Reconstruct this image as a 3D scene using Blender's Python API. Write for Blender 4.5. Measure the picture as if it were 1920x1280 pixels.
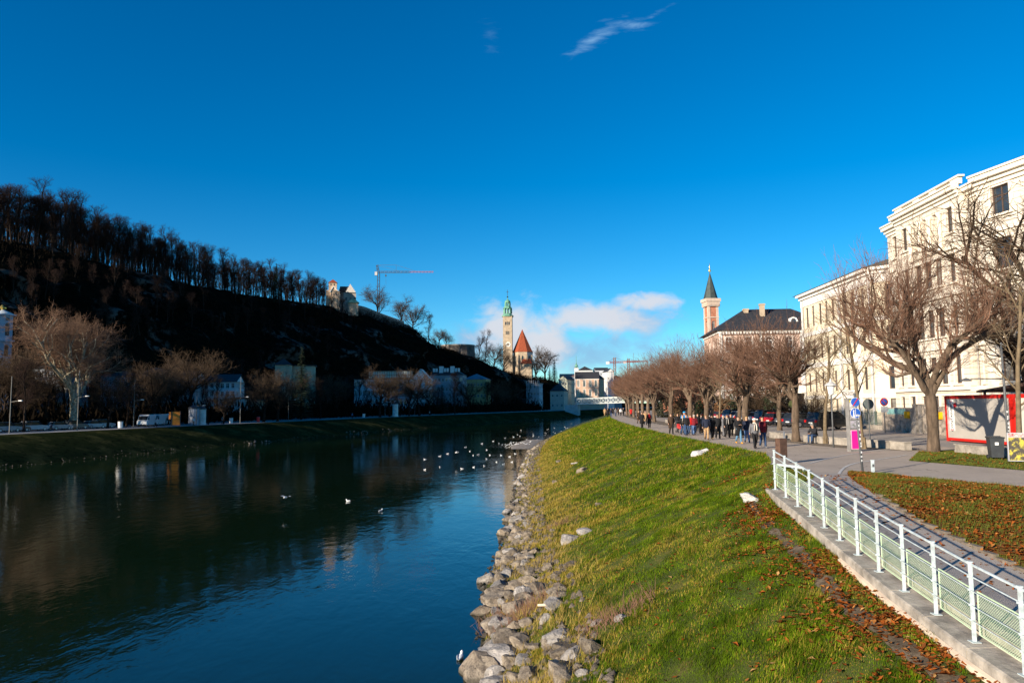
import bpy, bmesh, math, random
import numpy as np
from mathutils import Vector, Matrix, noise

for o in list(bpy.data.objects):
    bpy.data.objects.remove(o)
SC = bpy.context.scene
COL = SC.collection
R = math.radians
rnd = random.Random(7)

# ------------------------------------------------------------------ camera
CAM = Vector((0, 0, 7.5))
FPX = 1400.0
PITCH = math.atan(119 / FPX)
ROLL = 0.010
_F = Vector((0, math.cos(PITCH), math.sin(PITCH)))
_R0 = Vector((1, 0, 0))
_U0 = Vector((0, -math.sin(PITCH), math.cos(PITCH)))
_RT = _R0 * math.cos(ROLL) - _U0 * math.sin(ROLL)
_UP = _U0 * math.cos(ROLL) + _R0 * math.sin(ROLL)
cam_d = bpy.data.cameras.new('camera')
cam_d.sensor_width = 36
cam_d.lens = 36 * FPX / 1920
cam_d.clip_start = 0.1
cam_d.clip_end = 12000
cam = bpy.data.objects.new('camera', cam_d)
COL.objects.link(cam)
m = Matrix((_RT, _UP, -_F)).transposed().to_4x4()
m.translation = CAM
cam.matrix_world = m
SC.camera = cam

# ------------------------------------------------------------------ sun and sky
SUN_AZ = R(48)          # light travels towards +Y turned this much to +X
SUN_EL = R(15)
sun_d = bpy.data.lights.new('sun', 'SUN')
sun_d.energy = 5.0
sun_d.angle = R(0.5)
sun_d.color = (1.0, 0.87, 0.70)
sun = bpy.data.objects.new('sun', sun_d)
COL.objects.link(sun)
ldir = Vector((math.sin(SUN_AZ) * math.cos(SUN_EL), math.cos(SUN_AZ) * math.cos(SUN_EL), -math.sin(SUN_EL)))
sun.rotation_euler = ldir.to_track_quat('-Z', 'Y').to_euler()
sun.location = (-60, -60, 90)

SC.view_settings.view_transform = 'Standard'
SC.view_settings.look = 'None'
SC.view_settings.exposure = 0.8
SC.view_settings.gamma = 1.0
SC.view_settings.use_curve_mapping = False
SC.cycles.max_bounces = 6
SC.cycles.transparent_max_bounces = 8

world = bpy.data.worlds.new('World')
SC.world = world
world.use_nodes = True
wn = world.node_tree
wn.nodes.clear()


class NT:
    """small helper to write node trees as expressions"""
    def __init__(s, tree):
        s.t = tree
    def n(s, typ, **kw):
        x = s.t.nodes.new(typ)
        for k, v in kw.items():
            setattr(x, k, v)
        return x
    def put(s, sock, v):
        if hasattr(v, 'links') or isinstance(v, bpy.types.NodeSocket):
            s.t.links.new(v, sock)
        else:
            sock.default_value = v
    def m(s, op, a, b=0.0, c=0.0, clamp=False):
        x = s.n('ShaderNodeMath', operation=op)
        x.use_clamp = clamp
        s.put(x.inputs[0], a); s.put(x.inputs[1], b); s.put(x.inputs[2], c)
        return x.outputs[0]
    def ss(s, v, a, b):
        x = s.n('ShaderNodeMapRange', interpolation_type='SMOOTHSTEP')
        s.put(x.inputs[0], v); s.put(x.inputs[1], a); s.put(x.inputs[2], b)
        x.inputs[3].default_value = 0; x.inputs[4].default_value = 1
        return x.outputs[0]
    def mix(s, f, a, b, mode='MIX'):
        x = s.n('ShaderNodeMix', data_type='RGBA', blend_type=mode)
        s.put(x.inputs[0], f); s.put(x.inputs[6], a); s.put(x.inputs[7], b)
        return x.outputs[2]
    def noise(s, vec, scale, detail=5, rough=.55, dist=0.0):
        x = s.n('ShaderNodeTexNoise')
        if vec is not None:
            s.put(x.inputs['Vector'], vec)
        x.inputs['Scale'].default_value = scale
        x.inputs['Detail'].default_value = detail
        x.inputs['Roughness'].default_value = rough
        x.inputs['Distortion'].default_value = dist
        return x.outputs['Fac']


def c4(c):
    return (c[0], c[1], c[2], 1)


def ray(px, py):
    return _F * FPX + _RT * (px - 960) - _UP * (py - 640)


def azel(px, py):
    d = ray(px, py).normalized()
    return math.atan2(d.x, d.y), math.asin(d.z)


W = NT(wn)
sky = W.n('ShaderNodeTexSky', sky_type='NISHITA')
sky.sun_disc = False
sky.sun_elevation = SUN_EL
sky.sun_rotation = math.pi + SUN_AZ
sky.altitude = 430
sky.air_density = 0.85
sky.dust_density = 0.0
sky.ozone_density = 4.5
hsv = W.n('ShaderNodeHueSaturation')
hsv.inputs['Hue'].default_value = 0.497
hsv.inputs['Saturation'].default_value = 1.27
hsv.inputs['Value'].default_value = 1.0
wn.links.new(sky.outputs[0], hsv.inputs['Color'])
tc = W.n('ShaderNodeTexCoord')
sep = W.n('ShaderNodeSeparateXYZ')
wn.links.new(tc.outputs['Generated'], sep.inputs[0])
AZ = W.m('ARCTAN2', sep.outputs[0], sep.outputs[1])
EL = W.m('ARCSINE', sep.outputs[2])
comb = W.n('ShaderNodeCombineXYZ')
W.put(comb.inputs[0], AZ); W.put(comb.inputs[1], EL)
AE = comb.outputs[0]


def blob(px, py, rx, ry, ang=0.0):
    a0, e0 = azel(px, py)
    da = W.m('SUBTRACT', AZ, a0); de = W.m('SUBTRACT', EL, e0)
    c, s_ = math.cos(ang), math.sin(ang)
    u = W.m('ADD', W.m('MULTIPLY', da, c), W.m('MULTIPLY', de, s_))
    v = W.m('SUBTRACT', W.m('MULTIPLY', de, c), W.m('MULTIPLY', da, s_))
    u = W.m('DIVIDE', u, rx / FPX); v = W.m('DIVIDE', v, ry / FPX)
    r = W.m('SQRT', W.m('ADD', W.m('MULTIPLY', u, u), W.m('MULTIPLY', v, v)))
    return W.m('SUBTRACT', 1.0, r)


def vmax(*a):
    x = a[0]
    for y in a[1:]:
        x = W.m('MAXIMUM', x, y)
    return x


mp = W.n('ShaderNodeMapping'); mp.inputs['Scale'].default_value = (1, 1.5, 1)
wn.links.new(AE, mp.inputs[0])
n1 = W.noise(mp.outputs[0], 26, 8, .6, .4)
n2 = W.noise(mp.outputs[0], 11, 4, .5)
nn = W.m('SUBTRACT', W.m('ADD', W.m('MULTIPLY', n1, 1.5), W.m('MULTIPLY', n2, .7)), 1.1)
white = vmax(blob(955, 615, 95, 70), blob(1015, 640, 80, 70), blob(1110, 598, 170, 40), blob(1210, 567, 80, 22))
grey = vmax(blob(1080, 660, 290, 75), blob(1195, 600, 110, 44), blob(900, 640, 90, 50))
mw = W.ss(W.m('ADD', white, nn), .0, .8)
mg = W.ss(W.m('ADD', grey, nn), .0, 1.0)
mp2 = W.n('ShaderNodeMapping'); mp2.inputs['Scale'].default_value = (1, 4.5, 1); mp2.inputs['Rotation'].default_value = (0, 0, R(-22))
wn.links.new(AE, mp2.inputs[0])
n3 = W.noise(mp2.outputs[0], 30, 7, .62, .4)
n3 = W.m('MULTIPLY', W.m('SUBTRACT', n3, .5), 2.2)
wisp = vmax(blob(1115, 74, 75, 15, R(25)), W.m('SUBTRACT', blob(1180, 46, 55, 11, R(-6)), .05), W.m('SUBTRACT', blob(1230, 26, 110, 14, R(20)), .55))
mwi = W.ss(W.m('ADD', wisp, n3), .0, 1.6)
haz = W.m('MULTIPLY', W.ss(W.m('ADD', blob(920, 70, 40, 80, R(12)), n3), .55, 1.9), .25)
srgb = W.n('ShaderNodeSeparateColor'); wn.links.new(hsv.outputs[0], srgb.inputs[0])
crgb = W.n('ShaderNodeCombineColor'); wn.links.new(srgb.outputs[0], crgb.inputs[0]); wn.links.new(srgb.outputs[2], crgb.inputs[2])
W.put(crgb.inputs[1], W.m('MULTIPLY', W.m('POWER', srgb.outputs[1], 1.1), 1.0))
base = W.mix(W.m('MULTIPLY', mg, .75), crgb.outputs[0], c4((1.7, 2.9, 4.6)))
base = W.mix(W.m('MULTIPLY', mw, .88), base, c4((4.7, 4.7, 5.0)))
base = W.mix(W.m('MULTIPLY', W.m('ADD', mwi, haz), .62, clamp=True), base, c4((2.2, 3.9, 5.8)))
bg = W.n('ShaderNodeBackground')
wn.links.new(base, bg.inputs['Color'])
bg.inputs['Strength'].default_value = 0.092
wout = W.n('ShaderNodeOutputWorld')
wn.links.new(bg.outputs[0], wout.inputs['Surface'])


# ------------------------------------------------------------------ pixel helpers
def G(px, py, z=4.9):
    d = ray(px, py)
    t = (z - CAM.z) / d.z
    return CAM + d * t


def AT(px, py, y):
    d = ray(px, py)
    return CAM + d * (y / d.y)


def proj(p):
    v = Vector(p) - CAM
    z = v.dot(_F)
    return 960 + FPX * v.dot(_RT) / z, 640 - FPX * v.dot(_UP) / z


def lerp(x, pts):
    return float(np.interp(x, [p[0] for p in pts], [p[1] for p in pts]))


# ------------------------------------------------------------------ materials
MATS = {}


def mat(name, col, rough=.8, var=.18, scale=2.0, bump=0.0, bscale=None, spec=.3, metal=0.0,
        col2=None, world_co=False, rand=0.0, stretch=None, thr=None, coat=0.0, detail=6):
    if name in MATS:
        return MATS[name]
    m = bpy.data.materials.new(name)
    m.use_nodes = True
    t = m.node_tree
    t.nodes.clear()
    N = NT(t)
    out = N.n('ShaderNodeOutputMaterial')
    p = N.n('ShaderNodeBsdfPrincipled')
    t.links.new(p.outputs[0], out.inputs[0])
    if world_co:
        vec = N.n('ShaderNodeNewGeometry').outputs['Position']
    else:
        vec = N.n('ShaderNodeTexCoord').outputs['Object']
    if stretch:
        mpn = N.n('ShaderNodeMapping'); mpn.inputs['Scale'].default_value = stretch
        t.links.new(vec, mpn.inputs[0]); vec = mpn.outputs[0]
    f = N.noise(vec, scale, detail, .6)
    a = tuple(x * (1 - var) for x in col)
    b = col2 if col2 else tuple(min(1, x * (1 + var)) for x in col)
    if thr:
        f = N.ss(f, thr[0], thr[1])
        a = col
    else:
        f = N.ss(f, .25, .75)
    c = N.mix(f, c4(a), c4(b))
    if rand:
        oi = N.n('ShaderNodeObjectInfo')
        h = N.n('ShaderNodeHueSaturation')
        t.links.new(c, h.inputs['Color'])
        mr = N.n('ShaderNodeMapRange'); t.links.new(oi.outputs['Random'], mr.inputs[0])
        mr.inputs[3].default_value = 1 - rand; mr.inputs[4].default_value = 1 + rand
        t.links.new(mr.outputs[0], h.inputs['Value'])
        c = h.outputs[0]
    t.links.new(c, p.inputs['Base Color'])
    p.inputs['Roughness'].default_value = rough
    p.inputs['Specular IOR Level'].default_value = spec
    p.inputs['Metallic'].default_value = metal
    p.inputs['Coat Weight'].default_value = coat
    if bump:
        bn = N.n('ShaderNodeBump')
        f2 = N.noise(vec, bscale or scale * 4, 6, .65)
        t.links.new(f2, bn.inputs['Height'])
        bn.inputs['Strength'].default_value = bump
        bn.inputs['Distance'].default_value = .05
        t.links.new(bn.outputs[0], p.inputs['Normal'])
    MATS[name] = m
    return m


def glass_mat(name, col=(.03, .04, .05), rough=.06, spec=.6):
    if name in MATS:
        return MATS[name]
    m = mat(name, col, rough=rough, var=.35, scale=.7, spec=spec)
    return m


# ------------------------------------------------------------------ mesh building
def rot2(x, y, a):
    c, s = math.cos(a), math.sin(a)
    return x * c - y * s, x * s + y * c


class MB:
    def __init__(s):
        s.v = []; s.f = []; s.mi = []
    def add(s, vs, fs, mi=0):
        b = len(s.v)
        s.v.extend(vs)
        s.f.extend([tuple(i + b for i in f) for f in fs])
        s.mi.extend([mi] * len(fs))
        return s
    def box(s, c, d, rz=0.0, mi=0, taper=1.0):
        x, y, z = d[0] / 2, d[1] / 2, d[2] / 2
        vs = []
        for k, sz in ((1, -z), (taper, z)):
            for sx, sy in ((-x, -y), (x, -y), (x, y), (-x, y)):
                a, b = rot2(sx * k, sy * k, rz)
                vs.append((c[0] + a, c[1] + b, c[2] + sz))
        return s.add(vs, [(0, 3, 2, 1), (4, 5, 6, 7), (0, 1, 5, 4), (1, 2, 6, 5), (2, 3, 7, 6), (3, 0, 4, 7)], mi)
    def b2(s, x0, x1, y0, y1, z0, z1, mi=0):
        return s.box(((x0 + x1) / 2, (y0 + y1) / 2, (z0 + z1) / 2), (abs(x1 - x0), abs(y1 - y0), abs(z1 - z0)), 0, mi)
    def path(s, pts, rad, n=6, mi=0, cap=True, sq=None):
        pts = [Vector(p) for p in pts]
        if not hasattr(rad, '__len__'):
            rad = [rad] * len(pts)
        vs = []; fs = []
        up = None
        for i, p in enumerate(pts):
            a = pts[max(0, i - 1)]; b = pts[min(len(pts) - 1, i + 1)]
            d = (b - a).normalized()
            if up is None:
                up = Vector((0, 0, 1)) if abs(d.z) < .9 else Vector((1, 0, 0))
            u = d.cross(up)
            if u.length < 1e-5:
                u = d.cross(Vector((1, 0, 0)))
            u.normalize(); w = u.cross(d).normalized()
            up = w
            for k in range(n):
                t = 2 * math.pi * (k + .5) / n
                e = (sq or (1, 1))
                vs.append(tuple(p + u * (math.cos(t) * rad[i] * e[0]) + w * (math.sin(t) * rad[i] * e[1])))
        for i in range(len(pts) - 1):
            for k in range(n):
                k2 = (k + 1) % n
                fs.append((i * n + k, i * n + k2, (i + 1) * n + k2, (i + 1) * n + k))
        if cap:
            fs.append(tuple(range(n - 1, -1, -1)))
            fs.append(tuple((len(pts) - 1) * n + k for k in range(n)))
        return s.add(vs, [tuple(reversed(f)) for f in fs], mi)
    def prism(s, poly, z0, z1, mi=0):
        n = len(poly)
        vs = [(x, y, z0) for x, y in poly] + [(x, y, z1) for x, y in poly]
        fs = [tuple(range(n - 1, -1, -1)), tuple(range(n, 2 * n))]
        fs += [(i, (i + 1) % n, n + (i + 1) % n, n + i) for i in range(n)]
        return s.add(vs, fs, mi)
    def exy(s, poly, y0, y1, mi=0):
        """polygon in xz extruded along y"""
        n = len(poly)
        vs = [(x, y0, z) for x, z in poly] + [(x, y1, z) for x, z in poly]
        fs = [tuple(range(n)), tuple(range(2 * n - 1, n - 1, -1))]
        fs += [((i + 1) % n, i, n + i, n + (i + 1) % n) for i in range(n)]
        return s.add(vs, fs, mi)
    def lathe(s, prof, n=16, c=(0, 0, 0), mi=0, rot=0.0):
        vs = []; fs = []
        for r, z in prof:
            for k in range(n):
                t = 2 * math.pi * k / n + rot
                vs.append((c[0] + r * math.cos(t), c[1] + r * math.sin(t), c[2] + z))
        for i in range(len(prof) - 1):
            for k in range(n):
                k2 = (k + 1) % n
                fs.append((i * n + k, i * n + k2, (i + 1) * n + k2, (i + 1) * n + k))
        fs.append(tuple(range(n - 1, -1, -1)))
        fs.append(tuple((len(prof) - 1) * n + k for k in range(n)))
        return s.add(vs, fs, mi)
    def disc(s, c, r, nrm, th, n=20, mi=0):
        nrm = Vector(nrm).normalized()
        c = Vector(c)
        return s.path([c - nrm * th / 2, c + nrm * th / 2], r, n, mi)
    def build(s, name, mats, parent=None, smooth=False, link=True):
        me = bpy.data.meshes.new(name)
        me.from_pydata(s.v, [], s.f)
        if not isinstance(mats, (list, tuple)):
            mats = [mats]
        for m in mats:
            me.materials.append(m)
        if len(mats) > 1:
            me.polygons.foreach_set('material_index', s.mi)
        if smooth:
            me.polygons.foreach_set('use_smooth', [True] * len(me.polygons))
        me.update()
        if not link:
            return me
        return obj(name, me, parent)


def obj(name, me, parent=None, loc=None, rz=None):
    o = bpy.data.objects.new(name, me)
    COL.objects.link(o)
    if parent is not None:
        o.parent = parent
    if loc is not None:
        o.location = loc
    if rz is not None:
        o.rotation_euler = (0, 0, rz)
    return o


def tag(o, label, cat, group=None):
    o['label'] = label
    o['category'] = cat
    if group:
        o['group'] = group
    return o


def thing(name, label, cat, loc=(0, 0, 0), rz=0.0, group=None):
    o = bpy.data.objects.new(name, None)
    o.empty_display_size = .3
    COL.objects.link(o)
    o.location = loc
    o.rotation_euler = (0, 0, rz)
    return tag(o, label, cat, group)


def struct(o):
    o['kind'] = 'structure'
    return o


def stuff(o, label=None, cat=None):
    o['kind'] = 'stuff'
    if label:
        o['label'] = label; o['category'] = cat
    return o


CHILD = {}


def remember(root):
    """children tree of a prototype, so that copies need no scene update"""
    kids = [o for o in bpy.data.objects if o.parent == root]
    CHILD[root.as_pointer()] = [(k, [g for g in bpy.data.objects if g.parent == k]) for k in kids]
    return root


def dup(root, loc, rz=0.0, label=None, group=None, scale=None):
    r = root.copy()
    COL.objects.link(r)
    r.location = loc
    r.rotation_euler = (0, 0, rz)
    if scale is not None:
        r.scale = scale if hasattr(scale, '__len__') else (scale,) * 3
    if label:
        r['label'] = label
    if group:
        r['group'] = group
    for k, gs in CHILD[root.as_pointer()]:
        c = k.copy(); COL.objects.link(c); c.parent = r
        for g in gs:
            d = g.copy(); COL.objects.link(d); d.parent = c
    return r


def np_mesh(name, verts, faces, mats, smooth=False, mi=None, colors=None):
    """verts Nx3, faces MxK (K fixed)"""
    me = bpy.data.meshes.new(name)
    verts = np.asarray(verts, dtype=np.float32); faces = np.asarray(faces, dtype=np.int32)
    M, K = faces.shape
    me.vertices.add(len(verts)); me.vertices.foreach_set('co', verts.ravel())
    me.loops.add(M * K); me.loops.foreach_set('vertex_index', faces.ravel())
    me.polygons.add(M)
    me.polygons.foreach_set('loop_start', np.arange(0, M * K, K, dtype=np.int32))
    me.polygons.foreach_set('loop_total', np.full(M, K, dtype=np.int32))
    if not isinstance(mats, (list, tuple)):
        mats = [mats]
    for m in mats:
        me.materials.append(m)
    if mi is not None:
        me.polygons.foreach_set('material_index', np.asarray(mi, dtype=np.int32))
    if smooth:
        me.polygons.foreach_set('use_smooth', np.ones(M, dtype=bool))
    me.update(calc_edges=True)
    if colors is not None:
        ca = me.color_attributes.new('tint', 'FLOAT_COLOR', 'POINT')
        c = np.ones((len(verts), 4), dtype=np.float32); c[:, :3] = colors
        ca.data.foreach_set('color', c.ravel())
    return me


def grid_mesh(name, P, mats, smooth=True):
    """P: (n, m, 3) array of points"""
    n, m_, _ = P.shape
    idx = np.arange(n * m_).reshape(n, m_)
    f = np.stack([idx[:-1, :-1], idx[:-1, 1:], idx[1:, 1:], idx[1:, :-1]], -1).reshape(-1, 4)
    return np_mesh(name, P.reshape(-1, 3), f, mats, smooth)
# ------------------------------------------------------------------ curves of the place
WLR = [(-60, 1), (0, -.6), (8, -.9), (20, -.8), (31, -1.2), (43, -.5), (58, 0), (86, .7), (114, 2), (150, 5.4), (200, 12), (250, 22), (362, 70), (500, 135), (700, 260), (950, 430)]
CRR = [(22.4, 7.55), (25, 8.4), (29, 9.7), (33, 11.3), (38.5, 12.9), (62, 13.1), (85, 13.9), (110, 15.6), (142, 18.5), (200, 26), (250, 36), (362, 84), (500, 150), (700, 275), (950, 445)]
FXR = [(-30, 6.9), (11.3, 6.9), (14, 7.05), (16.6, 7.3), (19.4, 7.6), (22.4, 7.85)]
RRR = [(-30, 9.75), (14.2, 9.75), (18.7, 9.85), (22, 10.4), (24.5, 11.1), (26.6, 11.8), (27.7, 12.3)]
UPR = [(-30, 39), (5, 23), (15, 18.4), (22.1, 15.2), (25.6, 13.6), (26.8, 12.85), (27.7, 12.3)]
ROWX = [(30, 22.6), (38, 21.4), (50, 18.8), (60, 18.5), (73, 18.7), (92, 19.5), (107, 20.3), (126, 21.8), (146, 23.6), (171, 26.2), (200, 31.5), (250, 42), (362, 92), (500, 160)]


def wlr(d): return lerp(d, WLR)
def cr(d): return lerp(d, CRR)
def fx(d): return lerp(d, FXR)
def rrx(d): return lerp(d, RRR)
def upx(d): return lerp(d, UPR)
def rowx(d): return lerp(d, ROWX)
def zr(d): return 4.9 - .09 * max(0.0, 22.4 - max(d, -8))
def topx(d): return fx(d) - .32 if d < 22.4 else cr(d)
def topz(d): return zr(d) - .2 if d < 21.5 else (zr(d) - .2 * max(0, (22.9 - d) / 1.4) if d < 22.9 else 4.9)


def slope_z(x, y):
    w = wlr(y); t = (x - w) / (topx(y) - w)
    if t <= 0:
        return (x - w) * .33
    n = noise.noise((x * .45, y * .3, 0)) * .16 + noise.noise((x * 1.6, y * 1.3, 5)) * .05
    n *= min(1, 6 * t) * min(1, 5 * abs(1 - t))
    return topz(y) * (1.2 * t - .2 * t * t) + n


def island_z(x, y):
    a, b = rrx(y), upx(y)
    t = min(1, max(0, (x - a) / max(.01, b - a)))
    z0 = zr(y)
    return z0 + (4.9 - z0) * (1.5 * t - .5 * t * t) + .05 * noise.noise((x * .9, y * .9, 2)) * min(1, 8 * t * (1 - t)) + .1 * t * (1 - t)


def Hr(x, y):
    if x < topx(y):
        return slope_z(x, y)
    if y < 27.7:
        if x < rrx(y):
            return zr(y)
        if x < upx(y):
            return island_z(x, y)
    return 4.9


def hit(px, py):
    d = ray(px, py); d /= d.y
    y = 6.0
    while y < 900:
        p = CAM + d * y
        if p.z < max(Hr(p.x, y), -.02):
            return Vector((p.x, y, max(Hr(p.x, y), 0)))
        y += .04 + y * .001
    return CAM + d * 900


# left bank: a curve with offsets to its left
_ly = np.array([-220, -120, -60, 0, 98, 142, 210, 262, 362, 500, 700, 900, 1200], float)
_lx = np.array([-112, -98, -90, -82, -67, -58, -42, -27, 8, 60, 150, 270, 480], float)
TT = np.arange(-200, 1100, 2.0)
_xx = np.interp(TT, _ly, _lx)
_k = np.exp(-np.linspace(-2, 2, 31) ** 2); _k /= _k.sum()
_xx = np.convolve(np.pad(_xx, 15, mode='reflect', reflect_type='odd'), _k, mode='valid')
_gx = np.gradient(_xx, TT)
_nrm = np.stack([-np.ones_like(_gx), _gx], 1) / np.sqrt(1 + _gx ** 2)[:, None]


def LB(t, o):
    """point on the left bank: t = Y of the waterline, o = metres back from it"""
    x = np.interp(t, TT, _xx); nx = np.interp(t, TT, _nrm[:, 0]); ny = np.interp(t, TT, _nrm[:, 1])
    return float(x + nx * o), float(t + ny * o)


def LBang(t):
    return math.atan2(1, float(np.interp(t, TT, _gx))) - math.pi / 2   # turn of the bank from +Y


def LBpx(px, o, z=5.0):
    """the bank point with offset o that appears in photo column px"""
    ta = _TD
    x = np.interp(ta, TT, _xx) + np.interp(ta, TT, _nrm[:, 0]) * o
    y = ta + np.interp(ta, TT, _nrm[:, 1]) * o
    V_ = np.stack([x, y, np.full_like(x, z)], 1) - np.array(CAM)
    dep = V_ @ np.array(_F)
    u = 960 + FPX * (V_ @ np.array(_RT)) / np.where(dep > 5, dep, 1e9)
    e = np.where((dep > 30), np.abs(u - px), 1e9)
    i = int(np.argmin(e))
    return float(ta[i]), float(x[i]), float(y[i])


_TD = np.arange(20, 900, .5)
CREST_O = 108.0
CREST_PX = [(0, 452), (60, 458), (130, 478), (200, 498), (300, 520), (400, 545), (500, 558), (560, 566), (620, 574), (670, 582), (700, 594), (760, 614), (790, 642), (815, 652), (860, 657), (876, 662), (884, 690), (940, 697), (985, 704), (1010, 714), (1040, 738), (1075, 755), (1300, 756)]
_cz = []
for t in TT:
    x, y = LB(t, CREST_O)
    px = proj((x, y, 40))[0] if y > 40 else -9999
    if px < 0:
        _cz.append(None)
    else:
        _cz.append(AT(px, lerp(px, CREST_PX), y).z)
_first = next(z for z in _cz if z is not None)
_cz = np.array([(_first if t > 170 else float(np.interp(t, [-200, 0, 70, 110, 170], [26, 27, 29, 40, _first]))) if z is None else max(z, 4.2) for t, z in zip(TT, _cz)])  # unseen near crest shaped low so sunlight reaches the plane tree
_k2 = np.ones(5) / 5
_cz = np.convolve(np.pad(_cz, 2, mode='edge'), _k2, mode='valid')


def crest_z(t):
    return float(np.interp(t, TT, _cz))


def Hl(t, o):
    if o <= 0:
        return o * .3
    if o < 13:
        return 3.8 * (1 - (1 - o / 13) ** 1.5)
    if o <= 50:
        return 3.8
    zc = crest_z(t)
    if o <= CREST_O:
        u = (o - 50) / (CREST_O - 50)
        return 3.8 + (zc - 3.8) * float(np.interp(u, [0, .1, .28, .5, .75, 1], [0, .2, .47, .68, .87, 1]))
    return zc - (o - CREST_O) * .06


# ------------------------------------------------------------------ ground materials
def ground_material(name, cols, scales, rough=.95, bump=.6, spec=.15):
    m = bpy.data.materials.new(name); m.use_nodes = True
    t = m.node_tree; t.nodes.clear(); N = NT(t)
    out = N.n('ShaderNodeOutputMaterial'); p = N.n('ShaderNodeBsdfPrincipled')
    t.links.new(p.outputs[0], out.inputs[0])
    pos = N.n('ShaderNodeNewGeometry').outputs['Position']
    c = c4(cols[0])
    for k, (cc, (sc, lo, hi)) in enumerate(zip(cols[1:], scales)):
        mpn = N.n('ShaderNodeMapping'); mpn.inputs['Location'].default_value = (k * 13.1, k * 7.7, k * 3.3)
        t.links.new(pos, mpn.inputs[0])
        f = N.ss(N.noise(mpn.outputs[0], sc, 7, .62), lo, hi)
        c = N.mix(f, c, c4(cc))
    if 'asphalt' in name:   # cracks and grit
        vo = N.n('ShaderNodeTexVoronoi', feature='DISTANCE_TO_EDGE'); vo.inputs['Scale'].default_value = .42
        wv = N.n('ShaderNodeVectorMath', operation='ADD'); t.links.new(pos, wv.inputs[0])
        nv = N.n('ShaderNodeTexNoise'); nv.inputs['Scale'].default_value = 1.3; t.links.new(pos, nv.inputs['Vector']); t.links.new(nv.outputs['Color'], wv.inputs[1])
        t.links.new(wv.outputs[0], vo.inputs['Vector'])
        crk = N.m('MULTIPLY', N.m('SUBTRACT', 1.0, N.ss(vo.outputs['Distance'], .004, .02)), N.ss(N.noise(pos, .16, 3), .5, .62))
        c = N.mix(N.m('MULTIPLY', crk, .55), c, c4(tuple(x * .35 for x in cols[0])))
    t.links.new(c, p.inputs['Base Color'])
    p.inputs['Roughness'].default_value = rough
    p.inputs['Specular IOR Level'].default_value = spec
    b = N.n('ShaderNodeBump'); b.inputs['Strength'].default_value = bump; b.inputs['Distance'].default_value = .06
    t.links.new(N.noise(pos, 14, 8, .7), b.inputs['Height'])
    t.links.new(b.outputs[0], p.inputs['Normal'])
    return m


M_SOIL = ground_material('grass_soil', [(.065, .08, .018), (.15, .115, .035), (.035, .05, .010), (.06, .04, .02)], [(1.3, .5, .75), (.7, .45, .7), (4, .62, .75)])
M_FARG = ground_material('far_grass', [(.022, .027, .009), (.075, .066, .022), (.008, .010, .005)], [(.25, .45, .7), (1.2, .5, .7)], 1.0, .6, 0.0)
M_PATH = ground_material('path_asphalt', [(.47, .39, .31), (.40, .33, .26), (.53, .445, .36), (.30, .245, .195)], [(.6, .45, .7), (6, .5, .8), (2.1, .66, .78)], .9, .25)
M_RAMP = ground_material('ramp_asphalt', [(.40, .35, .30), (.34, .295, .25), (.45, .395, .34), (.24, .20, .165)], [(.7, .45, .7), (9, .5, .8), (3, .68, .8)], .9, .25)
M_ROAD = ground_material('road_asphalt', [(.33, .30, .27), (.28, .255, .23), (.39, .36, .32)], [(.4, .45, .7), (5, .5, .8)], .9, .25)
M_GRAV = ground_material('gravel', [(.24, .19, .135), (.15, .115, .08), (.33, .28, .22)], [(3, .45, .65), (16, .5, .7)], .95, .8)
M_LITT = ground_material('leaf_soil', [(.17, .07, .022), (.085, .085, .018), (.24, .10, .03), (.06, .04, .018)], [(1.1, .5, .68), (5, .5, .7), (2.5, .58, .75)])
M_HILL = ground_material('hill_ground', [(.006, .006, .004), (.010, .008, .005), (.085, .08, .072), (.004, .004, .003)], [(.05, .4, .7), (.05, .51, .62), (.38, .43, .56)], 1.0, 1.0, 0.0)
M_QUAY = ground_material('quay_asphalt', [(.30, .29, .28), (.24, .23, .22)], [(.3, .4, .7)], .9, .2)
M_BED = ground_material('river_bed', [(.05, .05, .03), (.03, .03, .02)], [(1, .4, .7)])


def loft(name, ds, lo, hi, zf, n, material, parent=None):
    P = np.zeros((len(ds), n, 3))
    for i, d in enumerate(ds):
        a, b = lo(d), hi(d)
        for j in range(n):
            x = a + (b - a) * j / (n - 1)
            P[i, j] = (x, d, zf(x, d))
    o = obj(name, grid_mesh(name, P, material), parent)
    return o


# far ground sheet below everything
P = np.array([[(-6000, -3000, -3), (6000, -3000, -3)], [(-6000, 9000, -3), (6000, 9000, -3)]], float)
struct(obj('ground', grid_mesh('ground', P, M_BED, False)))

# river water
mw_ = bpy.data.materials.new('river_water'); mw_.use_nodes = True
t = mw_.node_tree; t.nodes.clear(); N = NT(t)
out = N.n('ShaderNodeOutputMaterial'); p = N.n('ShaderNodeBsdfPrincipled'); t.links.new(p.outputs[0], out.inputs[0])
p.inputs['Base Color'].default_value = c4((.005, .015, .006))
p.inputs['Roughness'].default_value = .05
p.inputs['IOR'].default_value = 1.4
p.inputs['Specular IOR Level'].default_value = .5
pos = N.n('ShaderNodeNewGeometry').outputs['Position']
mpn = N.n('ShaderNodeMapping'); mpn.inputs['Scale'].default_value = (1.0, .55, 1); mpn.inputs['Rotation'].default_value = (0, 0, R(20)); t.links.new(pos, mpn.inputs[0])
w1 = N.noise(mpn.outputs[0], .9, 4, .55, .5)
w2 = N.noise(mpn.outputs[0], 3.2, 3, .5, .3)
patch = N.ss(N.noise(pos, .045, 3, .5), .38, .66)
hgt = N.m('ADD', N.m('MULTIPLY', w1, .062), N.m('MULTIPLY', w2, .017))
hgt = N.m('MULTIPLY', hgt, N.m('ADD', N.m('MULTIPLY', patch, .75), .35))
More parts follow.
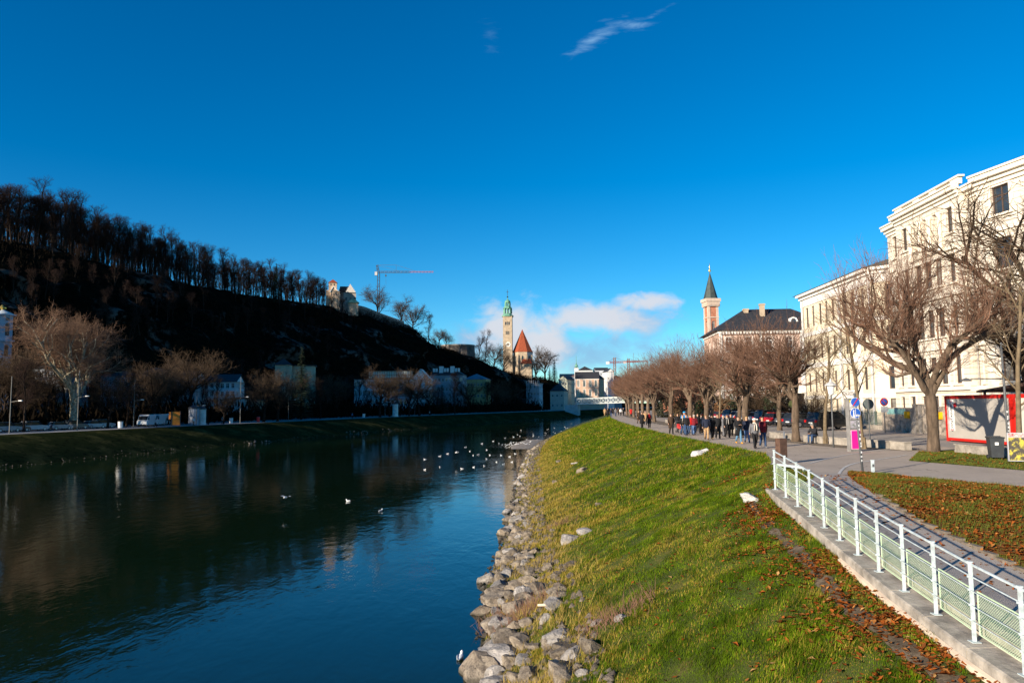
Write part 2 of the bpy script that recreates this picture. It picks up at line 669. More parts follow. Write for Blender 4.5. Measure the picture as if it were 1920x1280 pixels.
b = N.n('ShaderNodeBump'); b.inputs['Strength'].default_value = 1.0; b.inputs['Distance'].default_value = .5
t.links.new(hgt, b.inputs['Height']); t.links.new(b.outputs[0], p.inputs['Normal'])
MATS['water'] = mw_
P = np.zeros((40, 30, 3)); ys = np.linspace(-260, 1500, 40); xs = np.linspace(-330, 900, 30)
P[:, :, 0] = xs[None, :]; P[:, :, 1] = ys[:, None]
struct(obj('river_water', grid_mesh('river_water', P, mw_, False)))

# right bank slope
ds = np.concatenate([np.arange(-40, 8, 2), np.arange(8, 45, .33), np.arange(45, 90, 1), np.arange(90, 200, 3), np.arange(200, 960, 15)])
P = np.zeros((len(ds), 47, 3))
us = np.concatenate([[-.5, -.2, -.05], np.linspace(0, 1, 43), [2]])
for i, d in enumerate(ds):
    w = wlr(d); tx = topx(d)
    for j, u in enumerate(us):
        x = w + (tx - w) * u if u >= 0 else w + u * 10
        P[i, j] = (x, d, slope_z(x, d) if u < 1 else topz(d))
        if u == 2:
            P[i, j] = (tx + .25, d, topz(d) - .06)
struct(obj('grass_bank', grid_mesh('grass_bank', P, M_SOIL)))

# ramp, leafy island, terrace
ds1 = np.concatenate([np.arange(-30, 8, 2), np.arange(8, 27.7, .35), [27.7]])
struct(loft('ramp_path', ds1, lambda d: (fx(d) + .05 if d < 22.4 else cr(d)), rrx, lambda x, d: zr(d), 4, M_RAMP))
struct(loft('leafy_verge', ds1, rrx, upx, island_z, 24, M_LITT))
struct(loft('upper_path', ds1, upx, lambda d: 700, lambda x, d: 4.9, 5, M_PATH))
ds2 = np.concatenate([np.arange(27.7, 60, 1.0), np.arange(60, 200, 4), np.arange(200, 980, 15)])
struct(loft('promenade', ds2, cr, lambda d: 900, lambda x, d: 4.9, 5, M_PATH))


def strip(name, ds, lo, hi, z, material):
    return struct(loft(name, ds, lo, hi, lambda x, d: z, 4, material))


ds3 = np.concatenate([np.arange(46, 80, 2), np.arange(80, 200, 5), np.arange(200, 900, 20)])
strip('tree_strip', ds3, lambda d: rowx(d) - 1.3, lambda d: rowx(d) + 1.3, 4.904, M_GRAV)
strip('gravel_patch', np.arange(39.5, 46.01, .5), lambda d: rowx(d) - 1.8 + max(0, 42 - d) * .6, lambda d: rowx(d) + 1.0, 4.904, M_GRAV)
strip('road', np.concatenate([np.arange(10, 80, 3), np.arange(80, 200, 5), np.arange(200, 900, 20)]), lambda d: rowx(max(d, 38)) + 3.4 + max(0, 60 - d) * .03, lambda d: rowx(max(d, 46)) + 10.5, 4.904, M_ROAD)
verge_mat = ground_material('verge_grass', [(.09, .11, .022), (.15, .10, .03), (.05, .07, .014)], [(1.3, .5, .7), (3, .5, .7)])
strip('grass_verge', np.arange(27.5, 39.01, .5), lambda d: 17.3 + (33 - min(d, 33)) * .31 + max(0, d - 33) * .62, lambda d: 22.7 - max(0, d - 37) * .3, 4.908, verge_mat)
strip('fence_end_verge', np.arange(22.6, 31.01, .3), lambda d: cr(d) + .02, lambda d: cr(d) + .1 + 1.5 * math.sin(math.pi * min(1, (d - 22.6) / 8.4)), 4.908, verge_mat)


def ribbon(name, pts, w, material, dz, parent=None, zf=None):
    pts = [Vector(p) for p in pts]
    L = []
    for i, p in enumerate(pts):
        a = pts[max(0, i - 1)]; b = pts[min(len(pts) - 1, i + 1)]
        d = (b - a); d.z = 0; d.normalize(); n = Vector((-d.y, d.x, 0))
        ww = w[i] if hasattr(w, '__len__') else w
        row = []
        for s_ in (-.5, -.17, .17, .5):
            q = p + n * ww * s_
            row.append((q.x, q.y, (zf(q.x, q.y) if zf else p.z) + dz))
        L.append(row)
    return obj(name, grid_mesh(name, np.array(L), material), parent)


def smooth_pts(pts, n=6):
    out = []
    P_ = [pts[0]] + list(pts) + [pts[-1]]
    for i in range(1, len(P_) - 2):
        p0, p1, p2, p3 = [Vector(q) for q in P_[i - 1:i + 3]]
        for k in range(n):
            u = k / n
            out.append(.5 * ((2 * p1) + (p2 - p0) * u + (2 * p0 - 5 * p1 + 4 * p2 - p3) * u * u + (3 * p1 - p0 - 3 * p2 + p3) * u ** 3))
    out.append(Vector(pts[-1]))
    return out


white_paint = mat('white_road_paint', (.62, .60, .55), .8, .25, 4)
for pl in ([(1517, 869), (1560, 858), (1610, 849), (1670, 842)], [(1573, 888), (1584, 876), (1606, 868), (1650, 861), (1700, 853)]):
    struct(ribbon('painted_line', smooth_pts([G(*q, 4.9) for q in pl]), .1, white_paint, .012))
# trodden dirt trail across the bank
M_DIRT = ground_material('dirt', [(.10, .075, .05), (.17, .13, .09), (.06, .045, .03)], [(3, .45, .65), (8, .5, .7)])
trail_px = [(1400, 930), (1416, 958), (1452, 998), (1500, 1040), (1545, 1092), (1590, 1140), (1650, 1185), (1715, 1235), (1790, 1290), (1860, 1345)]
TRAIL = smooth_pts([hit(*q) for q in trail_px], 7)
TRAIL = [Vector((q.x, q.y, Hr(q.x, q.y))) for q in TRAIL]
struct(ribbon('dirt_trail', TRAIL, [(.24 + .08 * math.sin(i * .7) + .05 * math.sin(i * 2.3)) * min(1, .25 + i * .1) for i in range(len(TRAIL))], M_DIRT, .02, zf=Hr))

# left bank terrain: bank, quay, hill
OFF = np.array([-12, -4, 0, 1.5, 4, 8, 11, 13, 14, 17, 22, 30, 40, 50, 51.5, 53, 54.5, 56, 57.5, 59, 60.5, 62, 64, 66, 68, 70, 72, 74, 76, 78, 80, 82, 84, 86, 88, 90, 92, 94, 96, 98, 100, 102, 104, 106, 108, 114, 124, 140, 170, 230, 330])
tl = np.concatenate([np.arange(-190, 60, 10), np.arange(60, 640, 3), np.arange(640, 1090, 15)])
P = np.zeros((len(tl), len(OFF), 3))
for i, t_ in enumerate(tl):
    for j, o_ in enumerate(OFF):
        x, y = LB(t_, o_)
        z = Hl(t_, o_)
        if 52 < o_ < 107:
            k = noise.fractal((x * .035, y * .035, z * .05), 1.0, 2.0, 5) * min(1, (o_ - 50) / 8, (108 - o_) / 8)
            q = min(1, (crest_z(t_) - 4) / 30)
            oo = o_ - 2.6 * q * math.sin(z * .62 + 5 * noise.noise((x * .02, y * .02, 3))) * (.6 + noise.noise((x * .04, y * .04, 6))) - 10 * k * q - 3 * q * noise.noise((x * .16, y * .16, z * .12))
            x, y = LB(t_, oo)
            z += 2.5 * q * noise.noise((x * .06, y * .06, 9))
        P[i, j] = (x, y, z)
LTER = P
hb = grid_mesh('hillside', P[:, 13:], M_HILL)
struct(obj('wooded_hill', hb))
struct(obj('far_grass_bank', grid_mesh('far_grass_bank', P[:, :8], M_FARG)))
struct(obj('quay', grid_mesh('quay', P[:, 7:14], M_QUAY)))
# ------------------------------------------------------------------ trees
def segs_mesh(name, S, n, material):
    """S: list of (p0, p1, r0, r1) -> open tapered prisms, one mesh"""
    A = np.array([list(a) + list(b) + [r0, r1] for a, b, r0, r1 in S], dtype=np.float64)
    p0, p1, r0, r1 = A[:, :3], A[:, 3:6], A[:, 6], A[:, 7]
    d = p1 - p0
    d /= np.maximum(np.linalg.norm(d, axis=1, keepdims=True), 1e-9)
    h = np.where(np.abs(d[:, 2:3]) < .92, np.array([[0, 0, 1.]]), np.array([[1., 0, 0]]))
    u = np.cross(d, h); u /= np.linalg.norm(u, axis=1, keepdims=True)
    w = np.cross(u, d)
    V = np.zeros((len(A), 2 * n, 3))
    for k in range(n):
        a = 2 * math.pi * k / n
        e = u * math.cos(a) + w * math.sin(a)
        V[:, k] = p0 + e * r0[:, None]
        V[:, n + k] = p1 + e * r1[:, None]
    base = (np.arange(len(A)) * 2 * n)[:, None]
    F = np.concatenate([base + np.array([[k, n + k, n + (k + 1) % n, (k + 1) % n]]) for k in range(n)])
    return np_mesh(name, V.reshape(-1, 3), F, material, True)


class Grow:
    def __init__(s, seed):
        s.r = random.Random(seed)
        s.limb = []; s.mid = []; s.twig = []
    def branch(s, p, d, L, r, lv, P, woody=True):
        R_ = s.r
        woody = woody and r > .055
        dest = s.limb if woody else s.mid if r > .022 else s.twig
        ns = P['seg'][lv]; wig = P['wig'][lv]; up = P['up'][lv]
        tap = P['tap'][lv]
        pts = [(p, d, r)]
        kr = r
        sl = L / ns
        for i in range(ns):
            dx = d[0] + R_.gauss(0, wig); dy = d[1] + R_.gauss(0, wig); dz = d[2] + R_.gauss(0, wig) + up
            l = math.sqrt(dx * dx + dy * dy + dz * dz)
            d = (dx / l, dy / l, dz / l)
            q = (p[0] + d[0] * sl, p[1] + d[1] * sl, p[2] + d[2] * sl)
            r2 = r * (1 - (1 - tap) / ns * 1.0) if tap > 0 else r
            if P.get('knob') and lv in P['knob']:
                k2 = r2 * R_.uniform(.92, 1.16)
                dest.append((p, q, kr, k2)); kr = k2
            else:
                dest.append((p, q, r, r2))
            p, r = q, r2
            pts.append((p, d, r))
        if lv + 1 >= len(P['n']):
            return
        n = P['n'][lv + 1]; n = R_.randint(*n) if isinstance(n, tuple) else n
        lo = P['start'][lv + 1]
        ph = R_.uniform(0, 6.28)
        for k in range(n):
            u = lo + (1 - lo) * ((k + R_.random()) / n)
            if R_.random() < P.get('tip', .25):
                u = R_.uniform(.85, 1)
            i = min(ns - 1, int(u * ns)); f = u * ns - i
            a, b_ = pts[i], pts[i + 1]
            pp = tuple(a[0][c] + (b_[0][c] - a[0][c]) * f for c in range(3))
            dd = b_[1]
            rr = a[2] + (b_[2] - a[2]) * f
            ang = R(R_.uniform(*P['ang'][lv + 1]))
            ph += 2.4 + R_.uniform(-.5, .5)
            hx = Vector((0, 0, 1)) if abs(dd[2]) < .9 else Vector((1, 0, 0))
            D = Vector(dd); U = D.cross(hx).normalized(); Wv = U.cross(D)
            nd = D * math.cos(ang) + (U * math.cos(ph) + Wv * math.sin(ph)) * math.sin(ang)
            if nd.z < P.get('minz', -.3):
                nd.z = P.get('minz', -.3) + R_.uniform(0, .25)
            nd.normalize()
            LL = R_.uniform(*P['len'][lv + 1]) * (1 - P.get('short', 0) * u)
            nr = min(rr * .85, R_.uniform(*P['rad'][lv + 1]))
            s.branch(pp, tuple(nd), LL, nr, lv + 1, P, woody)


def make_tree(seed, P, trunk_mat, twig_mat, name, label, cat='tree', group=None, stems=1):
    g = Grow(seed)
    for k in range(stems):
        a = g.r.uniform(0, 6.28)
        sp = .0 if stems == 1 else .35
        g.branch((sp * .4 * math.cos(a), sp * .4 * math.sin(a), -.25), Vector((sp * .5 * math.cos(a), sp * .5 * math.sin(a), 1)).normalized()[:], g.r.uniform(*P['len'][0]), g.r.uniform(*P['rad'][0]), 0, P)
    root = thing(name, label, cat, (0, 0, -500), 0, group)
    # flared foot
    r = P['rad'][0][1]
    if stems == 1:
        for k in range(6):
            a = 1.05 * k + g.r.random()
            g.limb.append(((math.cos(a) * r * .85, math.sin(a) * r * .85, -.2), (math.cos(a) * r * .42, math.sin(a) * r * .42, .6), r * .40, r * .46))
    tr = obj('trunk', segs_mesh('trunk', g.limb, 8, trunk_mat), root)
    me = segs_mesh('crown', g.mid, 4, twig_mat) if g.mid else None
    if g.twig:
        me2 = segs_mesh('crown_twigs', g.twig, 3, twig_mat)
        if me:
            bmx = bmesh.new(); bmx.from_mesh(me); bmx.from_mesh(me2)
            bmx.to_mesh(me); bmx.free()
            bpy.data.meshes.remove(me2)
        else:
            me = me2
    obj('crown', me, root)
    remember(root)
    return root


BARK = mat('bark_grey_brown', (.125, .088, .06), .95, .45, 6, .9, 9, rand=.15, stretch=(1, 1, .35))
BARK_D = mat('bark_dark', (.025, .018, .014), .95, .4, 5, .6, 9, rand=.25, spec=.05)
BARK_P = mat('bark_plane', (.42, .37, .26), .85, .0, 2.2, .4, 9, col2=(.16, .13, .085), thr=(.48, .58))
BARK_Y = mat('bark_young', (.17, .125, .075), .9, .3, 5, .5, 9, rand=.1)
TWIG = mat('twig_brown', (.175, .094, .060), .9, .3, 1.2, rand=.15)
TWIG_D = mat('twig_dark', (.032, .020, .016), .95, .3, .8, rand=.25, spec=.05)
TWIG_R = mat('twig_reddish', (.19, .108, .066), .9, .35, .6, rand=.1)
TWIG_L = mat('twig_lime', (.085, .058, .038), .95, .3, .8, rand=.25, spec=.05)

POLL = dict(n=[1, (6, 7), (7, 9), (27, 33), (3, 5)], seg=[7, 7, 5, 3, 2], wig=[.035, .2, .3, .07, .12], up=[.02, .10, .12, .13, .05],
            tap=[.8, .5, .4, .35, .4], len=[(2.7, 3.0), (3.0, 4.4), (1.3, 2.3), (.7, 2.1), (.2, .5)], rad=[(.27, .29), (.12, .16), (.05, .08), (.008, .013), (.005, .007)],
            start=[0, .74, .25, .0, .3], ang=[(0, 0), (20, 60), (35, 70), (25, 70), (20, 50)], knob=(0, 1, 2), minz=.02, tip=.3)
POLL2 = dict(POLL, n=[1, (6, 8), (6, 8), (17, 22), (3, 4)], len=[(2.8, 3.3), (2.4, 3.5), (1.0, 1.9), (.8, 2.5), (.25, .6)], rad=[(.21, .25), (.09, .13), (.045, .07), (.009, .015), (.006, .009)], ang=[(0, 0), (10, 55), (30, 65), (20, 60), (20, 50)])
YOUNG = dict(n=[1, (12, 15), (6, 8), (5, 7)], seg=[7, 5, 4, 3], wig=[.035, .08, .1, .1], up=[.02, .10, .08, .06], tap=[.25, .3, .35, .4],
             len=[(6.2, 7.2), (1.7, 2.9), (.7, 1.4), (.3, .7)], rad=[(.13, .15), (.035, .055), (.014, .02), (.007, .01)], start=[0, .33, .2, .2], ang=[(0, 0), (38, 60), (30, 55), (25, 50)], short=.25, minz=-.1)
FOREST = dict(n=[1, (12, 15), (7, 9), (6, 8), (3, 4)], seg=[7, 5, 4, 3, 2], wig=[.05, .09, .12, .14, .2], up=[.02, .09, .10, .07, 0], tap=[.3, .3, .35, .4, .4],
              len=[(13, 15.5), (3.6, 6.6), (1.6, 2.9), (.8, 1.6), (.35, .8)], rad=[(.24, .32), (.07, .11), (.028, .042), (.014, .02), (.009, .013)], start=[0, .26, .25, .15, .2], ang=[(0, 0), (20, 42), (25, 50), (25, 55), (25, 60)], short=.42, minz=-.1)
ROUND = dict(n=[1, (9, 11), (8, 10), (9, 12), (4, 5)], seg=[5, 6, 5, 3, 2], wig=[.05, .12, .16, .16, .2], up=[.01, .08, .06, .04, 0], tap=[.45, .3, .35, .4, .4],
             len=[(6, 7), (4.5, 6.5), (2.2, 3.5), (.9, 1.7), (.35, .8)], rad=[(.34, .4), (.12, .19), (.045, .07), (.018, .026), (.01, .015)], start=[0, .35, .25, .15, .2], ang=[(0, 0), (28, 65), (30, 60), (30, 65), (30, 60)], minz=-.2)
PLANE = dict(n=[1, (8, 9), (7, 9), (9, 11), (10, 12), (4, 5)], seg=[5, 7, 6, 4, 3, 2], wig=[.07, .12, .2, .2, .22, .25], up=[.0, .07, .06, .03, 0, -.03], tap=[.55, .3, .3, .35, .4, .4],
             len=[(8, 9), (9, 12.5), (4, 6.5), (2.0, 3.4), (.8, 1.5), (.3, .7)], rad=[(.75, .8), (.27, .4), (.1, .16), (.035, .055), (.016, .024), (.01, .016)], start=[0, .32, .25, .2, .1, .2], ang=[(0, 0), (18, 55), (25, 60), (30, 65), (30, 65), (30, 70)], minz=-.25)
BUSH = dict(n=[1, (7, 9), (8, 10), (6, 8)], seg=[3, 4, 3, 2], wig=[.1, .15, .2, .2], up=[.0, .1, .08, .02], tap=[.4, .35, .4, .4],
            len=[(1.4, 2.2), (1.5, 2.4), (.7, 1.3), (.3, .6)], rad=[(.06, .09), (.03, .045), (.014, .02), (.01, .014)], start=[0, .1, .1, .1], ang=[(0, 0), (20, 50), (25, 55), (25, 60)], minz=.0)

poll = [make_tree(209, POLL, BARK, TWIG, 'pollarded_chestnut', 'x')]
poll += [make_tree(20 + k, POLL2, BARK, TWIG, 'pollarded_chestnut', 'x') for k in range(3)]
young = [make_tree(40 + k, YOUNG, BARK_Y, BARK_Y, 'young_street_tree', 'x') for k in range(2)]
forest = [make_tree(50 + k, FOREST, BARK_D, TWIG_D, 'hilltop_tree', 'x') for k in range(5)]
roundt = [make_tree(60 + k, ROUND, BARK_D, TWIG_L, 'bare_tree', 'x') for k in range(3)]
plane = make_tree(71, PLANE, BARK_P, TWIG_R, 'plane_tree', 'x')
bush = [make_tree(80 + k, BUSH, BARK_D, TWIG_L, 'bare_shrub', 'x', 'shrub', stems=5) for k in range(2)]
PROTO = poll + young + forest + roundt + [plane] + bush
USED = set()


def plant(proto, loc, rz, label, scale=1.0, group=None, name=None):
    """the first call moves the prototype itself, later calls copy it"""
    sc = scale if hasattr(scale, '__len__') else (scale,) * 3
    if proto.as_pointer() not in USED:
        USED.add(proto.as_pointer())
        if name:
            proto.name = name
        proto.location = loc; proto.rotation_euler = (0, 0, rz); proto.scale = sc
        proto['label'] = label
        if group:
            proto['group'] = group
        return proto
    o = dup(proto, loc, rz, label, group, sc)
    if name:
        o.name = name
    return o


# conifers: drooping sprays of needles on whorled boughs
NEEDLE = mat('needles', (.016, .028, .012), .9, .5, 1.5, rand=.2)


def make_conifer(seed, h, w, name, label, spiky=.25):
    R_ = random.Random(seed)
    root = thing(name, label, 'tree', (0, 0, -500))
    mb = MB().path([(0, 0, -.2), (0, 0, h * .5), (0, 0, h * .97)], [.28, .17, .03], 7)
    mb.build('trunk', BARK_D, root, True)
    V = []; F = []
    z = h * .08
    while z < h:
        rr = w * (1 - z / h) ** .85 + .15
        nb = max(5, int(rr * 5))
        for k in range(nb):
            a = R_.uniform(0, 6.28); L = rr * R_.uniform(.65, 1.1)
            ns = max(3, int(L * 7))
            for j in range(ns):
                t_ = (j + R_.random()) / ns
                x = math.cos(a) * L * t_; y = math.sin(a) * L * t_; zz = z - L * .28 * t_ + .15 * L * t_ * t_
                for q in range(3):
                    b_ = a + R_.choice((-1, 1)) * R_.uniform(.3, 1.3)
                    l = R_.uniform(.25, .55) * (1.15 - .5 * t_); wd = l * .25
                    dx, dy = math.cos(b_), math.sin(b_)
                    i = len(V)
                    V += [(x - dy * wd, y + dx * wd, zz), (x + dy * wd, y - dx * wd, zz), (x + dx * l, y + dy * l, zz - R_.uniform(.05, .35))]
                    F.append((i, i + 1, i + 2))
        z += .32 + .25 * rr * spiky
    obj('crown', np_mesh('crown', V, F, NEEDLE), root)
    return root


# ------------------------------------------------------------------ promenade trees
def gz(x, y):
    return Vector((x, y, 4.9))


plant(poll[0], gz(21.3, 38.2), R(200), 'gnarled pollarded tree in front of the red framed container', (1.02, 1.02, 1.42), 'pollarded trees along the promenade')
row = [(50.0, 'thick leaning pollarded tree beside the seated man'), (60.5, 'pollarded tree behind the man in the maroon vest'), (73, 'pollarded tree behind the crowd, left of the forked sapling'), (80.5, 'pollarded tree with a dark trunk above the crowd'),
       (92, 'pollarded tree just left of the brown coated man'), (107, 'pollarded tree right of the woman in the red scarf'), (116, 'slim pollarded tree beside the red scarfed woman'), (126, 'pollarded tree behind the four walkers'),
       (136, 'pollarded tree left of the four walkers'), (147, 'small far pollarded tree in the promenade row'), (159, 'farther small pollarded tree in the promenade row'), (171, 'distant pollarded tree near the footbridge end')]
for i, (d, lb) in enumerate(row):
    s_ = (1.08 if i < 2 else 1.17) + .06 * math.sin(i * 2.1)
    plant(poll[1 + i % 3], gz(rowx(d) + .15 * math.sin(i), d), i * 1.9, lb, (s_, s_, s_ * 1.02), 'pollarded trees along the promenade')
for i, d in enumerate([70, 84, 98, 112, 125, 139, 153, 167, 181, 196, 212, 230, 250, 275, 300]):
    plant(poll[1 + (i + 1) % 3], gz(rowx(d) + 6.2, d), i * 2.7 + 1, 'pollarded tree in the second row behind the promenade trees', .95 + .06 * math.sin(i * 3.3), 'second row of pollarded trees')
for i, d in enumerate([185, 200, 216, 235, 255, 280]):
    plant(poll[1 + i % 3], gz(rowx(d), d), i * 1.3 + .4, 'far pollarded tree where the promenade bends out of sight', 1.0, 'far end of the tree row')
plant(young[0], gz(*[19.35, 41.6]), .4, 'young slim tree rising behind the poster pillar', 1.05)
plant(young[1], gz(19.6, 47.2), 2.0, 'young straight tree beside the concrete bench walls', 1.0)
plant(young[0], gz(21.9, 32.6), 2.6, 'young pale-barked tree at the right edge by the poster stand', (1.0, 1.0, 1.1))
plant(young[1], gz(18.1, 66), 1.0, 'small forked sapling among the walkers', .8)
big = plant(roundt[0], gz(27.9, 38.4), 1.2, 'large dark-limbed tree reaching in from the right edge', 1.12)
plant(roundt[1], gz(33, 47.5), .2, 'bare tree standing behind the containers', .85)
for i, (x, d) in enumerate([(33.5, 84), (33.8, 92), (34, 101), (34.5, 110)]):
    plant(bush[i % 2], gz(x, d), i * 1.1, 'leafless shrub behind the garden fence of the yellow building', (1.1, 1.1, .95), 'garden shrubs')

# ------------------------------------------------------------------ left bank trees
def lz(t_, o_):
    x, y = LB(t_, o_)
    return Vector((x, y, Hl(t_, o_)))


t_, x, y = LBpx(138, 24)
plant(plane, (x, y, 3.75), 2.2, 'huge pale-barked plane tree with rusty twigs on the far bank', 1.0)
spec = [(44, 20, 1.05, 'bare tree left of the great plane tree'), (20, 30, 1.1, 'bare dark tree at the left edge below the church tower'), (85, 34, .9, 'bare tree in the shade behind the great plane tree'), (203, 20, .75, 'bare tree right of the plane tree by the white lamp'), (236, 22, .95, 'rusty crowned bare tree left of the white vans'),
        (286, 24, 1.15, 'bare dark tree rising behind the white vans'), (318, 36, 1.05, 'bare dark tree left of the pale crowned tree'), (352, 30, 1.35, 'pale crowned bare tree in front of the white tenement'), (392, 17, .62, 'small bare tree below the white tenement'), (420, 17, .6, 'small bare tree right of the advertising pillars'),
        (495, 17, 1.0, 'round bare tree in front of the tan tower house'), (520, 17, .95, 'bare tree leaning against the round one by the tower house'), (600, 24, 1.05, 'dark bare tree right of the spruce'), (630, 30, 1.1, 'dark bare tree left of the glazed-top building'),
        (712, 16, 1.25, 'forked bare tree in front of the glazed-top building'), (731, 18, 1.15, 'bare tree beside the pale advertising pillar'), (750, 18, 1.0, 'bare tree right of the pale advertising pillar'), (768, 18, 1.1, 'slim bare tree before the gabled white house'), (786, 17, 1.35, 'tall bare tree before the gabled white house'),
        (806, 20, .95, 'bare tree left of the dark bushy pine'), (853, 17, 1.5, 'tall lone bare tree at the quay edge'), (880, 26, 1.2, 'bare tree in front of the yellow hipped house'), (930, 30, 1.3, 'dark bare tree below the church hill'), (955, 34, 1.3, 'rounded bare tree below the church tower'), (975, 28, 1.2, 'dark bare tree left of the scaffolded house')]
for i, (px, o_, s_, lb) in enumerate(spec):
    t_, x, y = LBpx(px, o_)
    plant(roundt[i % 3] if i % 4 else forest[i % 5], (x, y, 3.7), i * 2.3, lb, s_ * (1 if i % 4 else .7), 'bare trees along the far quay', 'quay_tree')
for i, px in enumerate((5, 33, 62, 98, 118, 168, 190, 215, 258, 272, 300, 330, 372, 405, 446, 470, 508, 545, 585, 612, 645, 668, 690, 820, 845, 868, 900, 915, 944, 965, 990)):
    t_, x, y = LBpx(px, 30 + (i * 7) % 17)
    plant((roundt + forest)[i % 8], (x, y, 3.7), i * 1.7, 'dark bare tree in the shaded thicket ' + ('below the bell tower' if px < 80 else 'behind the plane tree trunk' if px < 200 else 'behind the white vans' if px < 310 else 'around the white tenement' if px < 480 else 'around the tan tower house' if px < 630 else 'beside the glazed-top building' if px < 800 else 'before the long white house' if px < 910 else 'below the hill church'), (1.0 + .25 * math.sin(i * 1.9)) * (.95 if i % 8 < 3 else .8), 'thicket behind the far quay', 'thicket_tree')
# trees along the hilltop
def hill_label(px, hh):
    zone = [(30, 'at the left edge above the bell tower'), (90, 'left of the highest crowns'), (175, 'in the highest clump above the plane tree'), (240, 'above the right side of the plane tree'), (300, 'in the middle of the hilltop row'), (360, 'above the pale crowned tree'), (430, 'above the white tenement'), (490, 'left of the hilltop conifer'), (545, 'beside the hilltop conifer'), (700, 'at the right end near the villa')]
    w = next(z for a, z in zone if px < a)
    return ('tall' if hh > 1.02 else 'middling' if hh > .88 else 'low') + ' leafless hilltop tree ' + w


k = 0
for px in np.concatenate([np.arange(-150, -20, 16), np.arange(-20, 606, 6.3)]):
    for rowk in range(3):
        o_ = CREST_O + rowk * rnd.uniform(7, 16) + rnd.uniform(-3, 3)
        if rowk and rnd.random() < .2:
            continue
        t_, x, y = LBpx(px + rnd.uniform(-3, 3), o_, 55)
        hh = float(np.interp(px, [-170, 0, 130, 240, 320, 420, 520, 600], [1.0, 1.02, 1.26, 1.12, 1.12, 1.08, 1.02, 1.0])) * rnd.uniform(.72, 1.02)
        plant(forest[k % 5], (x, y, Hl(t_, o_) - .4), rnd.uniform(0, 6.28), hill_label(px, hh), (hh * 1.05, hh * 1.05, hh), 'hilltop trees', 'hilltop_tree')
        k += 1
# dark trees down the shaded slope
for k in range(75):
    px = 20 + k * 8.6 + rnd.uniform(-5, 5); o_ = rnd.choice((58, 66, 74, 82, 90, 97)) + rnd.uniform(-3, 3)
    t_, x, y = LBpx(px, o_, 35)
    hh = rnd.uniform(.45, .8)
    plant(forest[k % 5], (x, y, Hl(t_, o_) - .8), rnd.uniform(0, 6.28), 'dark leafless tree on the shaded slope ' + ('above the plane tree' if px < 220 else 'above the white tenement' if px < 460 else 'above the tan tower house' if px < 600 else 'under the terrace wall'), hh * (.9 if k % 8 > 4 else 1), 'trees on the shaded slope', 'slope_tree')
# single trees of the skyline
for px, o_, s_, proto, lb in ((709, 104, 1.05, roundt[1], 'rounded tree under the crane on the hilltop'), (752, 108, 1.0, roundt[2], 'wide bare tree on the hill right of the crane'), (772, 110, 1.1, roundt[0], 'dark bare tree at the right end of the terrace wall'),
                             (804, 108, 1.1, forest[1], 'slim bare tree on the falling hill crest'), (822, 108, .75, roundt[1], 'low bare tree on the falling hill crest'), (836, 108, .7, roundt[2], 'lowest bare tree of the three on the hill crest'),
                             (895, 112, 1.4, forest[2], 'tall dark tree left of the church tower'), (908, 110, 1.5, forest[3], 'tall dark tree nearest the church tower'), (925, 112, 1.25, roundt[0], 'bare spreading tree beside the church tower'),
                             (1021, 100, 1.75, roundt[1], 'tall rounded bare tree right of the red church roof'), (1004, 88, 1.2, roundt[2], 'bare tree below the church choir'), (945, 90, 1.0, roundt[1], 'bare tree in front of the church tower foot')):
    t_, x, y = LBpx(px, o_, 45)
    s_ *= 1.42 if proto in roundt else 1.15
    plant(proto, (x, y, Hl(t_, o_) - .5), px * .7, lb, s_, 'skyline trees', 'skyline_tree')
for px, o_, h, w, lb in ((515, 100, 19, 3.2, 'dark conifer standing among the hilltop trees'), (566, 22, 22, 3.8, 'tall spruce in front of the tan tower house'), (1040, 84, 24, 4.6, 'dark spruce right of the church hill'), (829, 24, 13, 4.2, 'dark bushy pine before the long white house'), (1031, 70, 18, 4.5, 'lower spruce below the church choir')):
    t_, x, y = LBpx(px, o_, 20)
    c_ = make_conifer(int(px), h, w, 'spruce_tree', lb)
    c_.location = (x, y, Hl(t_, o_) - .3)

# dark scrub clinging to the slope and behind the quay: one mass
def scrub(name, n, tr, orr, size, material, label):
    R_ = np.random.RandomState(5)
    V = []; F = []
    for k in range(n):
        t_ = R_.uniform(*tr); o_ = R_.uniform(*orr)
        x, y = LB(t_, o_); z = Hl(t_, o_)
        s_ = R_.uniform(.5, 1) * size
        for q in range(14):
            dx, dy = R_.normal(0, s_ * .45, 2); dz = abs(R_.normal(0, s_ * .55))
            a = R_.uniform(0, 6.28); l = s_ * R_.uniform(.25, .6)
            i = len(V)
            V += [(x + dx, y + dy, z + dz), (x + dx + math.cos(a) * l * .3, y + dy + math.sin(a) * l * .3, z + dz + .1), (x + dx + math.cos(a + 1) * l * .4, y + dy + math.sin(a + 1) * l * .4, z + dz + l)]
            F.append((i, i + 1, i + 2))
    return stuff(obj(name, np_mesh(name, V, F, material)), label, 'scrub')


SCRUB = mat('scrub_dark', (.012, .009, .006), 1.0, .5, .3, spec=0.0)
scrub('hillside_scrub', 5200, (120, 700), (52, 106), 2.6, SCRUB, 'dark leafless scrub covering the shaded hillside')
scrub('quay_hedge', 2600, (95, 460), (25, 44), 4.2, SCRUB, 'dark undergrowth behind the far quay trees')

# ------------------------------------------------------------------ grass blades and fallen leaves
def tint_mat(name, rough=.85):
    m = bpy.data.materials.new(name); m.use_nodes = True
    t = m.node_tree; p = t.nodes['Principled BSDF']
    a = t.nodes.new('ShaderNodeAttribute'); a.attribute_name = 'tint'
    t.links.new(a.outputs['Color'], p.inputs['Base Color'])
    p.inputs['Roughness'].default_value = rough; p.inputs['Specular IOR Level'].default_value = .03
    return m


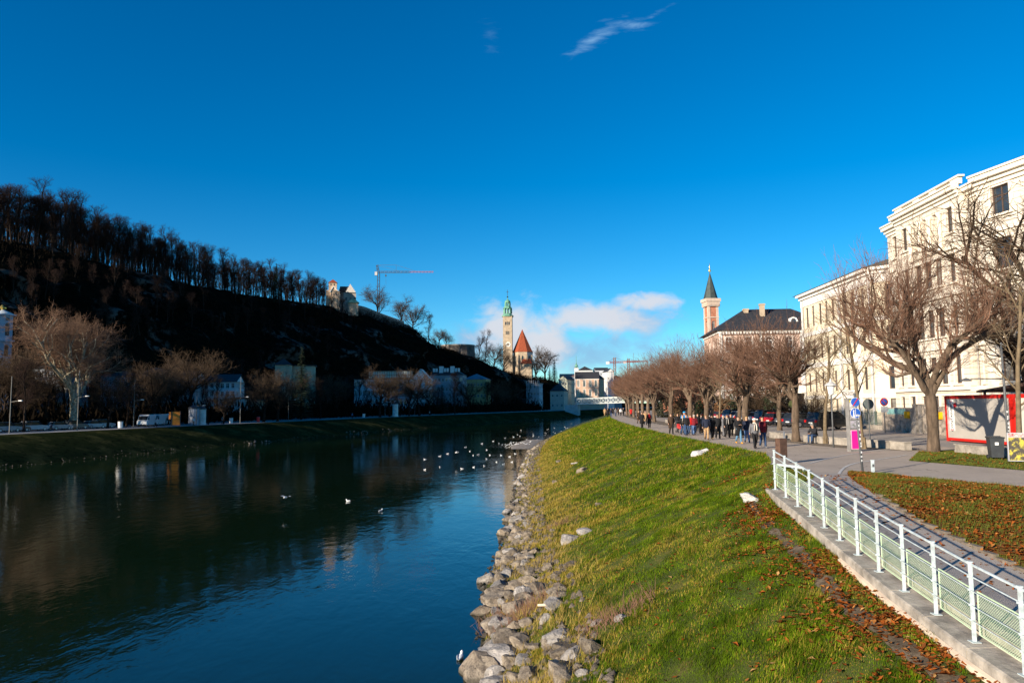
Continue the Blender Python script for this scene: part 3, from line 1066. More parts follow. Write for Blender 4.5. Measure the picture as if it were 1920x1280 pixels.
M_BLADE = tint_mat('grass_blades'); M_LEAF = tint_mat('fallen_leaves')
RS = np.random.RandomState(3)
TRP = np.array([(q.x, q.y) for q in TRAIL])


def vnoise(x, y, s, seed):
    return np.array([noise.noise((a * s, b * s, seed)) for a, b in zip(x, y)])


def blades(n, sampler, hmin, hmax, wd, colf):
    x, y = sampler(n)
    z = np.array([Hr(a, b) for a, b in zip(x, y)])
    h = RS.uniform(hmin, hmax, len(x)) * np.clip(1 + 1.1 * vnoise(x, y, 1.1, 12.0), .35, 1.8); a = RS.uniform(0, 6.28, len(x)); lean = RS.uniform(.15, .75, len(x)) * h
    la = RS.uniform(0, 6.28, len(x)) * .6 + 3.6
    w_ = wd * RS.uniform(.6, 1.3, len(x))
    ux, uy = np.cos(a) * w_, np.sin(a) * w_
    V = np.zeros((len(x), 3, 3))
    V[:, 0] = np.stack([x - ux, y - uy, z - .02], 1); V[:, 1] = np.stack([x + ux, y + uy, z - .02], 1)
    V[:, 2] = np.stack([x + np.cos(la) * lean, y + np.sin(la) * lean, z + h], 1)
    c = colf(x, y)
    return V.reshape(-1, 3), np.repeat(c, 3, axis=0)


def slope_sampler(d0, d1, u0=.0, u1=1.0):
    def f(n):
        d = np.exp(RS.uniform(math.log(d0), math.log(d1), n)) if d1 / d0 > 1.2 else RS.uniform(d0, d1, n)
        u = RS.uniform(u0, u1, n)
        w = np.interp(d, *zip(*WLR)); tx = np.array([topx(q) for q in d])
        x = w + (tx - w) * u
        keep = np.min((x[:, None] - TRP[None, ::2, 0]) ** 2 + (d[:, None] - TRP[None, ::2, 1]) ** 2, axis=1) > .045 if d0 < 25 else np.ones(n, bool)
        bare = u < .16 + .05 * np.sin(d * 1.7)
        keep &= ~(bare & (RS.rand(n) < .7))
        return x[keep], d[keep]
    return f


def grass_col(x, y):
    w = np.interp(y, *zip(*WLR)); tx = np.array([topx(q) for q in y])
    u = (x - w) / (tx - w)
    nz = vnoise(x, y, .5, 1.0); nf = vnoise(x, y, 1.7, 4.0)
    straw = np.clip(np.maximum(1.2 - u * 2.1, .13) + nz * .75 + nf * .45, .02, 1)
    pick = RS.rand(len(x)) < straw * .9
    g1 = np.array([.108, .168, .006]); g2 = np.array([.042, .076, .003]); s1 = np.array([.36, .245, .05]); s2 = np.array([.20, .165, .02])
    mixg = np.clip(.5 + nf * .9 + RS.normal(0, .25, len(x)), 0, 1)[:, None]
    gcol = g1 * mixg + g2 * (1 - mixg)
    mixs = RS.rand(len(x))[:, None]
    scol = s1 * mixs + s2 * (1 - mixs)
    c = np.where(pick[:, None], scol, gcol)
    return c * (RS.uniform(.65, 1.2, len(x)) * np.clip(1 + .7 * vnoise(x, y, 2.6, 7.0), .5, 1.4))[:, None]


def straw_sampler(n):
    d = np.exp(RS.uniform(math.log(11), math.log(95), n)); u = np.abs(RS.normal(.15, .09, n)) + .02
    w = np.interp(d, *zip(*WLR)); x = w + (np.array([topx(q) for q in d]) - w) * u
    k = vnoise(x, d, .7, 20.0) + RS.normal(0, .2, n) > -.05
    return x[k], d[k]


parts = [blades(330000, slope_sampler(11, 36), .035, .095, .0075, grass_col),
         blades(130000, slope_sampler(34, 75), .07, .16, .014, grass_col),
         blades(70000, slope_sampler(72, 160), .09, .2, .03, grass_col),
         blades(26000, straw_sampler, .14, .36, .009, lambda x, y: grass_col(x, y) * .2 + np.array([.30, .21, .065]))]
V = np.concatenate([p[0] for p in parts]); C = np.concatenate([p[1] for p in parts])
F = np.arange(len(V)).reshape(-1, 3)
stuff(obj('grass', np_mesh('grass', V, F, M_BLADE, colors=C)), 'short green and straw-yellow grass on the river bank', 'grass')


def verge_sampler(n):
    d = RS.uniform(27.6, 38.8, n); lo = 17.3 + (33 - np.minimum(d, 33)) * .31 + np.maximum(0, d - 33) * .62
    return lo + RS.rand(n) * (22.6 - lo), d


def isl_sampler(n):
    d = RS.uniform(12, 27.6, n); a = np.interp(d, *zip(*RRR)); b_ = np.interp(d, *zip(*UPR))
    x = a + (b_ - a) * RS.rand(n)
    return x, d


gc2 = lambda x, y: np.array([.10, .12, .02]) * RS.uniform(.6, 1.3, len(x))[:, None]
def end_sampler(n):
    d = RS.uniform(22.5, 31, n); c_ = np.array([cr(q) for q in d])
    return c_ - .15 + RS.rand(n) * (.3 + 1.5 * np.sin(math.pi * np.minimum(1, (d - 22.6) / 8.4).clip(0, 1))), d


v3, c3 = blades(16000, end_sampler, .04, .11, .008, gc2)
v1, c1 = blades(26000, verge_sampler, .04, .1, .008, gc2)
v2, c2_ = blades(60000, isl_sampler, .05, .12, .008, gc2)
V = np.concatenate([v1, v2, v3]); C = np.concatenate([c1, c2_, c3])
stuff(obj('verge_grass', np_mesh('verge_grass', V, np.arange(len(V)).reshape(-1, 3), M_BLADE, colors=C)), 'thin grass growing through fallen leaves beside the paths', 'grass')


def leaves(name, x, y, size, label, dz=.06):
    n = len(x)
    z = np.array([Hr(a, b) for a, b in zip(x, y)]) + RS.uniform(.0, dz, n)
    a = RS.uniform(0, 6.28, n); s_ = size * RS.uniform(.6, 1.35, n)
    ca, sa = np.cos(a) * s_, np.sin(a) * s_
    t1, t2 = RS.normal(0, .3, n) * s_, RS.normal(0, .3, n) * s_
    V = np.zeros((n, 5, 3))
    V[:, 0] = np.stack([x - ca, y - sa, z - t1], 1)
    V[:, 1] = np.stack([x + sa * .55 - ca * .15, y - ca * .55 - sa * .15, z + np.abs(t2)], 1)
    V[:, 2] = np.stack([x + ca, y + sa, z + t1], 1)
    V[:, 3] = np.stack([x - sa * .6 + ca * .1, y + ca * .6 + sa * .1, z + np.abs(t2) * .7], 1)
    V[:, 4] = np.stack([x, y, z - .01], 1)
    b_ = (np.arange(n) * 5)[:, None]
    F = np.concatenate([b_ + np.array([[0, 1, 4]]), b_ + np.array([[1, 2, 4]]), b_ + np.array([[2, 3, 4]]), b_ + np.array([[3, 0, 4]])])
    pal = np.array([(.33, .092, .018), (.25, .066, .014), (.38, .155, .04), (.15, .05, .014), (.42, .24, .09)])
    c = pal[RS.choice(5, n, p=[.34, .3, .16, .15, .05])] * RS.uniform(.7, 1.2, n)[:, None]
    return stuff(obj(name, np_mesh(name, V.reshape(-1, 3), F, M_LEAF, colors=np.repeat(c, 5, axis=0))), label, 'leaves')


x, y = isl_sampler(26000)
kp = vnoise(x, y, .55, 8.0) + RS.normal(0, .3, len(x)) > -.3
leaves('fallen_leaves', x[kp], y[kp], .055, 'rusty fallen leaves covering the verge beside the ramp')
xs_, ys_ = [], []
d = RS.uniform(9, 22.6, 6500); x = np.array([topx(q) for q in d]) - np.abs(RS.normal(0, .75, len(d))) - .05
kp = (vnoise(x, d, .8, 3.0) + RS.normal(0, .3, len(x)) > 0.0)
xs_.append(x[kp]); ys_.append(d[kp])
x, d = slope_sampler(11, 40, .3, 1.0)(600); xs_.append(x); ys_.append(d)
for cx, cy, s_, n_ in ((1395, 884, .9, 420), (1260, 812, 1.0, 200), (1330, 838, 1.2, 200), (1210, 806, 1.4, 200), (1290, 826, 1.2, 150), (1380, 852, 1.2, 120)):
    q = hit(cx, cy + 8); x = q.x + RS.normal(0, s_, n_); d = q.y + RS.normal(0, s_ * 1.2, n_); xs_.append(x); ys_.append(d)
x = np.concatenate(xs_); d = np.concatenate(ys_); kp = x < np.array([topx(q) for q in d])
px_ = np.concatenate([RS.uniform(0, 1, 260) ** 2 * 2.2 + 0, RS.uniform(0, 1, 120)]); dd_ = RS.uniform(12, 27, 380); xx_ = np.array([rrx(q) for q in dd_]) - px_
kk = xx_ > np.array([fx(min(q, 22.4)) + .4 for q in dd_])
leaves('path_leaves', xx_[kk], dd_[kk], .05, 'a few dry leaves blown onto the ramp', .012)
leaves('scattered_leaves', x[kp], d[kp], .055, 'brown leaves scattered over the grass bank and along the wall', .09)
x, d = verge_sampler(900); x2, d2 = end_sampler(350); x = np.concatenate([x, x2]); d = np.concatenate([d, d2]); leaves('verge_leaves', x, d, .06, 'dry leaves on the grass strip under the pollarded tree')
# ------------------------------------------------------------------ buildings
GLASS = glass_mat('window_glass')
GLASS_L = mat('pale_glass', (.30, .36, .38), .15, .3, 1.2, spec=.6)
GLASS_C = mat('curtained_glass', (.20, .19, .17), .12, .4, 1.5, spec=.6)
FRAME_W = mat('white_window_frame', (.72, .70, .66), .6, .1, 3)
FRAME_D = mat('dark_window_frame', (.10, .065, .05), .6, .2, 3)
CREAM = mat('cream_plaster', (.72, .64, .53), .9, .10, .5, .15, 6, world_co=True)
CREAM_T = mat('cream_trim', (.79, .71, .59), .9, .08, .8, world_co=True)
YELLOW = mat('yellow_plaster', (.76, .66, .49), .9, .07, .4, .1, 6, world_co=True)
WHITE_T = mat('white_plaster_trim', (.80, .76, .70), .9, .06, .7, world_co=True)
PINK = mat('pink_plaster', (.62, .44, .35), .9, .12, .6, world_co=True)
ROOF_B = mat('black_slate_roof', (.035, .036, .040), .7, .3, 2, .3, 8)
ROOF_G = mat('green_grey_roof', (.085, .105, .09), .6, .3, 1, .2, 5)
ROOF_R = mat('red_tile_roof', (.27, .062, .026), .9, .35, 1.5, .5, 5)
ROOF_C = mat('copper_green', (.13, .30, .21), .65, .35, .9)
STONE = mat('tan_stone', (.40, .31, .215), .95, .22, .6, .4, 4)
GREYST = mat('grey_stone', (.27, .24, .21), .95, .4, 1.2, .6, 4)
BRICK = mat('red_brick', (.42, .17, .10), .9, .25, 1.5)
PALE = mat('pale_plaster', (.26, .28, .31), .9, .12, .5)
WHITEW = mat('white_plaster', (.66, .65, .63), .9, .08, .5)
TANW = mat('tan_plaster', (.45, .38, .27), .9, .15, .4)
YELLW = mat('ochre_plaster', (.45, .36, .17), .9, .12, .4)
GOLD = mat('gilded_metal', (.75, .5, .12), .3, .1, 2, metal=.8)
DARKM = mat('dark_iron', (.03, .03, .033), .5, .2, 3)
WCACHE = {}


def rusticate(m, pitch):
    """shallow horizontal joints and rain streaks on a plaster material"""
    t = m.node_tree; N = NT(t); p = next(n for n in t.nodes if n.type == 'BSDF_PRINCIPLED')
    pos = N.n('ShaderNodeNewGeometry').outputs['Position']
    s3 = N.n('ShaderNodeSeparateXYZ'); t.links.new(pos, s3.inputs[0])
    fr = N.m('FRACT', N.m('DIVIDE', s3.outputs[2], pitch))
    g = N.m('MULTIPLY', N.ss(fr, .0, .05), N.m('SUBTRACT', 1.0, N.ss(fr, .95, 1.0)))
    b = N.n('ShaderNodeBump'); b.inputs['Strength'].default_value = .9; b.inputs['Distance'].default_value = .05
    t.links.new(g, b.inputs['Height']); t.links.new(b.outputs[0], p.inputs['Normal'])
    mp_ = N.n('ShaderNodeMapping'); mp_.inputs['Scale'].default_value = (1.3, 1.3, .12); t.links.new(pos, mp_.inputs[0])
    st = N.ss(N.noise(mp_.outputs[0], 1.6, 6, .6), .5, .78)
    old = p.inputs['Base Color'].links[0].from_socket
    c = N.mix(N.m('MULTIPLY', st, .45), old, c4((.36, .29, .21)))
    c = N.mix(N.m('MULTIPLY', N.m('SUBTRACT', 1.0, g), .45), c, c4((.33, .26, .18)))
    t.links.new(c, p.inputs['Base Color'])


rusticate(CREAM, .48)


def window_meshes(w, h, kind, fm, gm):
    key = (round(w, 2), round(h, 2), kind, fm.name, gm.name)
    if key in WCACHE:
        return WCACHE[key]
    mb = MB(); t = min(.09, w * .09)
    gl = MB()
    if kind == 'arch':
        hr = h - w / 2; n = 8
        arc = [(math.cos(math.pi * k / n) * w / 2, hr + math.sin(math.pi * k / n) * w / 2) for k in range(n + 1)]
        out = [(w / 2, 0)] + arc + [(-w / 2, 0)]
        gl.exy([(x, z) for x, z in reversed(out)], .03, .05)
        for k in range(n):
            a, b = arc[k], arc[k + 1]
            mb.path([(a[0] * .94, 0, hr + (a[1] - hr) * .94), (b[0] * .94, 0, hr + (b[1] - hr) * .94)], t * .6, 4)
        mb.b2(-w / 2, -w / 2 + t, -.03, .05, 0, hr); mb.b2(w / 2 - t, w / 2, -.03, .05, 0, hr)
        mb.b2(-w / 2 + t, w / 2 - t, -.03, .05, 0, t)
        mb.b2(-t * .4, t * .4, -.025, .028, t, h - t); mb.b2(-w / 2 + t, -t * .4, -.025, .028, hr - t / 2, hr + t / 2); mb.b2(t * .4, w / 2 - t, -.025, .028, hr - t / 2, hr + t / 2)
    else:
        gl.b2(-w / 2 + t * .5, w / 2 - t * .5, .03, .05, t * .5, h - t * .5)
        mb.b2(-w / 2, -w / 2 + t, -.03, .055, 0, h); mb.b2(w / 2 - t, w / 2, -.03, .055, 0, h)
        mb.b2(-w / 2 + t, w / 2 - t, -.03, .055, 0, t); mb.b2(-w / 2 + t, w / 2 - t, -.03, .055, h - t, h)
        mb.b2(-t * .4, t * .4, -.028, .028, t, h - t)
        if h > w * 1.15:
            zc = h * .66
            mb.b2(-w / 2 + t, -t * .4, -.024, .028, zc - t * .35, zc + t * .35); mb.b2(t * .4, w / 2 - t, -.024, .028, zc - t * .35, zc + t * .35)
    r = (mb.build('window', fm, link=False), gl.build('pane', gm, link=False))
    WCACHE[key] = r
    return r


def facade(parent, org, ang, L, z0, z1, ops, wm, depth=.28, fm=None, gm=None, name='wall', sill=None, surround=None):
    """wall from org along direction ang, outward normal to the right of it; ops: (x0, x1, za, zb[, kind])"""
    fm = fm or FRAME_W; gm = gm or GLASS
    ux, uy = math.cos(ang), math.sin(ang); nx, ny = uy, -ux
    def P3(x, z, dd=0.0):
        return (org[0] + ux * x - nx * dd, org[1] + uy * x - ny * dd, z)
    xs = sorted(set([0, L] + [o[0] for o in ops] + [o[1] for o in ops]))
    zs = sorted(set([z0, z1] + [o[2] for o in ops] + [o[3] for o in ops]))
    mb = MB()
    for i in range(len(xs) - 1):
        for j in range(len(zs) - 1):
            cx = (xs[i] + xs[i + 1]) / 2; cz = (zs[j] + zs[j + 1]) / 2
            if any(o[0] < cx < o[1] and o[2] < cz < o[3] for o in ops):
                continue
            mb.add([P3(xs[i], zs[j]), P3(xs[i + 1], zs[j]), P3(xs[i + 1], zs[j + 1]), P3(xs[i], zs[j + 1])], [(0, 1, 2, 3)])
    for o in ops:
        a, b, c, d = o[:4]; kind = o[4] if len(o) > 4 else 'rect'
        dp = depth if kind != 'loggia' else 1.4
        for q in ([(a, c), (b, c)], [(b, c), (b, d)], [(b, d), (a, d)], [(a, d), (a, c)]):
            mb.add([P3(*q[0]), P3(*q[1]), P3(*q[1], dp), P3(*q[0], dp)], [(0, 3, 2, 1)])
        if kind == 'arch':   # spandrels that close the corners of the square opening
            w = b - a; hr = d - w / 2; n = 6; m_ = (a + b) / 2
            for sg in (-1, 1):
                pts = [(m_ + sg * w / 2, d)] + [(m_ + sg * math.cos(math.pi / 2 * k / n) * w / 2, hr + math.sin(math.pi / 2 * k / n) * w / 2) for k in range(n + 1)]
                for k in range(1, len(pts) - 1):
                    f = [P3(*pts[0], -.004), P3(*pts[k], -.004), P3(*pts[k + 1], -.004)]
                    mb.add(f if sg < 0 else f[::-1], [(0, 1, 2)])
        if kind == 'loggia':
            mb.add([P3(a, c, dp), P3(b, c, dp), P3(b, d, dp), P3(a, d, dp)], [(0, 1, 2, 3)])
            w_ = (b - a) * .5; hh = (d - c) * .72
            me, pe = window_meshes(w_, hh, 'rect', FRAME_D, gm)
            o_ = obj('window', me, parent); o_.location = P3((a + b) / 2, c + .05, dp - .08); o_.rotation_euler = (0, 0, ang)
            obj('pane', pe, o_)
            continue
        me, pe = window_meshes(b - a, d - c, 'arch' if kind == 'arch' else 'rect', fm, GLASS_C if gm is GLASS and rnd.random() < .25 else gm)
        o_ = obj('window', me, parent); o_.location = P3((a + b) / 2, c, dp * .7); o_.rotation_euler = (0, 0, ang)
        obj('pane', pe, o_)
        if surround:
            e = .16; trim = MB()
            for x0_, x1_, za, zb in ((a - e, a, c, d + e), (b, b + e, c, d + e), (a, b, d, d + e)):
                q = P3((x0_ + x1_) / 2, (za + zb) / 2, -.03)
                trim.box(q, (x1_ - x0_, .07, zb - za), ang)
            q = P3((a + b) / 2, c - .09, -.09)
            trim.box(q, (b - a + 2 * e + .16, .2, .14), ang)
            trim.build('window_surround', surround, parent)
    w_ = mb.build(name, wm, parent)
    return w_


def cols(L, n, w, margin=None):
    mg = margin if margin is not None else L / n / 2 - w / 2
    if n == 1:
        return [(L / 2 - w / 2, L / 2 + w / 2)]
    st = (L - 2 * mg - w) / (n - 1)
    return [(mg + i * st, mg + i * st + w) for i in range(n)]


def house(name, label, loc, rz, L, D, H, rows, ncol, wall, roof, roof_h, roofmat, ww=1.1, wh=1.7, cat='house', side=True, arch=False, fm=None, gm=None, base=0.0, eave=.5, trim=None, zbot=-3.0, ridge='x', group=None, mansard=False, surround=None):
    """front along local x (centre at 0), facing local -y; depth to +y"""
    root = thing(name, label, cat, loc, rz, group)
    st = (H - base) / rows if rows else H
    def ops(LL, n):
        r = []
        for k in range(rows):
            zc = base + st * k + (st - wh) * .55
            for a, b in cols(LL, n, ww):
                r.append((a, b, zc, zc + wh) + (('arch',) if arch else ()))
        return r
    facade(root, (-L / 2, 0), 0, L, zbot, H, ops(L, ncol), wall, fm=fm, gm=gm, surround=surround)
    n2 = max(1, int(round(ncol * D / L)))
    so = ops(D, n2) if side and rows else []
    facade(root, (L / 2, 0), math.pi / 2, D, zbot, H, so, wall, fm=fm, gm=gm)
    facade(root, (L / 2, D), math.pi, L, zbot, H, [], wall)
    facade(root, (-L / 2, D), -math.pi / 2, D, zbot, H, so, wall, fm=fm, gm=gm)
    e = eave
    x0, x1, y0, y1 = -L / 2 - e, L / 2 + e, -e, D + e
    mb = MB()
    zb = H + .02
    if roof == 'gable':
        if ridge == 'x':
            ym = (y0 + y1) / 2
            v = [(x0, y0, zb), (x1, y0, zb), (x1, y1, zb), (x0, y1, zb), (x0, ym, zb + roof_h), (x1, ym, zb + roof_h)]
            f = [(0, 1, 5, 4), (2, 3, 4, 5), (0, 3, 2, 1)]
            mb.add(v, f)
            g = MB().add([(x0 + e, y0 + e, zb), (x0 + e, ym, zb + roof_h * .93), (x0 + e, y1 - e, zb), (x1 - e, y0 + e, zb), (x1 - e, ym, zb + roof_h * .93), (x1 - e, y1 - e, zb)], [(0, 1, 2), (3, 5, 4)])
        else:
            v = [(x0, y0, zb), (x1, y0, zb), (x1, y1, zb), (x0, y1, zb), (0, y0, zb + roof_h), (0, y1, zb + roof_h)]
            f = [(0, 3, 5, 4), (1, 4, 5, 2), (0, 1, 2, 3)]
            mb.add(v, f)
            g = MB().add([(x0 + e, 0, zb), (x1 - e, 0, zb), (0, 0, zb + roof_h * .93), (x0 + e, D, zb), (x1 - e, D, zb), (0, D, zb + roof_h * .93)], [(0, 1, 2), (3, 5, 4)])
        g.build('gable', wall, root)
    elif roof == 'hip':
        if L >= D:
            k = (y1 - y0) / 2 * .9
            a, b = (x0 + k, (y0 + y1) / 2, zb + roof_h), (x1 - k, (y0 + y1) / 2, zb + roof_h)
            if a[0] > b[0]:
                a = b = (0, (y0 + y1) / 2, zb + roof_h)
            mb.add([(x0, y0, zb), (x1, y0, zb), (x1, y1, zb), (x0, y1, zb), a, b], [(0, 1, 5, 4), (1, 2, 5), (2, 3, 4, 5), (3, 0, 4), (0, 3, 2, 1)])
        else:
            k = (x1 - x0) / 2 * .9
            a, b = (0, y0 + k, zb + roof_h), (0, y1 - k, zb + roof_h)
            mb.add([(x0, y0, zb), (x1, y0, zb), (x1, y1, zb), (x0, y1, zb), a, b], [(0, 1, 4), (1, 2, 5, 4), (2, 3, 5), (3, 0, 4, 5), (0, 3, 2, 1)])
    elif roof == 'flat':
        mb.b2(x0, x1, y0, y1, zb, zb + max(.3, roof_h))
    rf = mb.build('roof', roofmat, root)
    if trim:
        t = MB(); h_ = .45
        t.b2(-L / 2 - .22, L / 2 + .22, -.22, -.003, H - h_, H + .01); t.b2(-L / 2 - .22, -L / 2 - .003, 0, D, H - h_, H + .01); t.b2(L / 2 + .003, L / 2 + .22, 0, D, H - h_, H + .01)
        t.build('cornice', trim, root)
    return root, rf


def bar_cornice(mb, org, ang, L, z, h, out_, ext=0.0):
    ux, uy = math.cos(ang), math.sin(ang); nx, ny = uy, -ux
    c = (org[0] + ux * L / 2 + nx * (out_ / 2 + .003), org[1] + uy * L / 2 + ny * (out_ / 2 + .003), z + h / 2)
    mb.box(c, (L + 2 * ext, out_, h), ang)


# ---- cream hotel on the right (far end at the origin, local x runs towards the camera)
hot = thing('cream_hotel', 'tall cream stone building with columns and parapet behind the bare trees at right', 'building', (37.3, 72.9, 4.9), -math.pi / 2 - .03)
ROWS = [(16.4, 18.5), (12.3, 14.6), (8.0, 10.4), (4.0, 6.3), (.7, 3.0)]
HC = 19.3
def hrows(cs, skip=()):
    return [(a, b, z0, z1) for i, (z0, z1) in enumerate(ROWS) if i not in skip for a, b in cs]
facade(hot, (0, 0), 0, 3.2, -.5, HC, hrows([(1.1, 2.2)]), CREAM, fm=FRAME_D, surround=CREAM_T)
lg = [(3.1, 4.3), (4.75, 5.95), (6.4, 7.6)]
ops = hrows([(1.1, 2.1), (8.6, 9.6)]) + [(a, b, 15.0, 18.5, 'loggia') for a, b in lg] + [(a, b, z0, z1) for a, b in lg for z0, z1 in ROWS[1:]]
facade(hot, (3.2, -.7), 0, 10.7, -.5, HC + .3, ops, CREAM, fm=FRAME_D, surround=CREAM_T)
facade(hot, (3.2, 0), -math.pi / 2, .7, -.5, HC + .3, [], CREAM); facade(hot, (13.9, -.7), math.pi / 2, .7, -.5, HC + .3, [], CREAM)
facade(hot, (13.9, 0), 0, 2.6, -.5, HC, hrows([(.8, 1.8)]), CREAM, fm=FRAME_D, surround=CREAM_T)
A3 = R(14)
facade(hot, (16.5, -.9), A3, 24, -.5, HC - .05, hrows([(1.3 + 3.6 * i, 2.9 + 3.6 * i) for i in range(6)]), CREAM, fm=FRAME_D, surround=CREAM_T)
facade(hot, (16.5, 0), -math.pi / 2, .9, -.5, HC - .05, [], CREAM)
e3 = (16.5 + 24 * math.cos(A3), -.9 + 24 * math.sin(A3))
facade(hot, e3, math.pi / 2, 14, -.5, HC - .05, [], CREAM)
facade(hot, (e3[0], e3[1] + 14), math.atan2(18 - e3[1] - 14, -e3[0]), math.hypot(e3[0], 18 - e3[1] - 14), -.5, HC, [], CREAM)
facade(hot, (0, 18), -math.pi / 2, 18, -.5, HC, [(a, b, z0, z1) for a, b in cols(18, 5, 1.1) for z0, z1 in ROWS], CREAM, fm=FRAME_D)
mb = MB()
for org, ang, L, z, sc_ in (((0, 0), 0, 3.2, HC, 1), ((3.2, -.7), 0, 10.7, HC + .3, 1), ((13.9, 0), 0, 2.6, HC, 1), ((16.5, -.9), A3, 24, HC - .05, 1.1)):
    for zz, hh, oo in ((-.55, .28, .14), (-.27, .25, .34), (-.02, .32, .62), (.3, .14, .74)):
        bar_cornice(mb, org, ang, L, z + zz * sc_, hh * sc_ - .004, oo * sc_, .0)
mb.build('cornice', CREAM_T, hot)
mb = MB()
for org, ang, L in (((0, 0), 0, 3.2), ((3.2, -.7), 0, 10.7), ((13.9, 0), 0, 2.6), ((16.5, -.9), A3, 24)):
    for zz, hh, oo in ((15.1, .22, .16), (11.2, .3, .22), (6.9, .25, .18), (3.45, .3, .24)):
        if L == 10.7 and zz == 15.1:
            zz = 14.6
        bar_cornice(mb, org, ang, L, zz, hh, oo)
mb.build('string_course', CREAM_T, hot)
# parapet over the projecting bay
mb = MB()
mb.b2(3.2, 13.9, -.68, -.42, HC + .76, HC + .9); mb.b2(3.0, 14.1, -.82, -.3, HC + 1.3, HC + 1.45)
for x0_, x1_ in ((3.2, 4.4), (6.6, 7.6), (9.4, 10.4), (12.7, 13.9)):
    mb.b2(x0_, x1_, -.72, -.4, HC + .9, HC + 1.296)
for k in range(46):
    x_ = 4.5 + k * .182
    if 6.55 < x_ < 7.65 or 9.35 < x_ < 10.45 or x_ > 12.65:
        continue
    mb.lathe([(.04, 0), (.07, .12), (.035, .3), (.05, .395)], 6, (x_, -.56, HC + .903))
mb.build('parapet', CREAM_T, hot)
for a, b in ((2.75, 3.05), (4.36, 4.68), (6.01, 6.33), (7.66, 7.98)):
    cm = (a + b) / 2 + 3.2
    c_ = MB().lathe([(.24, 0), (.24, .15), (.18, .25), (.16, 2.9), (.2, 3.0), (.26, 3.1), (.26, 3.3)], 12, (cm, -.86, 15.1))
    c_.build('column', CREAM_T, hot, True)
for a, b in lg:
    r_ = MB(); r_.b2(a + 3.2, b + 3.2, -.8, -.77, 15.9, 15.95); r_.b2(a + 3.2, b + 3.2, -.8, -.77, 15.05, 15.1)
    for k in range(9):
        r_.b2(a + 3.2 + k * .148, a + 3.22 + k * .148, -.795, -.775, 15.1, 15.9)
    r_.build('balcony_railing', DARKM, hot)
for x_, y_, h_ in ((3.05, -.12, HC - .6), (14.05, -.12, HC - .6), (16.2, -.12, HC - .6)):
    MB().path([(x_, y_, 0), (x_, y_, h_)], .07, 6).build('downpipe', mat('zinc_pipe', (.30, .29, .27), .5, .2, 2), hot)
mb = MB()   # small pediment over windows
for cx in (9.1,):
    mb.exy([(3.2 + cx - .9, 14.95), (3.2 + cx + .9, 14.95), (3.2 + cx, 15.6)], -1.0, -.705)
mb.build('pediment', CREAM_T, hot)
mb = MB()
mb.add([(-.4, -.4, HC + .45), (16.4, -.4, HC + .45), (16.4, 18, HC + .45), (-.4, 18.3, HC + .45), (5, 8, HC + 2.6), (12, 8, HC + 2.6)], [(0, 1, 5, 4), (1, 2, 5), (2, 3, 4, 5), (3, 0, 4), (0, 3, 2, 1)])
p0 = (16.4, -1.5); p1 = (e3[0] + .5, e3[1] - .8)
mb.add([(p0[0], p0[1], HC + .52), (p1[0], p1[1], HC + .52), (p1[0], p1[1] + 14, HC + .52), (p0[0], 14, HC + .52), (23, 6.5, HC + 2.4), (34, 9, HC + 2.4)], [(0, 1, 5, 4), (1, 2, 5), (2, 3, 4, 5), (3, 0, 4), (0, 3, 2, 1)])
mb.build('roof', ROOF_G, hot)

# ---- yellow building with the white cornice
yel = thing('yellow_building', 'pale yellow building with white cornice and rows of tall narrow windows', 'building', (39.2, 100.4, 4.9), -math.pi / 2 - .03)
YL = 21.0
HY = 16.6
yr = [(12.4, 15.0), (8.1, 10.6), (3.9, 6.3), (.5, 2.9)]
ops = [(a, b, z0, z1) for a, b in [(1.5, 2.5), (3.6, 4.6), (6.0, 7.0), (8.0, 9.0), (10, 11), (13.6, 14.6), (15.6, 16.6), (18.2, 19.2)] for z0, z1 in yr]
facade(yel, (0, 0), 0, YL, -.5, HY, ops, YELLOW, fm=FRAME_D)
ops = [(a, b, z0, z1) for a, b in [(1.4, 2.7), (4.2, 5.5), (7.0, 8.3)] for z0, z1 in yr]
AB = R(48)
facade(yel, (YL, 0), AB, 9.5, -.5, HY, ops, YELLOW, fm=FRAME_D)
eb = (YL + 9.5 * math.cos(AB), 9.5 * math.sin(AB))
facade(yel, eb, math.pi / 2, 9, -.5, HY, [], YELLOW)
facade(yel, (eb[0], eb[1] + 9), math.pi, eb[0], -.5, HY, [], YELLOW)
facade(yel, (0, eb[1] + 9), -math.pi / 2, eb[1] + 9, -.5, HY, [(a, b, z0, z1) for a, b in cols(16, 4, 1.1) for z0, z1 in yr], YELLOW, fm=FRAME_D)
mb = MB()
for org, ang, L, ex in (((0, 0), 0, YL, .3), ((YL, 0), AB, 9.5, 0)):
    for z, h, o_ in ((HY - 1.35, .95, .10), (HY - .4, .36, .34), (HY - .036, .3, .75), (11.2, .5, .12), (7.0, .62, .15), (2.98, .45, .12)):
        bar_cornice(mb, org, ang, L, z, h, o_, .0)
for x_ in (0.1, 12.1, 17.2, YL - .75):
    mb.b2(x_, x_ + .6, -.09, -.002, -.4, HY - 1.36)
mb.build('cornice', WHITE_T, yel)
mb = MB().add([(-.8, -.9, HY + .3), (YL + .2, -.9, HY + .3), (eb[0] + .7, eb[1] - .5, HY + .3), (eb[0] + .7, eb[1] + 9, HY + .3), (-.8, eb[1] + 9, HY + .3), (6, 8, HY + 3.6), (YL - 1, 9, HY + 3.6)], [(0, 1, 6, 5), (1, 2, 6), (2, 3, 6), (3, 4, 5, 6), (4, 0, 5), (0, 4, 3, 2, 1)])
mb.build('roof', ROOF_G, yel)
for x_ in (.9, 12.95, YL - .15):
    MB().path([(x_, -.12, 0), (x_, -.12, HY - .5)], .07, 6).build('downpipe', mat('zinc_pipe', (.30, .29, .27)), yel)
mb = MB()   # porch with pillars at the far end
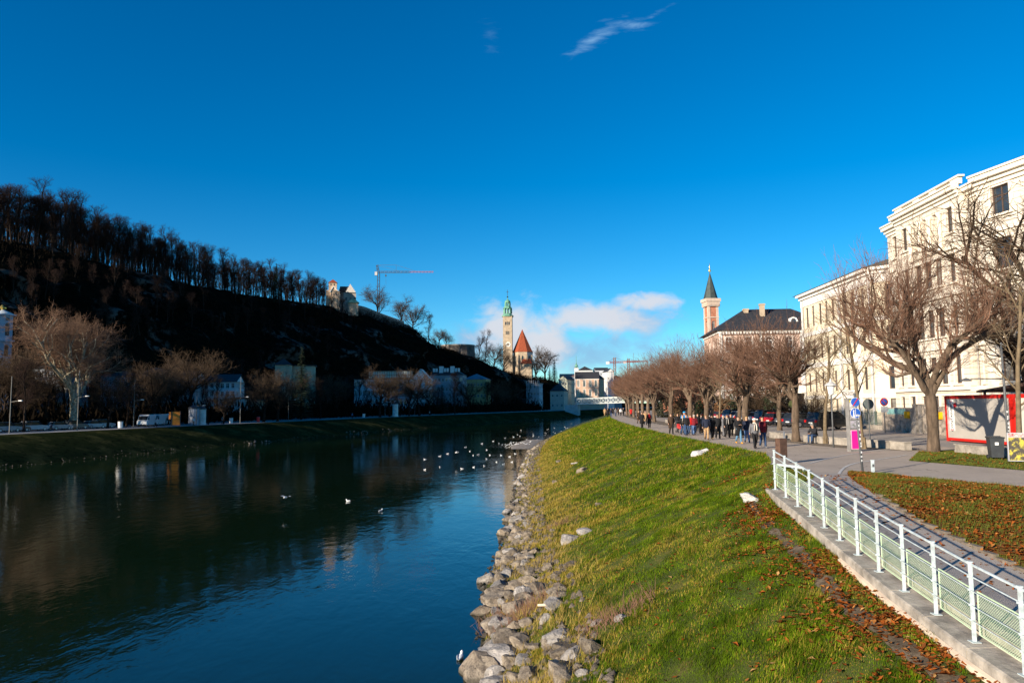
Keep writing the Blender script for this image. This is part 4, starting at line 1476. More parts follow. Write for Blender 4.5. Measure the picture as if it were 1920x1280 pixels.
mb.b2(-6.5, -.2, -2.6, 4, 3.8, 4.5); mb.b2(-6.7, -.1, -2.8, 4.1, 4.503, 4.75)
mb.build('porch_roof', WHITE_T, yel)
for x_ in (-6.2, -4.4, -2.5, -.7):
    MB().lathe([(.3, 0), (.3, .3), (.22, .4), (.2, 3.5), (.3, 3.79)], 10, (x_, -2.2, 0)).build('porch_pillar', WHITE_T, yel, True)
facade(yel, (-6.3, .5), 0, 6.0, -.5, 3.8, [(a, b, .6, 2.9) for a, b in cols(6.0, 3, 1.0)], WHITE_T, fm=FRAME_D)
# dark lettering on a white board along the front
mb = MB().b2(12.0, 17.6, -.13, -.11, 3.05, 3.95)
mb.build('sign_board', WHITE_T, yel)


def text_mesh(s, size, ext=.01, align='CENTER'):
    cu = bpy.data.curves.new('txt', 'FONT'); cu.body = s; cu.size = size; cu.extrude = ext; cu.align_x = align; cu.align_y = 'CENTER'
    cu.resolution_u = 2
    o = bpy.data.objects.new('txt', cu); COL.objects.link(o)
    dg = bpy.context.evaluated_depsgraph_get()
    me = bpy.data.meshes.new_from_object(o.evaluated_get(dg))
    bpy.data.objects.remove(o); bpy.data.curves.remove(cu)
    me.materials.clear()
    return me


def put_text(s, size, material, parent, loc, rot, name='lettering', ext=.008):
    me = text_mesh(s, size, ext); me.materials.append(material)
    o = obj(name, me, parent); o.location = loc; o.rotation_euler = rot
    return o


INK = mat('dark_ink', (.03, .028, .03), .7, .1, 3)
put_text('KONGRESSHAUS', .62, INK, yel, (14.8, -.135, 3.5), (math.pi / 2, 0, 0))

# ---- pink villa with black roof
vp = AT(1354, 760, 132)
vil, vroof = house('pink_villa', 'pink and cream villa with black slate roof and arched windows', (vp.x + 10.5, 132, 4.9), R(-4), 21, 14, 15.4, 3, 6, PINK, 'hip', 4.6, ROOF_B, 1.2, 2.5, 'villa', True, True, eave=.9, trim=WHITE_T, surround=WHITE_T)
mb = MB()
for x_ in (-10.5, -3.5, 3.5, 10.0):
    MB().b2(x_ + .05, x_ + .55, -.16, -.004, -.4, 14.9).build('pilaster', WHITE_T, vil)
for k in range(40):
    mb.b2(-10.4 + k * .52, -10.15 + k * .52, -.55, -.23, 14.75, 15.2)
mb.b2(-10.5, 10.5, -.2, -.004, 9.6, 10.0); mb.b2(-10.5, 10.5, -.2, -.004, 4.6, 5.0)
mb.build('frieze', WHITE_T, vil)
for x_, y_, h_ in ((-4.2, 6, 4.3), (-1.6, 4.5, 5.0), (8.6, 6, 4.4)):
    c_ = MB().b2(x_ - .4, x_ + .4, y_ - .4, y_ + .4, 16.6, 15.4 + h_); c_.b2(x_ - .5, x_ + .5, y_ - .5, y_ + .5, 15.404 + h_, 15.7 + h_)
    c_.build('chimney', STONE, vroof)
d_ = MB().exy([(-.8, 0), (.8, 0), (.8, .9), (.55, 1.4), (0, 1.65), (-.55, 1.4), (-.8, .9)], 0, 2.2)
dm = d_.build('dormer', WHITE_T, vroof); dm.location = (3.2, 1.9, 16.3)
obj('pane', window_meshes(.9, 1.2, 'arch', FRAME_W, GLASS)[1], dm, (0, -.06, .15)); 

# ---- brick church tower with a dark spire
tp = AT(1335, 640, 215)
ct = thing('brick_church', 'brick church tower with slim dark spire and golden finial', 'church', (tp.x, 215, 4.9), R(8))
W2 = 1.6
tz = AT(1335, 571, 215).z - 4.9
mb = MB()
for sx, sy in ((-1, -1), (1, -1), (1, 1), (-1, 1)):
    mb.b2(sx * W2 - .35 * (1 if sx > 0 else -1) - .35, sx * W2 - .35 * (1 if sx > 0 else -1) + .35, sy * W2 - .35 * (1 if sy > 0 else -1) - .35, sy * W2 - .35 * (1 if sy > 0 else -1) + .35, 0, tz)
mb.b2(-W2 - .1, W2 + .1, -W2 - .1, W2 + .1, tz - 4.0, tz - 3.7)
mb.b2(-W2 - .35, W2 + .35, -W2 - .35, W2 + .35, tz, tz + .7); mb.b2(-W2 - .6, W2 + .6, -W2 - .6, W2 + .6, tz + .703, tz + 1.6)
for k in range(9):
    for s_ in (-1, 1):
        mb.box((-W2 + k * W2 / 4, s_ * (W2 + .3), tz - .35), (.24, .3, .66)); mb.box((s_ * (W2 + .3), -W2 + k * W2 / 4, tz - .35), (.3, .24, .66))
mb.build('stone_trim', mat('pale_stone', (.55, .43, .34), .9, .15, 1), ct)
for k in range(4):
    a = k * math.pi / 2
    c, s_ = math.cos(a), math.sin(a); q = W2 - .12
    o0 = (-q * c - -q * s_ * -1 * -1, -q * s_)
    ox, oy = rot2(-q, -q, a)
    facade(ct, (ox, oy), a, 2 * q, 0, tz - .7, [(q - .5, q + .5, tz - 9.2, tz - 4.9, 'arch'), (q - .4, q + .4, tz - 16, tz - 13, 'arch')], BRICK, fm=mat('pale_stone', (.5, .4, .3)))
sp = MB()
zs_ = tz + 1.6
top = AT(1331, 513, 215).z - 4.9
sp.lathe([(2.15, 0), (1.95, .5), (1.0, (top - zs_) * .55), (.12, top - zs_)], 8, (0, 0, zs_ + .003), 0, math.pi / 8)
sp.build('spire', mat('spire_slate', (.05, .065, .06), .6, .3, .7), ct)
MB().lathe([(.08, 0), (.1, .5), (.45, .9), (.12, 1.3), (.16, 1.8), (.05, 2.4), (.04, 3.2)], 8, (0, 0, top - .05 + .0)).build('finial', GOLD, ct, True)
nav = MB(); nav.b2(-7, 7, 2.4, 24, 0, 9)
nav.build('nave', BRICK, ct)
MB().exy([(-7.6, 9.003), (7.6, 9.003), (0, 14)], 2.2, 24.3).build('roof', ROOF_B, ct)

# ---- church on the hill with green copper tower
mt_, mx, my = LBpx(953, 112, 40)
mz = AT(953, 694, my).z
S = my / FPX           # metres per photo pixel there
mch = thing('hill_church', 'hilltop church with green onion-domed tower and steep red choir roof', 'church', (mx, my, mz), R(-4))
tw = 17.0 * S / 2; th = 100 * S
for k in range(4):
    a = k * math.pi / 2
    ox, oy = rot2(-tw, -tw, a)
    op = [(tw - 2.0, tw - .9, th - 7.0, th - 4.2, 'arch'), (tw - .55, tw + .55, th - 7.0, th - 4.2, 'arch'), (tw + .9, tw + 2.0, th - 7.0, th - 4.2, 'arch'),
          (tw - 1.5, tw - .75, th - 15.2, th - 12.2), (tw - .4, tw + .4, th - 15.2, th - 12.2), (tw + .75, tw + 1.5, th - 15.2, th - 12.2)]
    facade(mch, (ox, oy), a, 2 * tw, -6, th, op, STONE, fm=DARKM, depth=.5)
ck = MB().disc((.4, -tw - .12, th - 23.5), 2.1, (0, 1, 0), .2, 24); cko = ck.build('clock_face', mat('clock_white', (.75, .72, .66), .8), mch)
hd = MB(); hd.disc((.4, -tw - .25, th - 23.5), 1.25, (0, 1, 0), .06, 20); hd.build('clock_ring', mat('clock_grey', (.22, .2, .18), .7), cko)
h2 = MB(); h2.box((.4, -tw - .3, th - 23.0), (.18, .06, 1.6)); h2.box((.9, -tw - .3, th - 23.5), (1.2, .055, .18)); h2.build('clock_hand', GOLD, cko)
mb = MB(); mb.b2(-tw - .3, tw + .3, -tw - .3, tw + .3, th, th + .5)
mb.build('tower_cornice', STONE, mch)
k_ = S * .74
z = th + .503
cop = MB()
cop.lathe([(tw * 1.42, 0), (tw * 1.35, 2.5 * k_), (tw * 1.12, 4 * k_), (tw * .98, 6 * k_), (tw * .9, 7.5 * k_)], 8, (0, 0, z), 0, math.pi / 8)
z1 = z + 7.5 * k_
for r_ in range(8):
    a = r_ * math.pi / 4
    cop.path([(math.cos(a) * tw * .84, math.sin(a) * tw * .84, z1), (math.cos(a) * tw * .82, math.sin(a) * tw * .82, z1 + 13 * k_)], tw * .17, 5)
z2 = z1 + 13 * k_
cop.lathe([(tw * 1.06, 0), (tw * 1.02, 1.5 * k_), (tw * .9, 2.5 * k_), (tw * .82, 5 * k_), (tw * .62, 7 * k_)], 8, (0, 0, z2), 0, math.pi / 8)
z3 = z2 + 7 * k_
for r_ in range(8):
    a = r_ * math.pi / 4
    cop.path([(math.cos(a) * tw * .55, math.sin(a) * tw * .55, z3), (math.cos(a) * tw * .54, math.sin(a) * tw * .54, z3 + 8 * k_)], tw * .13, 5)
z4 = z3 + 8 * k_
cop.lathe([(tw * .66, 0), (tw * .68, 2 * k_), (tw * .6, 4.5 * k_), (tw * .34, 7 * k_), (tw * .12, 9 * k_), (.25, 13 * k_), (.16, 19 * k_)], 8, (0, 0, z4), 0, math.pi / 8)
cop.build('copper_dome', ROOF_C, mch)
cr_ = MB(); zc_ = z4 + 15.5 * k_
cr_.lathe([(.1, -.8), (.75, 0), (.1, .8)], 8, (0, 0, zc_)); cr_.box((0, 0, zc_ + 3.6), (.3, .3, 5)); cr_.box((0, 0, zc_ + 4.2), (1.9, .28, .3))
cr_.build('cross', DARKM, mch)
# choir with apse
cx0, cx1 = tw + .5, tw + 33 * S + 1.5
cw = cx1 - cx0; cz = 34 * S + .0
xc = (cx0 + cx1) / 2
poly = [(cx0, 14), (cx0, 0), (xc - cw * .22, -3.2), (xc + cw * .25, -3.2), (cx1, 0.6), (cx1, 14)]
mb = MB()
for i in range(len(poly) - 1):
    a, b = poly[i], poly[i + 1]
    ang = math.atan2(b[1] - a[1], b[0] - a[0]); L = math.hypot(b[0] - a[0], b[1] - a[1])
    facade(mch, a, ang, L, -8, cz, [(L / 2 - .8, L / 2 + .8, cz * .2, cz * .78, 'arch')] if i in (1, 2, 3) and L > 3 else [], STONE if i < 3 else mat('shaded_plaster', (.42, .40, .38), .9), fm=DARKM, depth=.4)  # choir walls away from the sun: shade put into their colour
facade(mch, (cx1, 14), math.pi, cx1 - cx0, -8, cz, [], STONE)
n = len(poly)
v = [(x * 1.0 + (x - xc) * .07, y + (-.5 if y < 1 else .3), cz) for x, y in poly] + [(xc - .3, 4.5, cz + 44 * S), (xc - .3, 14, cz + 40 * S)]
f = [(i, i + 1, n) for i in range(1, n - 2)] + [(0, 1, n, n + 1), (n - 2, n - 1, n + 1, n), (n - 1, 0, n + 1), tuple(range(n - 1, -1, -1))]
MB().add(v, f).build('roof', ROOF_R, mch)
for i in range(1, 5):
    MB().box((poly[i][0], poly[i][1] - .5, cz * .35 - 2), (1.0, 1.6, cz * .8 + 6), 0, 0, .72).build('buttress', STONE, mch)
mb = MB().b2(xc - 1, xc + 8, -7.5, -3.3, -9, cz * .32)
mb.build('chapel', STONE, mch)
MB().add([(xc - 1.5, -8, cz * .32), (xc + 8.5, -8, cz * .32), (xc + 8.5, -3.3, cz * .32), (xc - 1.5, -3.3, cz * .32), (xc + .5, -3.35, cz * .6), (xc + 6.5, -3.35, cz * .6)], [(0, 1, 5, 4), (1, 2, 5), (3, 0, 4), (2, 3, 4, 5), (0, 3, 2, 1)]).build('chapel_roof', ROOF_R, mch)

# ---- villa on the hilltop (tower, gables)
t_, hx, hy = LBpx(637, 104, 60)
hzb = Hl(t_, 104) - 1
S = hy / FPX
cas = thing('hilltop_villa', 'small castle-like villa with red tower roof on the hilltop', 'villa', (hx, hy, hzb), R(12))
def hxp(px): return (px - 637) * S
b0 = AT(637, 575, hy).z - hzb
def hzp(py): return AT(637, py, hy).z - hzb
facs = [(614, 634, 570, 533, 0.0), ]
def bx4(x0_, x1_, y0_, y1_, za, zb_, wm, ops=(), nm='wall'):
    facade(cas, (x0_, y0_), 0, x1_ - x0_, za, zb_, list(ops), wm, fm=DARKM); facade(cas, (x1_, y0_), math.pi / 2, y1_ - y0_, za, zb_, [], wm)
    facade(cas, (x1_, y1_), math.pi, x1_ - x0_, za, zb_, [], wm); facade(cas, (x0_, y1_), -math.pi / 2, y1_ - y0_, za, zb_, [], wm)
CASW = mat('villa_stone', (.52, .38, .26), .95, .2, .5)
w_ = hxp(631) - hxp(616)
bx4(hxp(616), hxp(631), 2, 2 + w_, -4, hzp(529), CASW, [(w_ * .22, w_ * .36, hzp(534.5), hzp(531)), (w_ * .62, w_ * .76, hzp(534.5), hzp(531))])
rx0, rx1 = hxp(615), hxp(632)
MB().add([(rx0, 1.5, hzp(529)), (rx1, 1.5, hzp(529)), (rx1, 2.5 + w_, hzp(529)), (rx0, 2.5 + w_, hzp(529)), ((rx0 + rx1) / 2, 2 + w_ / 2, hzp(521.5))], [(0, 1, 4), (1, 2, 4), (2, 3, 4), (3, 0, 4), (0, 3, 2, 1)]).build('tower_roof', ROOF_R, cas)
w2_ = hxp(636) - hxp(619)
bx4(hxp(619), hxp(637), -.8, 2.2, -4, hzp(548), CASW, [(w2_ * (.1 + .18 * i), w2_ * (.2 + .18 * i), hzp(555), hzp(550)) for i in range(5)])
MB().exy([(hxp(619), hzp(548)), (hxp(638), hzp(548)), (hxp(625), hzp(538))], -.9, 2.0).build('gable', CASW, cas)
g = MB(); g.path([(hxp(618.4), -1.1, hzp(548.5)), (hxp(625), -1.1, hzp(537.4)), (hxp(632), -1.1, hzp(545)), (hxp(638.5), -1.1, hzp(548.6))], .35, 4); g.build('bargeboard', WHITEW, cas)
bx4(hxp(611.5), hxp(618.9), 0, 4, -4, hzp(544), CASW, [])
bx4(hxp(636), hxp(667), 4, 14, -5, hzp(546), mat('villa_shade_wall', (.34, .30, .26), .9, .2, .4), [(3 + 2.3 * i, 4 + 2.3 * i, hzp(561), hzp(555)) for i in range(3)])  # right block: shade put into the wall colour
MB().exy([(hxp(634), hzp(546)), (hxp(658), hzp(546)), (hxp(655), hzp(534)), (hxp(637), hzp(534))], 5, 13).build('roof', ROOF_B, cas)
# stepped gable
gp = []
xa, xm, xb = hxp(648), hxp(656.5), hxp(667)
stp = 5
for i in range(stp):
    xx = xa + (xm - xa) * i / stp; zz = hzp(546) + (hzp(530.5) - hzp(546)) * (i + 1) / stp
    gp += [(xx, gp[-1][1] if gp else hzp(546)), (xx, zz)]
for i in range(stp):
    xx = xm + (xb - xm) * (i + .35) / stp; zz = hzp(530.5) + (hzp(546) - hzp(530.5)) * i / stp
    gp += [(xx, zz), (xx, hzp(530.5) + (hzp(546) - hzp(530.5)) * (i + 1) / stp)]
MB().exy(gp, 3.3, 3.95).build('stepped_gable', mat('gable_plaster', (.58, .52, .45), .9, .1, 1), cas)
MB().add([(hxp(651), -3, hzp(568)), (hxp(673), -3, hzp(568)), (hxp(673), 3, hzp(568)), (hxp(651), 3, hzp(568)), (hxp(662), 0, hzp(558.5))], [(0, 1, 4), (1, 2, 4), (2, 3, 4), (3, 0, 4), (0, 3, 2, 1)]).build('pavilion_roof', ROOF_C, cas)
MB().b2(hxp(653), hxp(671), -2.2, 2.2, -5, hzp(568)).build('pavilion_wall', CASW, cas)

# terrace wall with battlements along the crest
wpts = []
for px in np.arange(655, 800, 3.0):
    t_, x, y = LBpx(px, CREST_O - 4, 55)
    wpts.append((t_, x, y))
tw_ = thing('terrace_wall', 'long dark battlemented terrace wall along the hill crest', 'wall', (0, 0, 0))
mb = MB(); mer = MB()
for i in range(len(wpts) - 1):
    a, b = wpts[i], wpts[i + 1]
    za = crest_z(a[0]) - 9; zt = crest_z((a[0] + b[0]) / 2) + .6
    L = math.hypot(b[1] - a[1], b[2] - a[2]); an = math.atan2(b[2] - a[2], b[1] - a[1])
    mb.box(((a[1] + b[1]) / 2, (a[2] + b[2]) / 2, (za + zt) / 2), (L * 1.02, 1.2, zt - za), an)
    if a[1] and proj((a[1], a[2], zt))[0] < 757:
        o_ = MB().box(((a[1] + b[1]) / 2, (a[2] + b[2]) / 2, zt + .75), (L * .6, .9, 1.5), an).build('merlon', GREYST, tw_)
mb.build('wall', mat('dark_wall_stone', (.10, .085, .075), .95, .4, .3), tw_)
bt, bx_, by_ = LBpx(858, CREST_O - 2, 45)
bas = thing('bastion', 'dark round bastion on the falling end of the hill', 'wall', (bx_, by_, crest_z(bt) - 12))
MB().lathe([(13, 0), (12.4, 10), (12.2, 14.5)], 20).build('wall', mat('dark_wall_stone', (.10, .085, .075)), bas)
MB().lathe([(12.5, 14.503), (12.5, 15.4)], 20).build('coping', GREYST, bas)

# ---- houses on the far quay (in the hill's shade)
def quay_house(px0, px1, o_, py_eave, rows, ncol, wall, roof, roof_px, rmat, name, label, turn=0.0, D=12, py_base=None, **kw):
    pm = (px0 + px1) / 2
    t_, x, y = LBpx(pm, o_, 6)
    s_ = y / FPX
    ze = AT(pm, py_eave, y).z
    zb = Hl(t_, o_) - .3 if py_base is None else AT(pm, py_base, y).z
    L = (px1 - px0) * s_ / max(.5, math.cos(turn))
    return house(name, label, (x, y, zb), turn, L, D, ze - zb, rows, ncol, wall, roof, roof_px * s_, rmat, **kw), s_


quay_house(362, 437, 42, 716, 5, 8, WHITEW, 'gable', 16, ROOF_B, 'white_tenement', 'white five-storey tenement on the far quay with black roof', R(8), ww=.9, wh=1.4)
quay_house(431, 458, 36, 747, 2, 4, WHITEW, 'hip', 3, ROOF_B, 'low_white_house', 'low white annex right of the five-storey tenement', R(8), 9, ww=.9, wh=1.3)
quay_house(458, 486, 38, 751, 1, 3, TANW, 'flat', 1, ROOF_B, 'low_tan_building', 'low tan building right of the low white annex', R(6), 8, ww=1.0, wh=1.2)
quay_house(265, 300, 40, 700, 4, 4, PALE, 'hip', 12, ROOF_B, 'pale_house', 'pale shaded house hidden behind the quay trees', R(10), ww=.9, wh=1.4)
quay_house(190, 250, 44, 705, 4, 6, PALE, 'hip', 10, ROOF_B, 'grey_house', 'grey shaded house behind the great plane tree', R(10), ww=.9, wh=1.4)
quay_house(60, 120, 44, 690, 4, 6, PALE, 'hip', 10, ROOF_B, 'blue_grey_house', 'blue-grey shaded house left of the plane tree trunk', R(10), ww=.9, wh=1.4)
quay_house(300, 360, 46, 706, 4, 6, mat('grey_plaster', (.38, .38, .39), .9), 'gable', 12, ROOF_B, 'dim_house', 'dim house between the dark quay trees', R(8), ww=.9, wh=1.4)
(tw1, _r), s1 = quay_house(516, 544, 54, 684, 2, 1, TANW, 'hip', 13, ROOF_B, 'tan_tower_house', 'tan tower house with pointed roof behind the spruce', R(12), 9, ww=1.2, wh=2.2)
quay_house(544, 588, 52, 686, 2, 3, TANW, 'flat', 1, ROOF_B, 'tan_block', 'tan block behind the tall spruce', R(12), 9, ww=1.2, wh=2.0)
(gh, ghr), s2 = quay_house(664, 770, 40, 711, 4, 14, mat('bluish_plaster', (.50, .53, .56), .9, .1, .4), 'flat', 1, ROOF_B, 'glazed_top_building', 'long pale building with a glazed top storey on the far quay', R(2), 14, ww=1.2, wh=2.0)
gz_ = AT(717, 711, gh.location.y).z - gh.location.z + .6
Lg = 78 * s2
x0_ = (690 - 717) * s2
gl = MB().b2(x0_, x0_ + Lg, 1.2, 1.3, gz_, gz_ + 12.5 * s2)
gl.build('glazing', mat('lit_glazing', (.55, .56, .5), .3, .15, .3, spec=.6), gh)
mb = MB()
for k in range(25):
    mb.b2(x0_ + k * Lg / 24 - .09, x0_ + k * Lg / 24 + .09, 1.0, 1.2, gz_, gz_ + 12.5 * s2)
mb.b2(x0_ - .2, x0_ + Lg + .2, .8, 12, gz_ + 12.5 * s2 + .003, gz_ + 13.6 * s2); mb.b2(x0_, x0_ + Lg, 1.02, 1.18, gz_ + 5.5 * s2, gz_ + 6.2 * s2)
mb.b2(x0_ + .1, x0_ + Lg - .1, 1.5, 11.8, gz_, gz_ + 12.5 * s2)
mb.build('glazing_frame', FRAME_D, gh)
quay_house(771, 806, 42, 712, 4, 3, WHITEW, 'gable', 21, WHITEW, 'gabled_white_house', 'white house with a wide curved gable beside the glazed-top building', R(0), 12, ww=1.2, wh=1.9, ridge='y')
(lh, lr), s3 = quay_house(806, 868, 42, 703, 4, 9, PALE, 'hip', 15, ROOF_B, 'long_white_house', 'long white house with black roof and pale dormers', R(-4), 14, ww=1.1, wh=1.8)
hh3 = AT(837, 703, lh.location.y).z - lh.location.z
for k, pxx in enumerate((812, 817, 826, 833, 838, 847, 854, 859)):
    dm = MB().box((0, 0, 0), (.9 if k not in (2, 5) else 2.0, 1.6, 1.8 if k not in (2, 5) else 3.8))
    o_ = dm.build('dormer', WHITEW, lr); o_.location = ((pxx - 837) * s3, 2.6, hh3 + 2.6)
quay_house(868, 912, 40, 711, 3, 7, YELLW, 'hip', 11, mat('blue_grey_roof', (.16, .20, .24), .7, .2, .5), 'ochre_house', 'ochre house with pale blue-grey hipped roof and skylights', R(-8), 13, ww=1.1, wh=1.6)
(sc_, _), s4 = quay_house(988, 1012, 34, 719, 4, 4, mat('grey_sheeting', (.40, .41, .46), .8, .2, .6), 'flat', .5, GREYST, 'scaffolded_house', 'grey house wrapped in scaffolding near the footbridge', R(-14), 10, ww=1.0, wh=1.7)
mb = MB(); Ls = 24 * s4; Hs = AT(1000, 719, sc_.location.y).z - sc_.location.z
for k in range(8):
    x_ = -Ls / 2 + Ls * k / 7
    mb.path([(x_, -1.0, 0), (x_, -1.0, Hs + 2.2)], .09, 4); mb.path([(x_, -.3, 0), (x_, -.3, Hs + 1.8)], .09, 4)
for k in range(6):
    z = Hs * (k + 1) / 6
    mb.path([(-Ls / 2, -1.0, z), (Ls / 2, -1.0, z)], .08, 4); mb.b2(-Ls / 2, Ls / 2, -.95, -.35, z - .05, z)
mb.build('scaffold', mat('scaffold_pipe', (.45, .45, .47), .5, .2, 3), sc_)
quay_house(1032, 1057, 30, 733, 2, 3, mat('pinkish_plaster', (.55, .42, .34), .9, .1, .4), 'hip', 15, ROOF_B, 'small_hipped_house', 'small pinkish house with dark hipped roof by the footbridge', R(-20), 10, ww=1.3, wh=1.6)
# far church tower at the left edge
lt, lx, ly = LBpx(6, 46, 25)
ltw = thing('white_bell_tower', 'pale baroque bell tower in blue shade cut by the left edge', 'church', (lx, ly, 3.5), R(47))
s_ = ly / FPX
Hh = AT(6, 592, ly).z - 3.5
w_ = 13.5 * s_
TWR = mat('blue_shade_plaster', (.34, .40, .48), .9, .08, .5)  # blue of the shaded tower put into the plaster colour
for k in range(4):
    ox, oy = rot2(-w_, -w_, k * math.pi / 2)
    facade(ltw, (ox, oy), k * math.pi / 2, 2 * w_, 0, Hh, [(w_ + .1 * w_, w_ + .62 * w_, Hh - 38 * s_, Hh - 14 * s_, 'arch'), (w_ + .1 * w_, w_ + .6 * w_, Hh - 76 * s_, Hh - 55 * s_, 'arch'), (w_ + .12 * w_, w_ + .58 * w_, Hh - 10 * s_, Hh - 4 * s_)], TWR, fm=DARKM)
mb = MB(); mb.b2(-w_ - .35, w_ + .35, -w_ - .35, w_ + .35, Hh - 49 * s_, Hh - 46.5 * s_); mb.b2(-w_ - .5, w_ + .5, -w_ - .5, w_ + .5, Hh, Hh + 2 * s_); mb.b2(-w_ - .3, w_ + .3, -w_ - .3, w_ + .3, Hh - 82 * s_, Hh - 80 * s_)
mb.build('cornice', mat('blue_shade_trim', (.40, .44, .52), .9), ltw)  # same blue shade tint put into the trim
MB().lathe([(w_ * 1.4, 0), (w_ * 1.25, 2 * s_), (w_ * .9, 4.5 * s_), (w_ * .3, 8 * s_), (.3, 9 * s_)], 12, (0, 0, Hh + 2.03 * s_)).build('dome', mat('pale_dome', (.45, .5, .52), .6), ltw, True)
g = MB(); g.lathe([(.1, 0), (.5, .5), (.1, 1)], 8, (-0.2, 0, Hh + 11 * s_)); g.box((-.2, 0, Hh + 14 * s_), (.28, .28, 5 * s_)); g.box((-.2, 0, Hh + 15 * s_), (1.4, .26, .26)); g.build('cross', GOLD, ltw)

# ---- distant town beyond the bend
def far_house(px0, px1, d, py_base, py_eave, rows, ncol, wall, roof, roof_px, rmat, name, label, D=14, turn=0.0, **kw):
    pm = (px0 + px1) / 2; s_ = d / FPX
    b_ = AT(pm, py_base, d); e_ = AT(pm, py_eave, d)
    return house(name, label, (b_.x, d, b_.z), turn, (px1 - px0) * s_ / max(.5, math.cos(turn)), D, e_.z - b_.z, rows, ncol, wall, roof, roof_px * s_, rmat, zbot=-30, **kw), s_


(fch, fcr), s5 = far_house(1080, 1123, 560, 745, 710, 2, 4, mat('salmon_plaster', (.52, .34, .24), .9, .12, .3), 'gable', 14, ROOF_B, 'salmon_church', 'salmon church with arched windows and big dark roof beyond the footbridge', 16, R(-6), ww=1.7, wh=5.0, arch=True, cat='church', surround=WHITE_T, trim=WHITE_T)
far_house(1118, 1134, 563, 745, 710, 2, 2, mat('salmon_plaster', (.52, .34, .24)), 'hip', 12, ROOF_B, 'church_choir', 'darker choir end of the salmon church', 14, R(38), ww=1.6, wh=4.6, arch=True, cat='church')
(tur, _), s_ = far_house(1078, 1085, 590, 720, 689, 1, 1, WHITEW, 'hip', 2, ROOF_C, 'white_turret', 'slim white turret with small green cap over the town', 3, ww=1.0, wh=3.5, cat='tower')
zt = AT(1081, 687, 590).z - tur.location.z
MB().lathe([(1.5, 0), (1.1, 1.2), (.5, 2.0), (.2, 3.5), (.1, 9)], 8, (0, 1.5, zt)).build('spire', ROOF_C, tur)
far_house(1084, 1112, 640, 720, 694, 1, 6, WHITEW, 'hip', 8, ROOF_B, 'dark_roofed_hall', 'large hall with dark hipped roof behind the salmon church', 20, ww=1.2, wh=1.6)
far_house(1118, 1142, 680, 740, 694, 3, 6, mat('light_grey_plaster', (.5, .52, .55), .9), 'gable', 6, ROOF_B, 'far_grey_block', 'grey block with dark roof left of the white gabled house', 20, ww=1.2, wh=1.8)
far_house(1139, 1152, 620, 750, 697, 2, 2, WHITEW, 'gable', 7, ROOF_B, 'white_gabled_house', 'bright white gabled house standing tall above the town', 16, R(6), ww=.9, wh=1.4, ridge='y')
far_house(1048, 1064, 590, 745, 712, 2, 3, mat('greenish_plaster', (.46, .46, .36), .9), 'gable', 8, ROOF_B, 'greenish_house', 'pale greenish gabled house left of the salmon church', 16, R(-25), ww=1.2, wh=1.6, ridge='y')
far_house(1052, 1078, 660, 735, 706, 2, 5, WHITEW, 'gable', 6, mat('pink_roof', (.45, .26, .2), .9), 'far_white_row', 'far white houses with pale red roofs left of the turret', 16, ww=1.2, wh=1.4)
far_house(1150, 1166, 640, 750, 708, 2, 3, PALE, 'hip', 5, ROOF_B, 'far_pale_house', 'pale far house half hidden by the promenade trees', 14, ww=1.2, wh=1.6)

# ---- steel footbridge over the river
A = Vector((*LB(452, 3), 7.6)); B = Vector((112, 432, 9.6))
fb = thing('footbridge', 'pale green steel lattice footbridge crossing the river in the distance', 'bridge', A, math.atan2(B.y - A.y, B.x - A.x))
Lb = (B - A).length; sl = (B.z - A.z) / Lb
STEEL = mat('pale_steel', (.55, .58, .55), .5, .1, 1)
def zb_(x): return x * sl
for s_ in (-2, 2):
    mb = MB(); n = 26
    for zo in (0, 3.3):
        mb.path([(0, s_, zb_(0) + zo), (Lb, s_, zb_(Lb) + zo)], .36, 4)
    for k in range(n):
        xa, xb = Lb * k / n, Lb * (k + 1) / n
        mb.path([(xa, s_, zb_(xa)), (xb, s_, zb_(xb) + 3.3)], .15, 4); mb.path([(xb, s_, zb_(xb)), (xa, s_, zb_(xa) + 3.3)], .15, 4); mb.path([(xa, s_, zb_(xa)), (xa, s_, zb_(xa) + 3.3)], .17, 4)
    mb.build('truss', STEEL, fb)
mb = MB().add([(0, -2, .1), (Lb, -2, zb_(Lb) + .1), (Lb, 2, zb_(Lb) + .1), (0, 2, .1), (0, -2, -.35), (Lb, -2, zb_(Lb) - .35), (Lb, 2, zb_(Lb) - .35), (0, 2, -.35)], [(0, 1, 2, 3), (4, 7, 6, 5), (0, 4, 5, 1), (2, 6, 7, 3)])
mb.build('deck', GREYST, fb)
MB().box((-3, 0, -5), (8, 7, 9.2)).build('abutment', mat('concrete_grey', (.42, .42, .42), .9, .15, .5), fb)
MB().box((Lb * .62, 0, zb_(Lb * .62) - 5.5), (1.4, 4, 10.2)).build('pier', mat('concrete_grey', (.42, .42, .42)), fb)

# ---- cranes
RED = mat('crane_red', (.28, .04, .025), .6, .2, 2); GREYP = mat('crane_grey', (.05, .05, .055), .5, .2, 2)


def lattice(mb, a, b, w, n, r):
    a, b = Vector(a), Vector(b)
    d = (b - a).normalized(); h = Vector((0, 0, 1)) if abs(d.z) < .9 else Vector((1, 0, 0))
    u = d.cross(h).normalized() * w / 2; v_ = u.cross(d).normalized() * w / 2
    cs = [u + v_, u - v_, -u - v_, -u + v_]
    for c in cs:
        mb.path([a + c, b + c], r, 4)
    for k in range(n):
        p, q = a.lerp(b, k / n), a.lerp(b, (k + 1) / n)
        for i in range(4):
            mb.path([p + cs[i], q + cs[(i + 1) % 4]] if k % 2 else [q + cs[i], p + cs[(i + 1) % 4]], r * .65, 3)


